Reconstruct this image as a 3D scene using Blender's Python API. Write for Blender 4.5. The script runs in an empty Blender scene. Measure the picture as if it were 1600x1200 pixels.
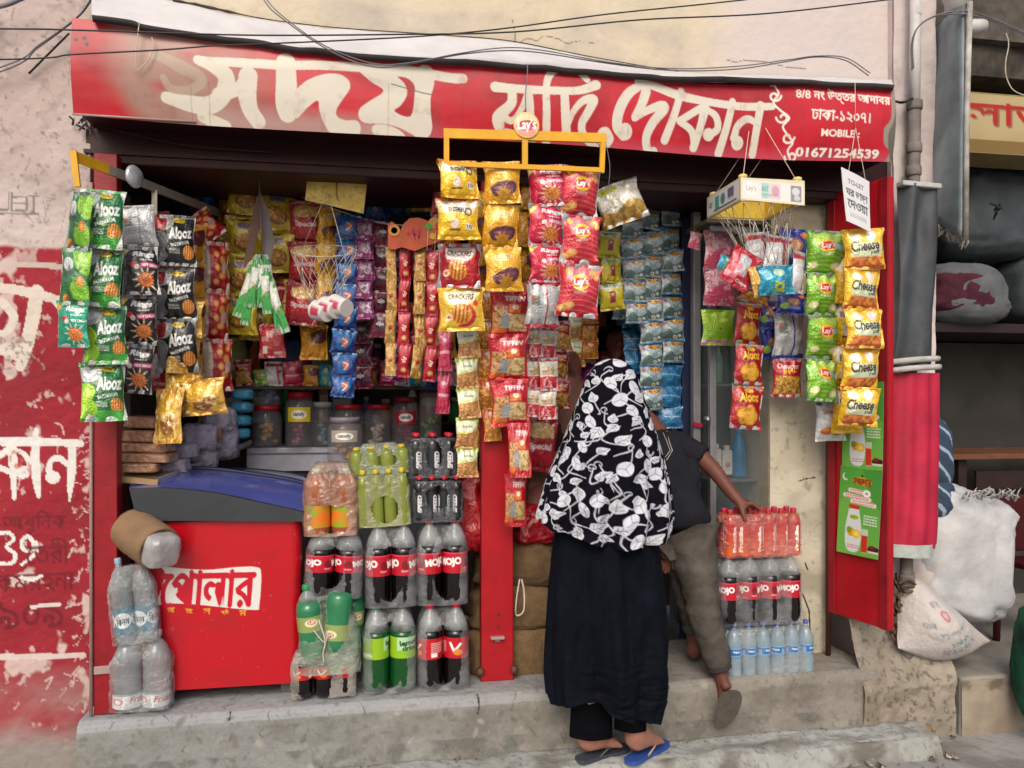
import bpy, bmesh, math, random
import numpy as np
from mathutils import Vector, Matrix, Euler
R = math.radians
PI = math.pi
sc = bpy.context.scene
COL = sc.collection

# ---------------------------------------------------------------- camera, sky, sun, exposure
CAMP = (0.0, -3.2, 1.45)
YAW = R(10)
cam_d = bpy.data.cameras.new('camera')
cam = bpy.data.objects.new('camera', cam_d)
COL.objects.link(cam)
cam.location = CAMP
cam.rotation_euler = (R(90), 0, -YAW)
cam_d.sensor_width = 36
cam_d.lens = 27
cam_d.shift_y = 25 / 1600
cam_d.clip_end = 200
cam_d.clip_start = 0.02
sc.camera = cam
w = bpy.data.worlds.new('World')
sc.world = w
w.use_nodes = True
nt = w.node_tree
bg = nt.nodes['Background']
sky = nt.nodes.new('ShaderNodeTexSky')
sky.sky_type = 'NISHITA'
sky.sun_disc = False
SUN_EL, SUN_AZ = R(40), R(196)      # azimuth measured clockwise from +Y (north): the sun stands behind the viewer's left
sky.sun_elevation = SUN_EL
sky.sun_rotation = SUN_AZ
sky.air_density = 1.0
sky.dust_density = 5.0
sky.ozone_density = 0.6
nt.links.new(sky.outputs[0], bg.inputs[0])
bg.inputs[1].default_value = 0.15
sd = bpy.data.lights.new('sun', 'SUN')
sd.energy = 1.0
sd.angle = R(30)
sd.color = (1.0, 0.965, 0.92)
so = bpy.data.objects.new('sun', sd)
COL.objects.link(so)
sdir = Vector((math.sin(SUN_AZ) * math.cos(SUN_EL), math.cos(SUN_AZ) * math.cos(SUN_EL), math.sin(SUN_EL)))
so.rotation_euler = sdir.to_track_quat('Z', 'Y').to_euler()
so.location = (0, -4, 6)
sc.view_settings.view_transform = 'Standard'
sc.view_settings.look = 'None'
sc.view_settings.exposure = 0.08
sc.view_settings.gamma = 1.0
sc.render.film_transparent = False
try:
    sc.cycles.max_bounces = 8
    sc.cycles.transparent_max_bounces = 16
    sc.cycles.use_denoising = True
except Exception:
    pass

# ---------------------------------------------------------------- helpers
FWD = (math.sin(YAW), math.cos(YAW))
RGT = (math.cos(YAW), -math.sin(YAW))
def at(px, py, Y):
    """where the photograph's pixel meets the vertical plane y = Y"""
    u = (px - 800) / 1200; v = (625 - py) / 1200
    dx = FWD[0] + u * RGT[0]; dy = FWD[1] + u * RGT[1]
    t = (Y - CAMP[1]) / dy
    return Vector((CAMP[0] + t * dx, Y, CAMP[2] + t * v))
def mpp(px, Y):
    """metres per photograph pixel at that place"""
    u = (px - 800) / 1200
    return (Y - CAMP[1]) / (FWD[1] + u * RGT[1]) / 1200
def lin(c):
    if isinstance(c, str):
        c = c.lstrip('#')
        c = [int(c[i:i + 2], 16) / 255 for i in (0, 2, 4)]
        return tuple((x / 12.92 if x <= 0.04045 else ((x + 0.055) / 1.055) ** 2.4) for x in c)
    return tuple(c[:3])

def tag(o, label=None, cat=None, group=None, kind=None):
    if label: o['label'] = label
    if cat: o['category'] = cat
    if group: o['group'] = group
    if kind: o['kind'] = kind
    return o
def empty(name, loc=(0, 0, 0), rot=(0, 0, 0), label=None, cat=None, group=None, parent=None):
    o = bpy.data.objects.new(name, None)
    o.empty_display_size = 0.05
    COL.objects.link(o)
    o.location = loc; o.rotation_euler = rot
    if parent: o.parent = parent
    return tag(o, label, cat, group)
def inst(name, data, parent=None, loc=(0, 0, 0), rot=(0, 0, 0), scale=(1, 1, 1)):
    o = bpy.data.objects.new(name, data)
    COL.objects.link(o)
    o.location = loc; o.rotation_euler = rot
    o.scale = scale if hasattr(scale, '__len__') else (scale,) * 3
    if parent: o.parent = parent
    return o
def copy_tree(o, parent=None):
    c = o.copy(); COL.objects.link(c); c.parent = parent
    for ch in list(o.children): copy_tree(ch, c)
    return c

def mesh_np(name, V, F, mats, cols=None, smooth=True, midx=None):
    """one mesh from vertex array, list of faces (or int array of quads)"""
    me = bpy.data.meshes.new(name)
    V = np.asarray(V, dtype=np.float32).reshape(-1, 3)
    if isinstance(F, np.ndarray):
        n, k = F.shape
        loops = F.astype(np.int32).ravel(); starts = np.arange(0, n * k, k, dtype=np.int32); tot = np.full(n, k, dtype=np.int32)
    else:
        n = len(F); tot = np.array([len(f) for f in F], dtype=np.int32)
        starts = np.concatenate([[0], np.cumsum(tot)[:-1]]).astype(np.int32) if n else np.zeros(0, np.int32)
        loops = np.array([i for f in F for i in f], dtype=np.int32)
    me.vertices.add(len(V)); me.vertices.foreach_set('co', V.ravel())
    me.loops.add(len(loops)); me.loops.foreach_set('vertex_index', loops)
    me.polygons.add(n); me.polygons.foreach_set('loop_start', starts); me.polygons.foreach_set('loop_total', tot)
    me.update(calc_edges=True)
    if midx is not None: me.polygons.foreach_set('material_index', np.asarray(midx, dtype=np.int32))
    sm = smooth if isinstance(smooth, (list, np.ndarray)) else [bool(smooth)] * n
    me.polygons.foreach_set('use_smooth', np.asarray(sm, dtype=bool))
    for m in (mats if isinstance(mats, (list, tuple)) else [mats]): me.materials.append(m)
    if cols is not None:
        a = me.color_attributes.new('Col', 'FLOAT_COLOR', 'POINT')
        c4 = np.ones((len(V), 4), dtype=np.float32); c4[:, :3] = np.asarray(cols).reshape(-1, 3)
        a.data.foreach_set('color', c4.ravel())
    me.validate()
    return me

def smooth_pts(pts, n=6):
    """Catmull-Rom through the points (each any length)"""
    P = [np.array(p, float) for p in pts]
    if len(P) < 3: return P
    out = []
    for i in range(len(P) - 1):
        p0 = P[i - 1] if i else 2 * P[0] - P[1]; p1 = P[i]; p2 = P[i + 1]; p3 = P[i + 2] if i + 2 < len(P) else 2 * P[-1] - P[-2]
        for k in range(n):
            t = k / n
            out.append(0.5 * ((2 * p1) + (-p0 + p2) * t + (2 * p0 - 5 * p1 + 4 * p2 - p3) * t * t + (-p0 + 3 * p1 - 3 * p2 + p3) * t ** 3))
    out.append(P[-1])
    return out

class MB:
    """collects shapes into one mesh"""
    def __init__(s): s.v = []; s.f = []; s.m = []; s.s = []
    def add(s, V, F, m=0, sm=False):
        o = len(s.v); s.v += [tuple(p) for p in V]
        for f in F: s.f.append([i + o for i in f]); s.m.append(m); s.s.append(sm)
        return s
    def box(s, c, d, rot=None, m=0, bev=0.0):
        bm = bmesh.new(); bmesh.ops.create_cube(bm, size=1)
        for v in bm.verts: v.co = Vector((v.co.x * d[0], v.co.y * d[1], v.co.z * d[2]))
        if bev > 0: bmesh.ops.bevel(bm, geom=bm.edges[:] , offset=bev, segments=2, affect='EDGES', profile=0.5)
        M = Matrix.Translation(c)
        if rot: M = M @ Euler(rot).to_matrix().to_4x4()
        s._bm(bm, M, m, False); return s
    def _bm(s, bm, M, m, sm):
        bm.verts.index_update()
        s.add([M @ v.co for v in bm.verts], [[v.index for v in f.verts] for f in bm.faces], m, sm); bm.free()
    def b2(s, x0, x1, y0, y1, z0, z1, m=0, bev=0.0):
        return s.box(((x0 + x1) / 2, (y0 + y1) / 2, (z0 + z1) / 2), (abs(x1 - x0), abs(y1 - y0), abs(z1 - z0)), None, m, bev)
    def ring_loft(s, rings, m=0, sm=True, cap0=True, cap1=True, closed=True):
        n = len(rings[0]); V = [p for r in rings for p in r]; F = []
        for i in range(len(rings) - 1):
            for j in range(n if closed else n - 1):
                a = i * n + j; b = i * n + (j + 1) % n
                F.append([a, b, b + n, a + n])
        if cap0: F.append(list(range(n))[::-1])
        if cap1: F.append([(len(rings) - 1) * n + j for j in range(n)])
        return s.add(V, F, m, sm)
    def tube(s, pts, r, n=8, m=0, smooth=0):
        if smooth: pts = smooth_pts(pts, smooth)
        P = [Vector(p[:3]) for p in pts]; rings = []
        up = Vector((0.13, 0.21, 0.97))
        for i, p in enumerate(P):
            t = (P[min(i + 1, len(P) - 1)] - P[max(i - 1, 0)])
            if t.length < 1e-9: t = Vector((0, 0, 1))
            t.normalize()
            a = t.cross(up)
            if a.length < 0.05: a = t.cross(Vector((1, 0, 0)))
            a.normalize(); b = t.cross(a)
            rr = r[min(i, len(r) - 1)] if hasattr(r, '__len__') else r
            rings.append([p + (a * math.cos(2 * PI * k / n) + b * math.sin(2 * PI * k / n)) * rr for k in range(n)])
        return s.ring_loft(rings, m, True)
    def lathe(s, prof, c=(0, 0, 0), n=24, m=0, M=None):
        rings = []
        for r, z in prof:
            rg = [Vector((r * math.cos(2 * PI * k / n), r * math.sin(2 * PI * k / n), z)) for k in range(n)]
            rings.append([(M @ p if M else p) + Vector(c) for p in rg])
        return s.ring_loft(rings, m, True)
    def prism(s, pts, y0, y1, m=0):
        """outline in (x,z), extruded between y0 and y1"""
        n = len(pts)
        V = [(p[0], y0, p[1]) for p in pts] + [(p[0], y1, p[1]) for p in pts]
        F = [list(range(n)), list(range(n, 2 * n))[::-1]] + [[i, i + n, (i + 1) % n + n, (i + 1) % n] for i in range(n)]
        return s.add(V, F, m, False)
    def mesh(s, name, mats, cols=None):
        return mesh_np(name, s.v, s.f, mats, cols, np.array(s.s, dtype=bool), s.m)
    def build(s, name, mats, parent=None, loc=(0, 0, 0), rot=(0, 0, 0)):
        me = s.mesh(name, mats)
        bm = bmesh.new(); bm.from_mesh(me); bmesh.ops.recalc_face_normals(bm, faces=bm.faces[:]); bm.to_mesh(me); bm.free()
        return inst(name, me, parent, loc, rot)

# ---------------------------------------------------------------- value noise in numpy
def _h(ix, iy, seed):
    n = (ix * 374761393 + iy * 668265263 + seed * 974634777) & 0x7fffffff
    n = ((n ^ (n >> 13)) * 1274126177) & 0x7fffffff
    return ((n ^ (n >> 16)) & 0xffff) / 65535.0
def vnoise(x, y, seed=0):
    x0 = np.floor(x).astype(np.int64); y0 = np.floor(y).astype(np.int64)
    fx = x - x0; fy = y - y0; fx = fx * fx * (3 - 2 * fx); fy = fy * fy * (3 - 2 * fy)
    a = _h(x0, y0, seed); b = _h(x0 + 1, y0, seed); c = _h(x0, y0 + 1, seed); d = _h(x0 + 1, y0 + 1, seed)
    return (a * (1 - fx) + b * fx) * (1 - fy) + (c * (1 - fx) + d * fx) * fy
def fbm(x, y, seed=0, o=4):
    r = 0; amp = 0.5; tot = 0
    for i in range(o):
        r = r + amp * vnoise(x * 2 ** i, y * 2 ** i, seed + i * 17); tot += amp; amp *= 0.5
        x, y = 0.8 * x - 0.6 * y + 3.7, 0.6 * x + 0.8 * y + 1.3          # turn each octave so that no lattice shows
    return r / tot

# ---------------------------------------------------------------- lettering as triangles
_TX = {}
def text_tris(s, bold=0.0, shear=0.0):
    k = (s, bold, shear)
    if k in _TX: return _TX[k]
    c = bpy.data.curves.new('text', 'FONT'); c.body = s; c.size = 1; c.offset = bold; c.shear = shear; c.resolution_u = 3
    o = bpy.data.objects.new('text', c); COL.objects.link(o)
    bpy.context.view_layer.update()
    me = o.evaluated_get(bpy.context.evaluated_depsgraph_get()).to_mesh()
    me.calc_loop_triangles()
    V = np.array([v.co[:2] for v in me.vertices], float); T = np.array([t.vertices[:] for t in me.loop_triangles], int)
    o.to_mesh_clear() if hasattr(o, 'to_mesh_clear') else None
    bpy.data.objects.remove(o); bpy.data.curves.remove(c)
    if len(V):
        mn = V.min(0); mx = V.max(0); V = (V - mn) / (mx - mn + 1e-9); asp = (mx - mn)[0] / (mx - mn)[1]
    else: asp = 1
    _TX[k] = (V, T, asp); return _TX[k]

class Canvas:
    """paint on a grid of mesh vertices: x to the right, y downwards, own units; colours end up in the mesh's colour attribute"""
    def __init__(s, x0, y0, x1, y1, nx, ny, ss=2):
        s.x0, s.y0, s.x1, s.y1, s.nx, s.ny, s.ss = x0, y0, x1, y1, nx, ny, ss
        s.NX, s.NY = nx * ss, ny * ss
        s.dx = (x1 - x0) / (nx - 1) / ss; s.dy = (y1 - y0) / (ny - 1) / ss
        off = (ss - 1) / 2
        s.X = x0 + (np.arange(s.NX) - off) * s.dx; s.Y = y0 + (np.arange(s.NY) - off) * s.dy
        s.c = np.zeros((s.NY, s.NX, 3))
    def g(s): return np.meshgrid(s.X, s.Y)
    def fill(s, c): s.c[:] = lin(c); return s
    def _win(s, x0, y0, x1, y1):
        i0 = int(np.searchsorted(s.X, x0)); i1 = int(np.searchsorted(s.X, x1)); j0 = int(np.searchsorted(s.Y, y0)); j1 = int(np.searchsorted(s.Y, y1))
        return i0, i1, j0, j1
    def _put(s, w, mask, c, a=1.0):
        i0, i1, j0, j1 = w; sub = s.c[j0:j1, i0:i1]
        m = (mask * a)[..., None]
        sub[:] = sub * (1 - m) + np.array(lin(c)) * m
    def rect(s, x0, y0, x1, y1, c, a=1.0):
        w = s._win(x0, y0, x1, y1); s._put(w, np.ones((max(0, w[3] - w[2]), max(0, w[1] - w[0]))), c, a); return s
    def vgrad(s, y0, y1, c0, c1, x0=-1e9, x1=1e9):
        w = s._win(x0, y0, x1, y1); t = ((s.Y[w[2]:w[3]] - y0) / (y1 - y0))[:, None, None]
        s.c[w[2]:w[3], w[0]:w[1]] = np.array(lin(c0)) * (1 - t) + np.array(lin(c1)) * t; return s
    def ell(s, cx, cy, rx, ry, c, rot=0.0, a=1.0, soft=0.0):
        rm = max(rx, ry) * (1 + soft); w = s._win(cx - rm, cy - rm, cx + rm, cy + rm)
        X, Y = np.meshgrid(s.X[w[0]:w[1]] - cx, s.Y[w[2]:w[3]] - cy); ca, sa = math.cos(rot), math.sin(rot)
        d = np.hypot((X * ca + Y * sa) / rx, (-X * sa + Y * ca) / ry)
        s._put(w, (d < 1) if soft == 0 else np.clip((1 + soft - d) / (2 * soft), 0, 1), c, a); return s
    def poly(s, pts, c, a=1.0, sm=0):
        if sm: pts = [tuple(p) for p in smooth_pts(list(pts) + [pts[0]], sm)][:-1]
        P = np.array(pts, float); w = s._win(P[:, 0].min(), P[:, 1].min(), P[:, 0].max(), P[:, 1].max())
        if w[1] <= w[0] or w[3] <= w[2]: return s
        X, Y = np.meshgrid(s.X[w[0]:w[1]], s.Y[w[2]:w[3]]); ins = np.zeros(X.shape, bool)
        for i in range(len(P)):
            x1, y1 = P[i - 1]; x2, y2 = P[i]
            if y1 == y2: continue
            ins ^= ((y1 > Y) != (y2 > Y)) & (X < (x2 - x1) * (Y - y1) / (y2 - y1) + x1)
        s._put(w, ins, c, a); return s
    def line(s, pts, wd, c, a=1.0, sm=0):
        """wd: full width, one or one per point"""
        if not hasattr(wd, '__len__'): wd = [wd] * len(pts)
        P = [(p[0], p[1], q) for p, q in zip(pts, wd)]
        if sm: P = smooth_pts(P, sm)
        P = np.array(P, float); mr = P[:, 2].max() / 2
        w = s._win(P[:, 0].min() - mr, P[:, 1].min() - mr, P[:, 0].max() + mr, P[:, 1].max() + mr)
        if w[1] <= w[0] or w[3] <= w[2]: return s
        X, Y = np.meshgrid(s.X[w[0]:w[1]], s.Y[w[2]:w[3]]); m = np.zeros(X.shape, bool)
        for i in range(len(P) - 1):
            (ax, ay, ar), (bx, by, br) = P[i], P[i + 1]; L = (bx - ax) ** 2 + (by - ay) ** 2 + 1e-12
            t = np.clip(((X - ax) * (bx - ax) + (Y - ay) * (by - ay)) / L, 0, 1)
            m |= np.hypot(X - ax - t * (bx - ax), Y - ay - t * (by - ay)) < (ar + (br - ar) * t) / 2
        s._put(w, m, c, a); return s
    def star(s, cx, cy, r1, r2, n, c, ph=0.0):
        return s.poly([(cx + (r1 if k % 2 else r2) * math.cos(PI * k / n + ph), cy + (r1 if k % 2 else r2) * math.sin(PI * k / n + ph)) for k in range(2 * n)], c)
    def text(s, t, x0, y0, x1, y1, c, rot=0.0, bold=0.02, shear=0.0, a=1.0, flip=False):
        if bold and max(map(ord, t)) > 0x900:                            # heavier Indic letters: overlay shifted copies
            q = bold * (y1 - y0) * .9; s_ = max(1, 1)
            for ox, oy in ((-q, 0), (q, 0), (0, -q), (0, q), (0, 0)): s.text(t, x0 + ox, y0 + oy, x1 + ox, y1 + oy, c, rot, 0, shear, a, flip)
            return s
        V, T, _ = text_tris(t, bold, shear)
        if not len(V): return s
        cx, cy = (x0 + x1) / 2, (y0 + y1) / 2
        qx = (V[:, 0] - 0.5) * (x1 - x0) * (-1 if flip else 1); qy = (0.5 - V[:, 1]) * (y1 - y0); ca, sa = math.cos(rot), math.sin(rot)
        X = cx + qx * ca - qy * sa; Y = cy + qx * sa + qy * ca
        w = s._win(X.min(), Y.min(), X.max(), Y.max())
        if w[1] <= w[0] or w[3] <= w[2]: return s
        gx = s.X[w[0]:w[1]]; gy = s.Y[w[2]:w[3]]; m = np.zeros((len(gy), len(gx)), bool)
        for tr in T:
            ax, bx, cx_ = X[tr]; ay, by, cy_ = Y[tr]
            i0 = np.searchsorted(gx, min(ax, bx, cx_)); i1 = np.searchsorted(gx, max(ax, bx, cx_)); j0 = np.searchsorted(gy, min(ay, by, cy_)); j1 = np.searchsorted(gy, max(ay, by, cy_))
            if i1 <= i0 or j1 <= j0: continue
            xx = gx[i0:i1][None, :]; yy = gy[j0:j1][:, None]
            d1 = (bx - ax) * (yy - ay) - (by - ay) * (xx - ax); d2 = (cx_ - bx) * (yy - by) - (cy_ - by) * (xx - bx); d3 = (ax - cx_) * (yy - cy_) - (ay - cy_) * (xx - cx_)
            m[j0:j1, i0:i1] |= ((d1 >= 0) & (d2 >= 0) & (d3 >= 0)) | ((d1 <= 0) & (d2 <= 0) & (d3 <= 0))
        s._put(w, m, c, a); return s
    def noise(s, scale, lo, hi, c, seed=0, a=1.0, box=None, o=4, sy=1.0):
        """blend c in where fractal noise rises from lo to hi"""
        w = s._win(*box) if box else (0, s.NX, 0, s.NY)
        X, Y = np.meshgrid(s.X[w[0]:w[1]], s.Y[w[2]:w[3]])
        n = fbm(X * scale, Y * scale * sy, seed, o)
        s._put(w, np.clip((n - lo) / (hi - lo), 0, 1), c, a); return s
    def mask(s, m, c, a=1.0): s._put((0, s.NX, 0, s.NY), m, c, a); return s
    def cols(s):
        k = s.ss
        return s.c.reshape(s.ny, k, s.nx, k, 3).mean(axis=(1, 3)).reshape(-1, 3)
    def vx(s):
        return np.meshgrid(np.linspace(s.x0, s.x1, s.nx), np.linspace(s.y0, s.y1, s.ny))
def grid_faces(nx, ny, off=0, flip=False):
    i, j = np.meshgrid(np.arange(nx - 1), np.arange(ny - 1)); a = (j * nx + i).ravel() + off
    F = np.stack([a, a + nx, a + nx + 1, a + 1], 1)
    return F[:, ::-1] if flip else F
def canvas_mesh(name, cv, mat, pos):
    X, Y = cv.vx(); x, y, z = pos(X, Y)
    V = np.stack([x + 0 * X, y + 0 * X, z + 0 * X], -1).reshape(-1, 3)
    return mesh_np(name, V, grid_faces(cv.nx, cv.ny), mat, cv.cols(), True)

# ---------------------------------------------------------------- materials
def _mat(name):
    m = bpy.data.materials.new(name); m.use_nodes = True
    t = m.node_tree; return m, t, t.nodes['Principled BSDF']
def _noise(t, scale, detail=4, rough=0.6, vec=None):
    n = t.nodes.new('ShaderNodeTexNoise'); n.inputs['Scale'].default_value = scale; n.inputs['Detail'].default_value = detail; n.inputs['Roughness'].default_value = rough
    if vec: t.links.new(vec, n.inputs['Vector'])
    return n
def _ramp(t, fac, stops):
    r = t.nodes.new('ShaderNodeValToRGB'); e = r.color_ramp.elements
    while len(e) < len(stops): e.new(0.5)
    for k, (p, c) in enumerate(stops): e[k].position = p; e[k].color = (*lin(c), 1)
    t.links.new(fac, r.inputs[0]); return r
def _bump(t, b, h, strength, dist=0.01):
    n = t.nodes.new('ShaderNodeBump'); n.inputs['Strength'].default_value = strength; n.inputs['Distance'].default_value = dist
    t.links.new(h, n.inputs['Height']); t.links.new(n.outputs[0], b.inputs['Normal']); return n
def _mix(t, fac, a, b):
    m = t.nodes.new('ShaderNodeMix'); m.data_type = 'RGBA'
    for v, i in ((a, 6), (b, 7)):
        if isinstance(v, (str, tuple)): m.inputs[i].default_value = (*lin(v), 1)
        else: t.links.new(v, m.inputs[i])
    if isinstance(fac, float): m.inputs[0].default_value = fac
    else: t.links.new(fac, m.inputs[0])
    return m.outputs[2]
_MC = {}
def plain(name, c, rough=0.5, metal=0.0, spec=0.35, var=0.12, scale=12, bump=0.0, bscale=60, coat=0.0, c2=None):
    """one colour, mottled by noise"""
    k = (name, str(c), rough, metal, var, bump)
    if k in _MC: return _MC[k]
    m, t, b = _mat(name); c = lin(c)
    tc = t.nodes.new('ShaderNodeTexCoord').outputs['Object']
    n = _noise(t, scale, 5, 0.65, tc)
    d = lin(c2) if c2 else tuple(x * (1 - var * 2) for x in c); e = tuple(min(1, x * (1 + var)) for x in c)
    r = _ramp(t, n.outputs[0], [(0.3, d), (0.7, e)])
    t.links.new(r.outputs[0], b.inputs['Base Color'])
    b.inputs['Roughness'].default_value = rough; b.inputs['Metallic'].default_value = metal; b.inputs['Specular IOR Level'].default_value = spec
    if coat: b.inputs['Coat Weight'].default_value = coat; b.inputs['Coat Roughness'].default_value = 0.08
    if bump:
        n2 = _noise(t, bscale, 5, 0.6, tc); _bump(t, b, n2.outputs[0], bump)
    _MC[k] = m; return m
def painted(name, rough=0.4, spec=0.5, coat=0.0, bump=0.0, bscale=40, metal=0.0, alpha=1.0):
    """colours come from the mesh's own colour attribute"""
    m, t, b = _mat(name)
    a = t.nodes.new('ShaderNodeVertexColor'); a.layer_name = 'Col'
    t.links.new(a.outputs[0], b.inputs['Base Color'])
    b.inputs['Roughness'].default_value = rough; b.inputs['Specular IOR Level'].default_value = spec; b.inputs['Metallic'].default_value = metal
    if coat: b.inputs['Coat Weight'].default_value = coat; b.inputs['Coat Roughness'].default_value = 0.12
    if bump:
        tc = t.nodes.new('ShaderNodeTexCoord').outputs['Object']
        n = _noise(t, bscale, 3, 0.5, tc); _bump(t, b, n.outputs[0], bump)
    b.inputs['Alpha'].default_value = alpha
    return m
def film(name, c, alpha, rough=0.15, bump=0.4, bscale=30, var=0.5):
    """thin clear plastic: part see-through, part milky with sharp glints"""
    m, t, b = _mat(name)
    tc = t.nodes.new('ShaderNodeTexCoord').outputs['Object']
    b.inputs['Base Color'].default_value = (*lin(c), 1); b.inputs['Roughness'].default_value = rough
    n = _noise(t, bscale, 4, 0.6, tc); _bump(t, b, n.outputs[0], bump, 0.02)
    n2 = _noise(t, bscale * 0.4, 3, 0.6, tc)
    mr = t.nodes.new('ShaderNodeMapRange'); mr.inputs[1].default_value = 0.35; mr.inputs[2].default_value = 0.7
    mr.inputs[3].default_value = alpha * (1 - var); mr.inputs[4].default_value = min(1, alpha * (1 + var))
    t.links.new(n2.outputs[0], mr.inputs[0])
    b.inputs['Specular IOR Level'].default_value = 0.8
    t.links.new(mr.outputs[0], b.inputs['Alpha'])
    return m
M = {}
M['foil'] = painted('foil_print', 0.2, 0.7, 0.6, 0.5, 20, 0.22)
M['paper'] = painted('paper_print', 0.6, 0.3, 0.0, 0.05, 20)
M['paint'] = painted('sign_paint', 0.38, 0.45, 0.0, 0.12, 9)
M['wallpaint'] = painted('wall_paint', 0.75, 0.25, 0.0, 0.55, 26)
M['cloth_print'] = painted('printed_cloth', 0.9, 0.06, 0.0, 0.2, 90)
M['label'] = painted('label_print', 0.35, 0.5, 0.2, 0.0)
M['string'] = plain('string', '#c9bfae', 0.8)
M['wire'] = plain('black_cable', '#26262a', 0.45)
M['wire_grey'] = plain('grey_cable', '#77747a', 0.5)
M['white'] = plain('white_plastic', '#d6d4cf', 0.4)
M['steel'] = plain('grey_metal', '#8d9094', 0.35, 0.7)
M['yellow'] = plain('yellow_metal', '#d9a21e', 0.4, var=0.08)
M['black'] = plain('black_plastic', '#1b1c20', 0.4)
# ---------------------------------------------------------------- the setting
def P2(pts, Y):
    """photo pixels -> wall coordinates (x, -z) on the plane y = Y"""
    out = []
    for p in pts:
        q = at(p[0], p[1], Y); out.append((q.x, -q.z))
    return out
def one(px, py, Y): return P2([(px, py)], Y)[0]
def bx(cv, t, px0, py0, px1, py1, Y, c, **k):
    a = one(px0, py0, Y); b = one(px1, py1, Y); cv.text(t, a[0], a[1], b[0], b[1], c, **k)

FLOOR = 0.265
concrete = plain('old_concrete', '#8f8c86', 0.9, var=0.22, scale=5, bump=0.5, bscale=30)
dirty = plain('dirty_plaster', '#8b8174', 0.9, var=0.25, scale=6, bump=0.6, bscale=25)
pinkplaster = plain('pink_plaster', '#c4b5b4', 0.85, var=0.12, scale=5, bump=0.5, bscale=22)
redsteel = plain('red_painted_steel', '#8e1622', 0.42, var=0.16, scale=7, bump=0.15, bscale=30)
redsteel_b = plain('bright_red_painted_steel', '#a81420', 0.4, var=0.12, scale=6, bump=0.12, bscale=26)
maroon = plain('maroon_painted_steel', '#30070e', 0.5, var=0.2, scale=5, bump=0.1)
darkwall = plain('dark_interior_wall', '#6a625c', 0.9, var=0.2, scale=4)

# street and pavement
def street_pos(X, Y):
    n = fbm(X * 3, Y * 3, 5); return X, -Y, -0.055 + 0.012 * (n - 0.5) + 0 * X
cv = Canvas(-4.5, 0.1, 6.5, 9, 420, 340, 1); cv.fill('#8e8d8b')
cv.noise(1.6, 0.45, 0.7, '#a3a3a2', 3); cv.noise(4, 0.55, 0.75, '#66635e', 9, 0.7); cv.noise(30, 0.6, 0.8, '#67645f', 12, 0.45)
tag(inst('street', canvas_mesh('street', cv, M['wallpaint'], street_pos)), kind='structure')
gm = MB().b2(-40, 40, -40, 40, -0.3, -0.09).build('ground', concrete); tag(gm, kind='structure')

# low kerb step along the shop front
xl = at(-400, 600, 0).x; xr = at(1330, 600, 0).x
prof = [(-0.10, 0.030), (-0.20, 0.031), (-0.285, 0.029), (-0.315, 0.018), (-0.33, -0.02), (-0.345, -0.07)]
def prof_pos(prof, amp, sd):
    d = [0.0]
    for a, b in zip(prof, prof[1:]): d.append(d[-1] + math.hypot(a[0] - b[0], a[1] - b[1]))
    def f(X, S):
        yy = np.interp(S, d, [p[0] for p in prof]); zz = np.interp(S, d, [p[1] for p in prof])
        n = fbm(X * 5, S * 9, sd) - 0.5; n2 = fbm(X * 22, S * 22, sd + 3) - 0.5
        fade = np.clip((xr - X) / 0.5, 0, 1)
        return X, yy + amp * n + amp * 0.5 * n2, zz + amp * 0.6 * n + amp * 0.5 * n2
    return f, d[-1]
f, L = prof_pos(prof, 0.03, 21)
cv = Canvas(xl, 0, xr + 0.2, L, 700, 44, 1); cv.fill('#94968f' if 0 else '#959793')
cv.noise(3, 0.4, 0.65, '#a0a3a2', 4); cv.noise(6, 0.5, 0.7, '#706e66', 8, 0.8, sy=2); cv.noise(40, 0.58, 0.8, '#6f6d66', 2, 0.5); cv.noise(110, .66, .74, '#55534c', 6, .6); cv.rect(xl, 0, xr + .3, 0.075, '#6e6a62', 0.55); cv.noise(8, 0.45, 0.7, '#5c5850', 31, 0.8, (xl, 0.2, xr + .2, L))
tag(inst('pavement', canvas_mesh('pavement', cv, M['wallpaint'], f)), kind='structure')

shop = empty('shop_building', (0.6, 0, 0), label='pale plastered building with the open grocery shop in its ground floor', cat='building')
off = Vector((-0.6, 0, 0))
def part(name, data, par=None): return inst(name, data, par or shop, off)
def wbuild(mb, name, mats): return mb.build(name, mats, shop, off)

# plinth / ledge
prof = [(2.0, FLOOR), (0.2, FLOOR), (-0.05, FLOOR), (-0.125, FLOOR - 0.002), (-0.147, FLOOR - 0.015), (-0.153, FLOOR - 0.05), (-0.150, 0.12), (-0.156, 0.05), (-0.165, 0.0)]
f, L = prof_pos(prof, 0.010, 41)
xl2 = at(128, 1000, -.1).x; 
cv = Canvas(xl2, 1.6, xr + 0.02, L, 820, 170, 1); cv.fill('#837e76')
sF = 2.125                                                        # arc length where the front edge begins
cv.noise(2.2, 0.35, 0.65, '#8f8c85', 4); cv.noise(5, 0.5, 0.72, '#6f6a60', 8, 0.75); cv.noise(14, 0.5, 0.85, '#99958d', 18, 0.4)
X, Y = cv.g()
left = np.clip((0.75 - X) / 0.9, 0, 1)
cv.mask(left * 0.65, '#858a8a'); cv.mask(((Y < sF + 0.045) & (Y > 1.9)) * np.clip((1.4 - X) / 1.0, 0, 1) * 0.75 * (0.6 + 0.8 * (fbm(X * 9, Y * 9, 77) - .2)).clip(0, 1), '#9da1a5')
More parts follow.
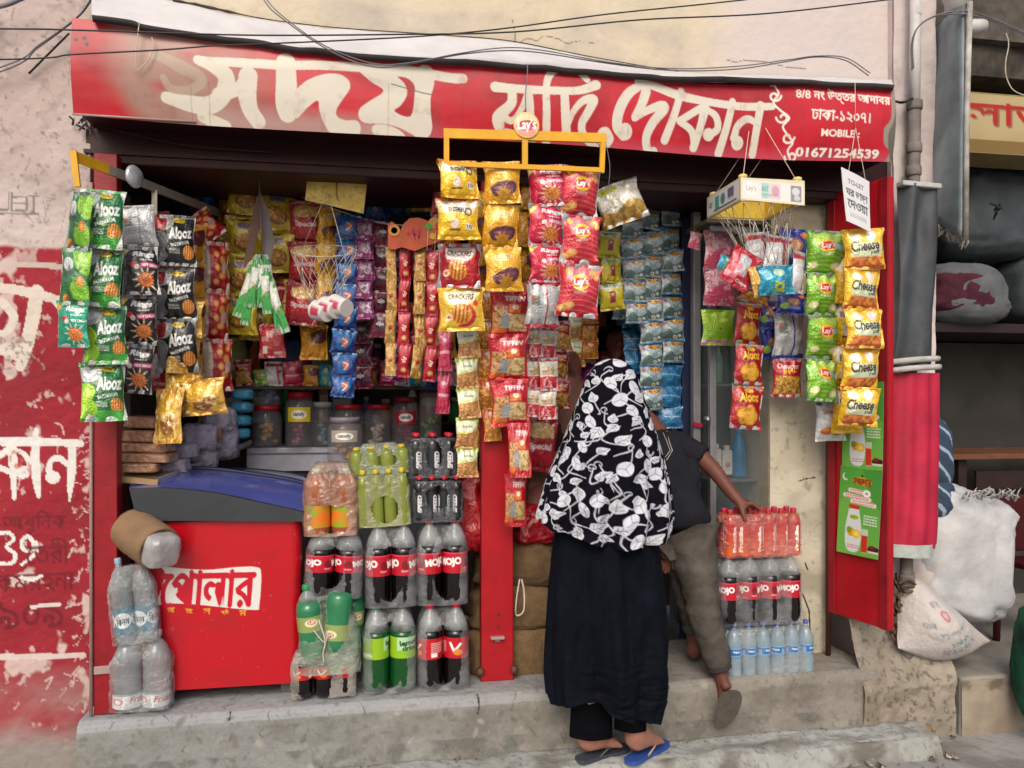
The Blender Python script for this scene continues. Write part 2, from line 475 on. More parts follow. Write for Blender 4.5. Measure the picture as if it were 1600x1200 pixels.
cv.noise(13, 0.5, 0.66, '#565853', 28, 0.6, (xl2, L - 0.10, xr, L)); cv.noise(6, 0.5, 0.75, '#5f5b54', 29, 0.55, (xl2, sF + 0.05, xr, L)); cv.noise(45, 0.62, 0.78, '#5d5952', 5, 0.45); cv.noise(120, .68, .78, '#55524b', 6, .35); cv.noise(90, .70, .78, '#aaa69d', 7, .25)
rq = random.Random(77)
for k in range(26):
    x_ = rq.uniform(-1, xr); y_ = rq.uniform(sF - .02, L); cv.line([(x_, y_), (x_ + rq.uniform(-.02, .02), y_ + rq.uniform(.01, .03)), (x_ + rq.uniform(-.03, .03), y_ + rq.uniform(.03, .07))], [.002, .004, .001], '#4b4740', .8)
for k in range(34):
    x_ = rq.uniform(-1, xr); y_ = rq.uniform(sF + .02, L - .02); cv.ell(x_, y_, rq.uniform(.006, .03), rq.uniform(.004, .016), rq.choice(['#6b665c', '#a9a59b', '#5a564e']), rq.uniform(0, 3), .55, .4)
for x0, h in ((0.40, 0.08), (-0.55, 0.04), (1.2, .05)): cv.line([(x0, sF + 0.0), (x0 + 0.004, sF + h * .6), (x0 - 0.002, sF + h)], 0.006, '#35322e')
part('plinth', canvas_mesh('plinth', cv, M['wallpaint'], f))

# left wall with old sign painting
WY = 0.0
x0 = at(-700, 600, 0).x; x1 = at(141, 600, 0).x
cv = Canvas(x0, -4.2, x1, 0.1, 430, 860, 1); X, Y = cv.g()
cv.fill('#b3a6a2'); cv.noise(3.5, 0.4, 0.7, '#c2b6b2', 3); cv.noise(7, 0.5, 0.8, '#ab9d98', 5, 0.6); cv.noise(1.5, 0.4, 0.7, '#bca8a2', 6, 0.5); cv.noise(20, 0.58, 0.85, '#7f746e', 8, 0.6); cv.noise(55, 0.66, 0.8, '#6a5f5a', 9, 0.6)
yr = one(60, 385, 0)[1]
mred = np.clip((Y - yr + 0.05 * (fbm(X * 9, Y * 9, 50) - .5)) / 0.012, 0, 1)
cv.mask(mred, '#8f222e'); cv.mask(mred * np.clip((fbm(X * 4, Y * 4, 51) - .42) / .25, 0, 1), '#9c2c38', .6); cv.mask(mred * np.clip((fbm(X * 3, Y * 5, 56) - .5) / .2, 0, 1), '#7e2831', .6)
peel = mred * np.clip((fbm(X * 11, Y * 9, 57) - .69) / .05, 0, 1); cv.mask(peel, '#c9b7b2', .85)
peel = mred * np.clip((fbm(X * 34, Y * 30, 58) - .72) / .05, 0, 1); cv.mask(peel, '#cdbab6', .7)
def ln(pts, wpx, c, a=1.0, sm=4): cv.line(P2(pts, WY), [q * mpp(60, 0) for q in (wpx if hasattr(wpx, '__len__') else [wpx] * len(pts))], c, a, sm)
# cream band under the top red strip
ln([(-400, 412), (0, 413), (60, 414), (105, 418)], 9, '#bdb0a8'); cv.noise(20, 0.5, 0.6, '#b9a49e', 77, 0.8, (x0, one(0, 365, 0)[1], x1, one(0, 408, 0)[1]))
# scratches
rs = random.Random(4)
for k in range(46):
    px = rs.uniform(100, 139); py = rs.uniform(650, 1130); l = rs.uniform(5, 30)
    ln([(px, py), (px + l * .6, py - rs.uniform(-6, 12)), (px + l, py - rs.uniform(0, 16))], rs.uniform(1, 3), '#c9b8b5', .8)
for k in range(16):
    px = rs.uniform(-300, 100); py = rs.uniform(600, 1120); l = rs.uniform(4, 26)
    ln([(px, py), (px + l * .5, py + rs.uniform(-10, 12)), (px + l * rs.uniform(-.2, 1), py + rs.uniform(6, 26))], rs.uniform(1, 3), '#cdbbb8', .7)
for k in range(60):
    px = rs.uniform(-300, 140); py = rs.uniform(0, 350); l = rs.uniform(6, 40)
    ln([(px, py), (px + rs.uniform(-5, 5), py + l * .5), (px + rs.uniform(-9, 9), py + l)], rs.uniform(.7, 2), '#7d716c', .6)
# faded stencil
cg = '#7f7672'
for q in ([(-10, 328), (14, 328)], [(14, 328), (14, 300)], [(18, 300), (18, 329), (42, 329), (42, 308), (20, 308)], [(20, 318), (40, 318)], [(46, 306), (60, 306)], [(53, 306), (53, 334)], [(-10, 334), (60, 334)]): ln(q, 2.6, cg, .9, 0)
# big cream letter and white letters of the older sign
cr = '#cfc6bb'
ln([(-140, 462), (-30, 450), (20, 452), (62, 461), (98, 470)], [16, 16, 15, 16, 10], cr)
ln([(58, 455), (52, 495), (42, 540), (32, 572)], [20, 20, 19, 16], cr); ln([(-10, 545), (18, 548), (36, 562)], [12, 22, 16], cr); ln([(2, 470), (22, 495), (8, 520), (-14, 516)], [12, 13, 11, 10], cr); ln([(84, 470), (98, 486)], 8, cr)
cv.noise(70, 0.6, 0.66, '#8d8178', 61, .8, (x0, one(0, 525, 0)[1], one(70, 500, 0)[0], one(0, 578, 0)[1]))
wh = '#d8d6d2'
ln([(-120, 690), (0, 690), (60, 690), (126, 693)], [13, 13, 13, 11], wh, 1, 2); ln([(56, 672), (55, 700), (56, 740), (60, 776)], [7, 12, 13, 6], wh); ln([(113, 696), (112, 735), (108, 782)], [11, 13, 4], wh)
ln([(108, 728), (92, 716), (80, 720), (76, 735), (82, 750)], [8, 10, 8, 9, 10], wh); cv.ell(*one(82, 746, 0), .026, .024, wh)
ln([(18, 694), (20, 725), (22, 778)], [14, 12, 6], wh); ln([(16, 700), (-10, 722), (16, 738)], [10, 10, 8], wh); ln([(24, 702), (40, 712), (46, 728), (36, 740)], [6, 8, 9, 10], wh); cv.ell(*one(36, 738, 0), .026, .024, wh)
ln([(-60, 694), (-58, 735), (-62, 780)], [11, 12, 8], wh)
cv.noise(40, 0.55, 0.62, '#b0564f', 63, .7, (one(15, 0, 0)[0], one(0, 695, 0)[1], one(50, 0, 0)[0], one(0, 745, 0)[1]))
ln([(-6, 834), (12, 832), (22, 842), (10, 854), (24, 866), (18, 880), (-8, 880)], [6, 6, 5, 5, 6, 6, 5], wh); ln([(54, 850), (44, 838), (34, 846), (36, 858), (48, 860), (56, 848), (54, 866), (34, 882)], [6, 6, 6, 6, 6, 6, 6, 4], wh)
dk = '#6d1f28'
bx(cv, '\u0986\u09a7\u09c1\u09bf\u09a8\u0995', 4, 800, 104, 832, WY, dk, a=.8); bx(cv, '\u09c7\u09a4\u09b0\u09c0', 40, 842, 108, 880, WY, dk, a=.6); bx(cv, '\u09ac \u0995\u09ae\u09b0\u09b9\u09a8\u09be', -40, 898, 116, 922, WY, dk, a=.75); bx(cv, '\u09e7\u09ef\u09e6\u09ef', -30, 942, 98, 980, WY, dk, a=.7)
ln([(34, 902), (50, 906), (64, 900)], 5, wh); ln([(50, 948), (92, 944)], 6, wh, .8)
ln([(-400, 1028), (-20, 1027), (130, 1024)], 9, '#c9bdb8', .95, 2)
# dirt towards the foot of the wall (splash from the road, a real stain)
dm = np.clip((Y - one(60, 1030, 0)[1]) / 0.28, 0, 1) * np.clip((fbm(X * 5, Y * 5, 81) - .25) / .35, 0, 1); cv.mask(dm, '#9b8d88', .85)
dm = np.clip((Y - one(60, 1130, 0)[1]) / 0.1, 0, 1); cv.mask(dm * .9, '#8d8a84')
part('left_wall_face', canvas_mesh('left_wall_face', cv, M['wallpaint'], lambda X, Y: (X, WY + 0.012 * (fbm(X * 6, Y * 6, 90) - .5) + .004 * (fbm(X * 40, Y * 40, 91) - .5), -Y)))['label'] = 'pink plaster wall with peeling red paint and old white lettering'
wbuild(MB().b2(x0, x1 - .003, 0.015, 0.5, -0.1, 4.2), 'side_wall', pinkplaster)

# upper wall
xR = at(1398, 100, 0).x
cv = Canvas(x1 - 0.01, -4.2, xR, -2.79, 640, 270, 1); X, Y = cv.g()
cv.fill('#c9bda6'); cv.noise(2.0, 0.38, 0.62, '#b4aba0', 13); cv.noise(5, 0.5, 0.75, '#d2c8b4', 15, .7); cv.noise(25, 0.55, 0.85, '#a59c91', 18, .35)
m = np.clip((X - at(1080, 60, 0).x) / .25, 0, 1) * np.clip((one(0, 40, 0)[1] + (X - at(1100, 60, 0).x) * .12 - Y + .04 * (fbm(X * 6, Y * 6, 4) - .5)) / .03, 0, 1); cv.mask(m, '#cbc0bf', .8)
m = np.clip((one(800, 28, 0)[1] - Y + .1 * (fbm(X * 3, Y * 5, 14) - .5)) / .03, 0, 1) * np.clip((at(1150, 60, 0).x - X) / .2, 0, 1); cv.mask(m * .5, '#d0c4a8')
def ck(pts, wpx): cv.line(P2(pts, 0), [q * mpp(900, 0) for q in wpx], '#5b5148', .8, 3)
ck([(800, 28), (805, 55), (806, 70), (824, 60), (840, 64), (850, 56), (875, 62), (886, 68), (905, 64), (930, 68)], [1, 1.5, 1.2, 1.2, 1.5, 1.3, 1.6, 1.6, 1.2, .6])
ck([(1135, 93), (1150, 97), (1165, 94), (1200, 98), (1230, 105), (1260, 108)], [.8, 1.4, 1.2, 1.4, 1.2, .8]); ck([(806, 70), (806, 100)], [1.4, 1])
part('upper_wall', canvas_mesh('upper_wall', cv, M['wallpaint'], lambda X, Y: (X, 0.008 * (fbm(X * 5, Y * 5, 92) - .5), -Y)))
wbuild(MB().b2(x1, xR, 0.03, 0.45, 2.79, 4.2), 'upper_wall_core', pinkplaster)

# right pilaster
xP0 = at(1396, 500, -.04).x; xP1 = at(1462, 500, -.04).x
cv = Canvas(xP0, -4.2, xP1, 0.1, 60, 640, 1); X, Y = cv.g(); cv.fill('#beb2b0'); cv.noise(4, 0.4, 0.7, '#ccc2c1', 7); cv.noise(12, 0.55, 0.85, '#978d8b', 17, .5)
m = np.clip((Y - one(1400, 880, -.04)[1]) / .2, 0, 1); cv.mask(m * .9, '#8f8372'); cv.mask(m * np.clip((fbm(X * 14, Y * 14, 33) - .45) / .2, 0, 1), '#aaa08c', .8); cv.noise(40, 0.6, 0.68, '#564a3c', 19, .6, (xP0, -.7, xP1, 0.1))
part('right_pilaster', canvas_mesh('right_pilaster', cv, M['wallpaint'], lambda X, Y: (X, -.04 + .02 * (fbm(X * 7, Y * 7, 94) - .5), -Y)))
wbuild(MB().b2(xP0, xP1, -0.025, 0.6, -0.1, 4.2), 'pilaster_core', pinkplaster)

# crumbled concrete foot under the red door leaf
def foot_pos(X, Y):
    n = fbm(X * 9, Y * 9, 66) - .5; z = -Y
    y = -0.158 + 0.12 * np.clip((z - 0.18) / .35, 0, 1) + 0.045 * n * (.6 + np.clip((z) / .3, 0, 1)); return X, y, z
cv = Canvas(at(1336, 900, -.1).x, -.49, xP1 + .01, 0.09, 90, 120, 1); cv.fill('#8c8478'); cv.noise(6, .4, .65, '#9b9285', 3); cv.noise(9, .5, .75, '#6f6454', 13, .6); cv.noise(30, .55, .8, '#7b8072', 23, .3); cv.noise(60, .6, .7, '#443a2e', 5, .6)
part('crumbled_foot', canvas_mesh('crumbled_foot', cv, M['wallpaint'], foot_pos))

# beige column between show case and door leaf
CY = 0.10
c0 = at(1203, 600, CY).x; c1 = at(1293, 600, CY).x
cv = Canvas(c0, -2.4, c1, -FLOOR, 90, 520, 1); cv.fill('#b9b2a0'); cv.noise(4, .4, .7, '#c6c0ae', 9); cv.noise(9, .52, .8, '#989180', 10, .6); cv.noise(35, .66, .8, '#756e5e', 11, .5)
cv.line(P2([(1248, 752), (1260, 748), (1274, 746)], CY), .006, '#4a4438'); cv.noise(10, .45, .65, '#938c7c', 12, .7, (c0, -.75, c1, -.2))
for q in ([(1258, 880), (1262, 890)], [(1246, 890), (1247, 898)], [(1255, 930), (1264, 955), (1266, 985)]): cv.line(P2(q, CY), .008, '#2b2824')
part('plaster_column', canvas_mesh('plaster_column', cv, M['wallpaint'], lambda X, Y: (X, CY + .01 * (fbm(X * 8, Y * 8, 95) - .5), -Y)))
wbuild(MB().b2(c0, c1 - .002, CY + .012, 0.5, FLOOR, 2.4), 'column_core', plain('column_plaster', '#a9a290', .85))
wbuild(MB().b2(at(1203, 330, CY).x, at(1290, 330, CY).x, CY - .012, CY + .2, 2.22, 2.29), 'column_cap', plain('column_plaster', '#a9a290', .85))

# interior shell
xi0, xi1 = x1 - .02, at(1300, 600, 0.2).x
wbuild(MB().b2(xi0, xi1, 0.06, 2.0, 2.52, 2.6), 'ceiling', darkwall)
wbuild(MB().b2(xi0 - .6, xi1 + .6, 1.95, 2.05, 0, 2.6), 'back_wall', darkwall)
wbuild(MB().b2(xi0 - .08, xi0, 0.5, 1.95, 0, 2.6), 'inner_side_wall', darkwall)
wbuild(MB().b2(xi1, xi1 + .06, 0.5, 1.95, 0, 2.6), 'inner_side_wall', darkwall)
# maroon lintel / shutter box
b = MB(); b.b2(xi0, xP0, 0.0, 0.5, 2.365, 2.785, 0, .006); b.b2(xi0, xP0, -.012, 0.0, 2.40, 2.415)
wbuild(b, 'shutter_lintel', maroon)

# steel posts (left jamb, centre post) and the red door leaf
def post(pxa, pxb, Y, z1, label):
    a = at(pxa, 800, Y).x; bb = at(pxb, 800, Y).x; cx = (a + bb) / 2; wd = bb - a
    t = empty('steel_post', (cx, Y, FLOOR), label=label, cat='post', group='red steel posts of the shop front')
    m = MB(); m.b2(-wd / 2, wd / 2, 0, .06, 0, z1 - FLOOR, 0, .004)
    m.build('post_body', redsteel_b, t)
    return t, wd
redsteel_b, keep_ = redsteel, redsteel_b
t, wd = post(146, 183, -0.085, 2.38, 'dark red steel post at the left jamb beside the peeling wall')
m = MB(); m.box((-.01, -.004, .17), (.055, .012, .03), (0, 0, .1), 0, .003); m.build('latch_plate', plain('rusty_plate', '#a08a84', .6), t)
m = MB(); m.tube([(-wd / 2 - .006, -.006, .0), (-wd / 2 - .006, -.006, 2.0)], .006); m.build('edge_trim', plain('worn_edge', '#a98d88', .6), t)
redsteel_b = keep_
t, wd = post(752, 802, 0.0, 2.38, 'red steel post standing in the middle of the shop front')
m = MB(); m.box((.0, -.008, .185), (.06, .03, .012), None, 0, .004); m.box((0, -.003, .178), (.02, .01, .02)); m.build('latch_plate', plain('rusty_plate', '#a08a84', .6), t)
for s in (-1, 1):
    m = MB(); m.lathe([(0, 0), (.016, 0), (.018, .006), (.018, .02), (.014, .024), (0, .024)], n=14, M=Matrix.Rotation(R(90), 4, 'X')); m.build('hinge_roller', plain('rusty_iron', '#5a3a30', .6, .4), t, (s * (wd / 2 + .004), .01, .045))
m = MB(); m.box((0, -.002, .0), (wd + .008, .05, .03), None, 0, .004); m.build('foot_shoe', plain('rusty_red', '#6b2a26', .6), t, (0, .03, .016))
for zz in (.11, .16): 
    m = MB(); m.lathe([(0, .006), (.005, .005), (.006, 0)], n=10, M=Matrix.Rotation(R(90), 4, 'X')); m.build('rivet', plain('rusty_red', '#6b2a26', .6), t, (.004, 0, zz + .12))

dA = at(1294, 600, 0.05); dB = at(1389, 600, -0.27)
leaf = empty('door_leaf', (dA.x, dA.y, 0.47), (0, 0, math.atan2(dB.y - dA.y, dB.x - dA.x)), 'tall red steel door leaf standing open at the right with green posters', 'door')
dl = math.hypot(dB.x - dA.x, dB.y - dA.y)
m = MB(); m.b2(0, dl, 0, .03, 0, 1.93, 0, .004); m.build('panel', redsteel_b, leaf)
for a in (0.0, dl - .045):
    m = MB(); m.b2(a, a + .045, -.008, -.0005, .0, 1.93, 0, .003); m.build('stile', redsteel, leaf)
m = MB(); m.tube([(.0, .0, -.2), (0, 0, 2.0)], .012); m.build('hinge_rod', plain('rusty_iron', '#5a3a30', .6, .4), leaf)

# signboard
SY = -0.215
sx0, sx1 = at(114, 100, SY).x, at(1392, 190, SY).x
def sz(px, py): return -at(px, py, SY).z
cv = Canvas(sx0, -2.815, sx1, -2.475, 1180, 120, 2); X, Y = cv.g()
cv.fill('#b01325'); cv.noise(2.5, .4, .7, '#c0192c', 4); cv.noise(6, .55, .75, '#8d0f20', 6, .6)
px2x = lambda px: at(px, 150, SY).x
fade = np.clip((px2x(520) - X) / .5, 0, 1)
# road dust washed over the lower left of the board
n = fbm(X * 5, Y * 7, 24)
dust = np.clip((X - px2x(150)) / .12, 0, 1) * np.clip((px2x(480) - X) / .35, 0, 1) * np.clip((n - .2) / .3, 0, 1)
diag = np.clip(((Y + 2.76) * 1.0 - (px2x(200) - X) * .6) / .06, 0, 1)
cv.mask(dust * np.clip((X - px2x(130) - np.clip(Y + 2.62, 0, 1) * 1.0) / .1, 0, 1), '#9c8478', .85)
dust2 = np.clip((Y + 2.56 + .04 * (n - .5)) / .06, 0, 1) * np.clip((px2x(700) - X) / .25, 0, 1) * np.clip((X - px2x(270)) / .1, 0, 1); cv.mask(dust2, '#ab8f88', .85)
cv.mask(np.clip((Y + 2.53 + .06 * (n - .5)) / .05, 0, 1) * np.clip((X - px2x(600)) / .3, 0, 1), '#c4566a', .55)
cv.noise(9, .5, .75, '#c65565', 26, .35, (sx0, -2.6, px2x(250), -2.4))
ink = '#d3cdbf'
def st(pts, wd, c=ink, a=1.0): cv.line(P2(pts, SY), [q * mpp(sum(p[0] for p in pts) / len(pts), SY) for q in (wd if hasattr(wd, '__len__') else [wd] * len(pts))], c, a, 5)
def pg(pts, ox, c=ink): cv.poly(P2([(ox + p[0] / 4, p[1] / 4) for p in pts], SY), c, 1, 4)
# first word
st([(316, 98), (345, 98), (400, 101), (450, 104), (500, 104), (562, 108), (620, 113), (650, 116), (700, 126), (722, 128)], [13, 13, 14, 14, 14, 14, 15, 16, 15, 15])
st([(312, 95), (338, 105), (356, 122), (350, 148), (328, 162), (300, 160), (262, 151)], [14, 22, 25, 25, 26, 24, 17])
st([(240, 88), (258, 92), (290, 108), (318, 125), (300, 140), (270, 138), (258, 122)], [10, 16, 20, 16, 14, 12, 10], '#ab9b86', .75)
st([(318, 178), (352, 193)], [17, 19]); st([(345, 147), (372, 140), (392, 122)], [22, 18, 24]); st([(390, 120), (388, 145), (392, 168), (404, 186)], [28, 28, 24, 22])
st([(448, 99), (449, 130), (448, 160), (450, 174)], [28, 31, 31, 27]); pg([(258, 560), (330, 505), (430, 472), (520, 472), (580, 510), (588, 560), (545, 620), (505, 680), (510, 720), (560, 742), (630, 745), (655, 790), (630, 845), (560, 855), (480, 825), (430, 765), (400, 690), (390, 628), (340, 655), (290, 700), (250, 720)], 400)
pg([(650, 460), (720, 520), (797, 577), (700, 640), (648, 680), (645, 730), (690, 760), (800, 765), (900, 790), (980, 830), (1030, 855), (1080, 840), (1100, 790), (1090, 700), (1090, 620), (1110, 540), (1110, 470), (1080, 430), (1030, 425), (990, 455), (880, 450), (760, 440)], 400)
pg([(880, 490), (930, 540), (942, 600), (905, 660), (865, 695), (965, 725), (990, 600), (985, 540), (940, 500)], 400, '#ac1424'); cv.ell(*one(608, 206, SY), .068, .029, ink, .28)
# second word
st([(772, 141), (800, 144), (852, 147), (900, 147), (928, 138)], [15, 13, 12, 12, 15]); st([(798, 146), (797, 166), (778, 184), (779, 196)], [14, 15, 18, 17]); st([(780, 182), (800, 190), (814, 172), (822, 150)], [10, 10, 9, 9]); st([(823, 146), (826, 172), (827, 200)], [12, 13, 12]); st([(790, 205), (812, 212), (836, 226), (842, 232)], [9, 11, 10, 6])
st([(853, 225), (852, 180), (851, 140), (860, 119), (880, 112), (900, 117), (914, 130)], [12, 12, 11, 12, 12, 11, 10]); st([(879, 152), (881, 180), (884, 210)], [13, 14, 14]); st([(885, 198), (893, 178), (908, 162), (924, 160), (916, 178), (907, 195), (911, 212), (930, 228)], [8, 9, 11, 14, 13, 12, 12, 12])
cv.ell(*one(943, 213, SY), .032, .036, ink); st([(945, 205), (953, 216), (948, 228)], [12, 9, 4])
# third word
st([(998, 136), (978, 150), (964, 175), (962, 198), (972, 211)], [12, 15, 16, 16, 14]); cv.ell(*one(975, 205, SY), .028, .032, ink); st([(993, 131), (1022, 138), (1058, 150), (1100, 158), (1150, 165), (1175, 166), (1202, 166)], [10, 13, 14, 12, 12, 12, 11])
st([(1006, 145), (999, 165), (989, 184)], [15, 14, 12]); st([(988, 186), (1008, 174), (1030, 166), (1034, 172), (1018, 190), (1008, 212), (1012, 232), (1021, 232)], [9, 11, 14, 14, 14, 13, 13, 12])
st([(1061, 143), (1050, 180), (1037, 216)], [11, 12, 13]); st([(1092, 168), (1059, 188)], 11); st([(1059, 189), (1078, 202), (1084, 222)], [10, 11, 11]); st([(1098, 168), (1092, 195), (1083, 226)], [15, 12, 13]); st([(1100, 170), (1115, 180), (1119, 198), (1108, 207)], [9, 11, 11, 11]); cv.ell(*one(1105, 207, SY), .025, .025, ink)
st([(1141, 158), (1133, 195), (1123, 234)], [11, 12, 13]); st([(1184, 164), (1179, 200), (1176, 236)], [13, 12, 12]); st([(1178, 190), (1164, 184), (1150, 194), (1145, 212)], [9, 11, 11, 12]); cv.ell(*one(1151, 219, SY), .026, .028, ink)
# address
wt = '#e6ded4'
bx(cv, '\u09ea/\u09ea \u09a8\u0982 \u0989\u09a4\u09cd\u09a4\u09b0 \u0986\u09a6\u09be\u09ac\u09b0', 1239, 138, 1384, 171, SY, wt, bold=.028, rot=.035); bx(cv, '\u09a2\u09be\u0995\u09be-\u09e7\u09e8\u09e6\u09ed\u0964', 1262, 172, 1352, 195, SY, wt, bold=.03, rot=.035)
bx(cv, 'MOBILE :', 1278, 202, 1337, 217, SY, wt, bold=.03, rot=.02); bx(cv, '01671254539', 1242, 227, 1370, 249, SY, wt, bold=.035, rot=.01)
for (px, py, s) in ((1206, 150, 1), (1218, 183, -1), (1228, 213, 1), (1236, 240, -1)):
    st([(px + 10 * s * math.cos(a) * (1 - k / 14), py + 9 * math.sin(a) * (1 - k / 14)) for k, a in enumerate([i * .6 for i in range(11)])], 3.4, wt)
st([(1204, 130), (1212, 146), (1204, 160), (1214, 172), (1228, 184), (1219, 196), (1226, 208), (1236, 220), (1230, 232), (1238, 250)], 3.2, wt); st([(1202, 134), (1198, 128), (1204, 126)], 2.5, wt)
# torn, bare corner at the right end, rust and drips
cv.poly(P2([(1393, 140), (1386, 150), (1384, 190), (1374, 205), (1376, 228), (1386, 240), (1380, 258), (1396, 262)], SY), '#8d857b', 1, 3); cv.poly(P2([(1393, 142), (1390, 190), (1381, 215), (1388, 250), (1397, 252)], SY), '#55504a', .8, 3)
cv.line(P2([(612, 134), (640, 142), (660, 148), (676, 151)], SY), .005, '#5a4b44', .8); cv.noise(30, .6, .8, '#8a4a44', 36, .25)
for k in range(14):
    px = rs.uniform(300, 1380); cv.line(P2([(px, rs.uniform(100, 200)), (px + rs.uniform(-2, 2), rs.uniform(205, 245))], SY), .003, '#7d1a26', .4)
for q in ((135, 63), (139, 73), (122, 66)): cv.ell(*one(*q, SY), .007, .007, '#2c0b0e')
sign = empty('signboard', ((sx0 + sx1) / 2, SY, 2.48), label='long red hand painted signboard with cream lettering above the shop', cat='signboard')
tp = [(143, -14, 143, 22), (200, -8, 205, 32), (270, 2, 235, 40), (330, 14, 330, 54), (400, 29, 400, 62), (470, 39, 480, 74), (550, 47, 560, 82), (700, 57, 690, 90), (800, 66, 800, 98), (900, 86, 900, 106), (1000, 104, 1000, 116), (1060, 113, 1060, 119), (1200, 118, 1200, 122), (1300, 122, 1300, 127), (1392, 124, 1398, 133)]
TPX = [sx0] + [at(q[2], q[3], -.27).x for q in tp]; TPZ = [3.0] + [at(q[2], q[3], -.27).z if q[2] > 150 else 3.0 for q in tp]
def sign_pos(X, Y):
    z = -Y; t = (z - 2.475) / .34; e = np.clip((X - sx0) / (sx1 - sx0), 0, 1)
    y = SY - .02 * np.sin(PI * t) - .015 * t + .006 * np.sin(X * 5.1 + t) + .006 * (fbm(X * 2.2, z * 6, 44) - .5)
    z = np.minimum(z, np.interp(X, TPX, TPZ) - .004)
    sag = -0.012 * np.sin(PI * e) * (1 - t) + .008 * np.sin(X * 3)
    return X, y, z + sag
me = canvas_mesh('sign_face', cv, M['paint'], sign_pos); inst('sign_face', me, sign, (-(sx0 + sx1) / 2, -SY, -2.48))
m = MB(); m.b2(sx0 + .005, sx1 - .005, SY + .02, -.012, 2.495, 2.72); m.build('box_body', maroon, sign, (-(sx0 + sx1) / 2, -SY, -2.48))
m = MB(); m.tube([(sx0, SY - .003, 2.474), (sx0 + .42, SY - .004, 2.472)], .004); m.build('edge_strip', plain('worn_edge', '#a98d88', .6), sign, (-(sx0 + sx1) / 2, -SY, -2.48))

# white flashing sheet over the sign
rows = []
for a, b, c, d in tp:
    A = at(a, b, -.012); B = at(c, d, -.27); rows.append((A, B))
RR = [np.array([*A, *B]) for A, B in rows]; RR = smooth_pts(RR, 6); V = []
nq = 7
for i, r in enumerate(RR):
    A = Vector(r[:3]); B = Vector(r[3:])
    for k in range(nq):
        t = k / (nq - 1); p = A.lerp(B, t); p.z += .012 * math.sin(i * .9 + k) * t * (1 - t) + .01 * (vnoise(np.array(i * .45), np.array(k * .7), 3) - .5); V.append(p)
n0 = len(V); V += [p + Vector((0, .012, -.02)) for p in V]
F = []
for s0, fl in ((0, 0), (n0, 1)):
    for i in range(len(RR) - 1):
        for k in range(nq - 1):
            a = s0 + i * nq + k; q = [a, a + 1, a + nq + 1, a + nq]; F.append(q[::-1] if fl else q)
for i in range(len(RR) - 1):
    a = i * nq + nq - 1; F.append([a, a + n0, a + n0 + nq, a + nq])
me = mesh_np('flashing_sheet', V, F, [plain('white_sheet', '#c9c8cb', .55, var=.07, scale=6, bump=.25, bscale=18), plain('sheet_edge', '#3a3436', .8)], None, True, [0] * (len(F) - len(RR) + 1) + [1] * (len(RR) - 1))
tag(inst('flashing_sheet', me), 'white painted sheet sloping from the plaster wall down over the red sign', 'roof sheet')
m = MB(); m.tube([(a.x, a.y - .004, a.z + .003) for a, b_ in rows[2:12]], [.004, .006, .003, .007, .005, .006, .004, .006, .003, .002], 6, smooth=5); m.build('wall_crack_edge', plain('crack_dark', '#4b423a', .9), shop, off)
# ---------------------------------------------------------------- printed packets
def cnv(W, H, k=1.0): return Canvas(0, 0, W, H, int(W * k) + 1, int(H * k) + 1, 2)
def seals(c, W, H, col, s=5):
    c.rect(0, 0, W, s, col); c.rect(0, H - s, W, H, col)
    for k in range(3): c.rect(0, 1 + k * 1.6, W, 1.6 + k * 1.6, '#ffffff', .12); c.rect(0, H - 4.4 + k * 1.6, W, H - 3.8 + k * 1.6, '#000000', .12)
def chip(c, x, y, rx, ry, rot=0., col='#e0922e', stripes=True):
    c.ell(x, y, rx, ry, col, rot); c.ell(x - rx * .15, y - ry * .2, rx * .7, ry * .6, '#f0b35a', rot, .6)
    if stripes:
        ca, sa = math.cos(rot), math.sin(rot)
        for k in (-.6, -.2, .2, .6):
            a = math.sqrt(1 - k * k) * ry * .95; ox = k * rx
            c.line([(x + ox * ca + a * sa * 1, y + ox * sa - a * ca), (x + ox * ca - a * sa, y + ox * sa + a * ca)], rx * .17, '#a3480f')
def sun_chip(c, x, y, r, col='#d9702a', ray='#ecd2b8', n=11):
    for k in range(n):
        a = 2 * PI * k / n + .3
        if math.cos(a) < .75: c.line([(x + r * 1.15 * math.cos(a), y + r * 1.15 * math.sin(a)), (x + r * 1.75 * math.cos(a), y + r * 1.75 * math.sin(a))], [r * .22, r * .1], ray)
    c.star(x, y, r * .9, r * 1.12, 13, col); c.ell(x, y, r * .75, r * .75, '#e89048', 0, .7)
    for k in range(9): c.line([(x - r * .6 + k * r * .15, y - r * .5 + (k % 3) * r * .3), (x - r * .4 + k * r * .13, y + r * .1 + (k % 2) * r * .4)], r * .08, '#8e3a14')
def small_lines(c, x0, y0, x1, n, col='#ffffff', h=1.0, seed=0):
    rr = random.Random(seed)
    for k in range(n):
        x = x0
        while x < x1:
            L = rr.uniform(1.5, 5); c.rect(x, y0 + k * h * 2.2, min(x + L, x1), y0 + k * h * 2.2 + h, col, .85); x += L + .8
D = {}
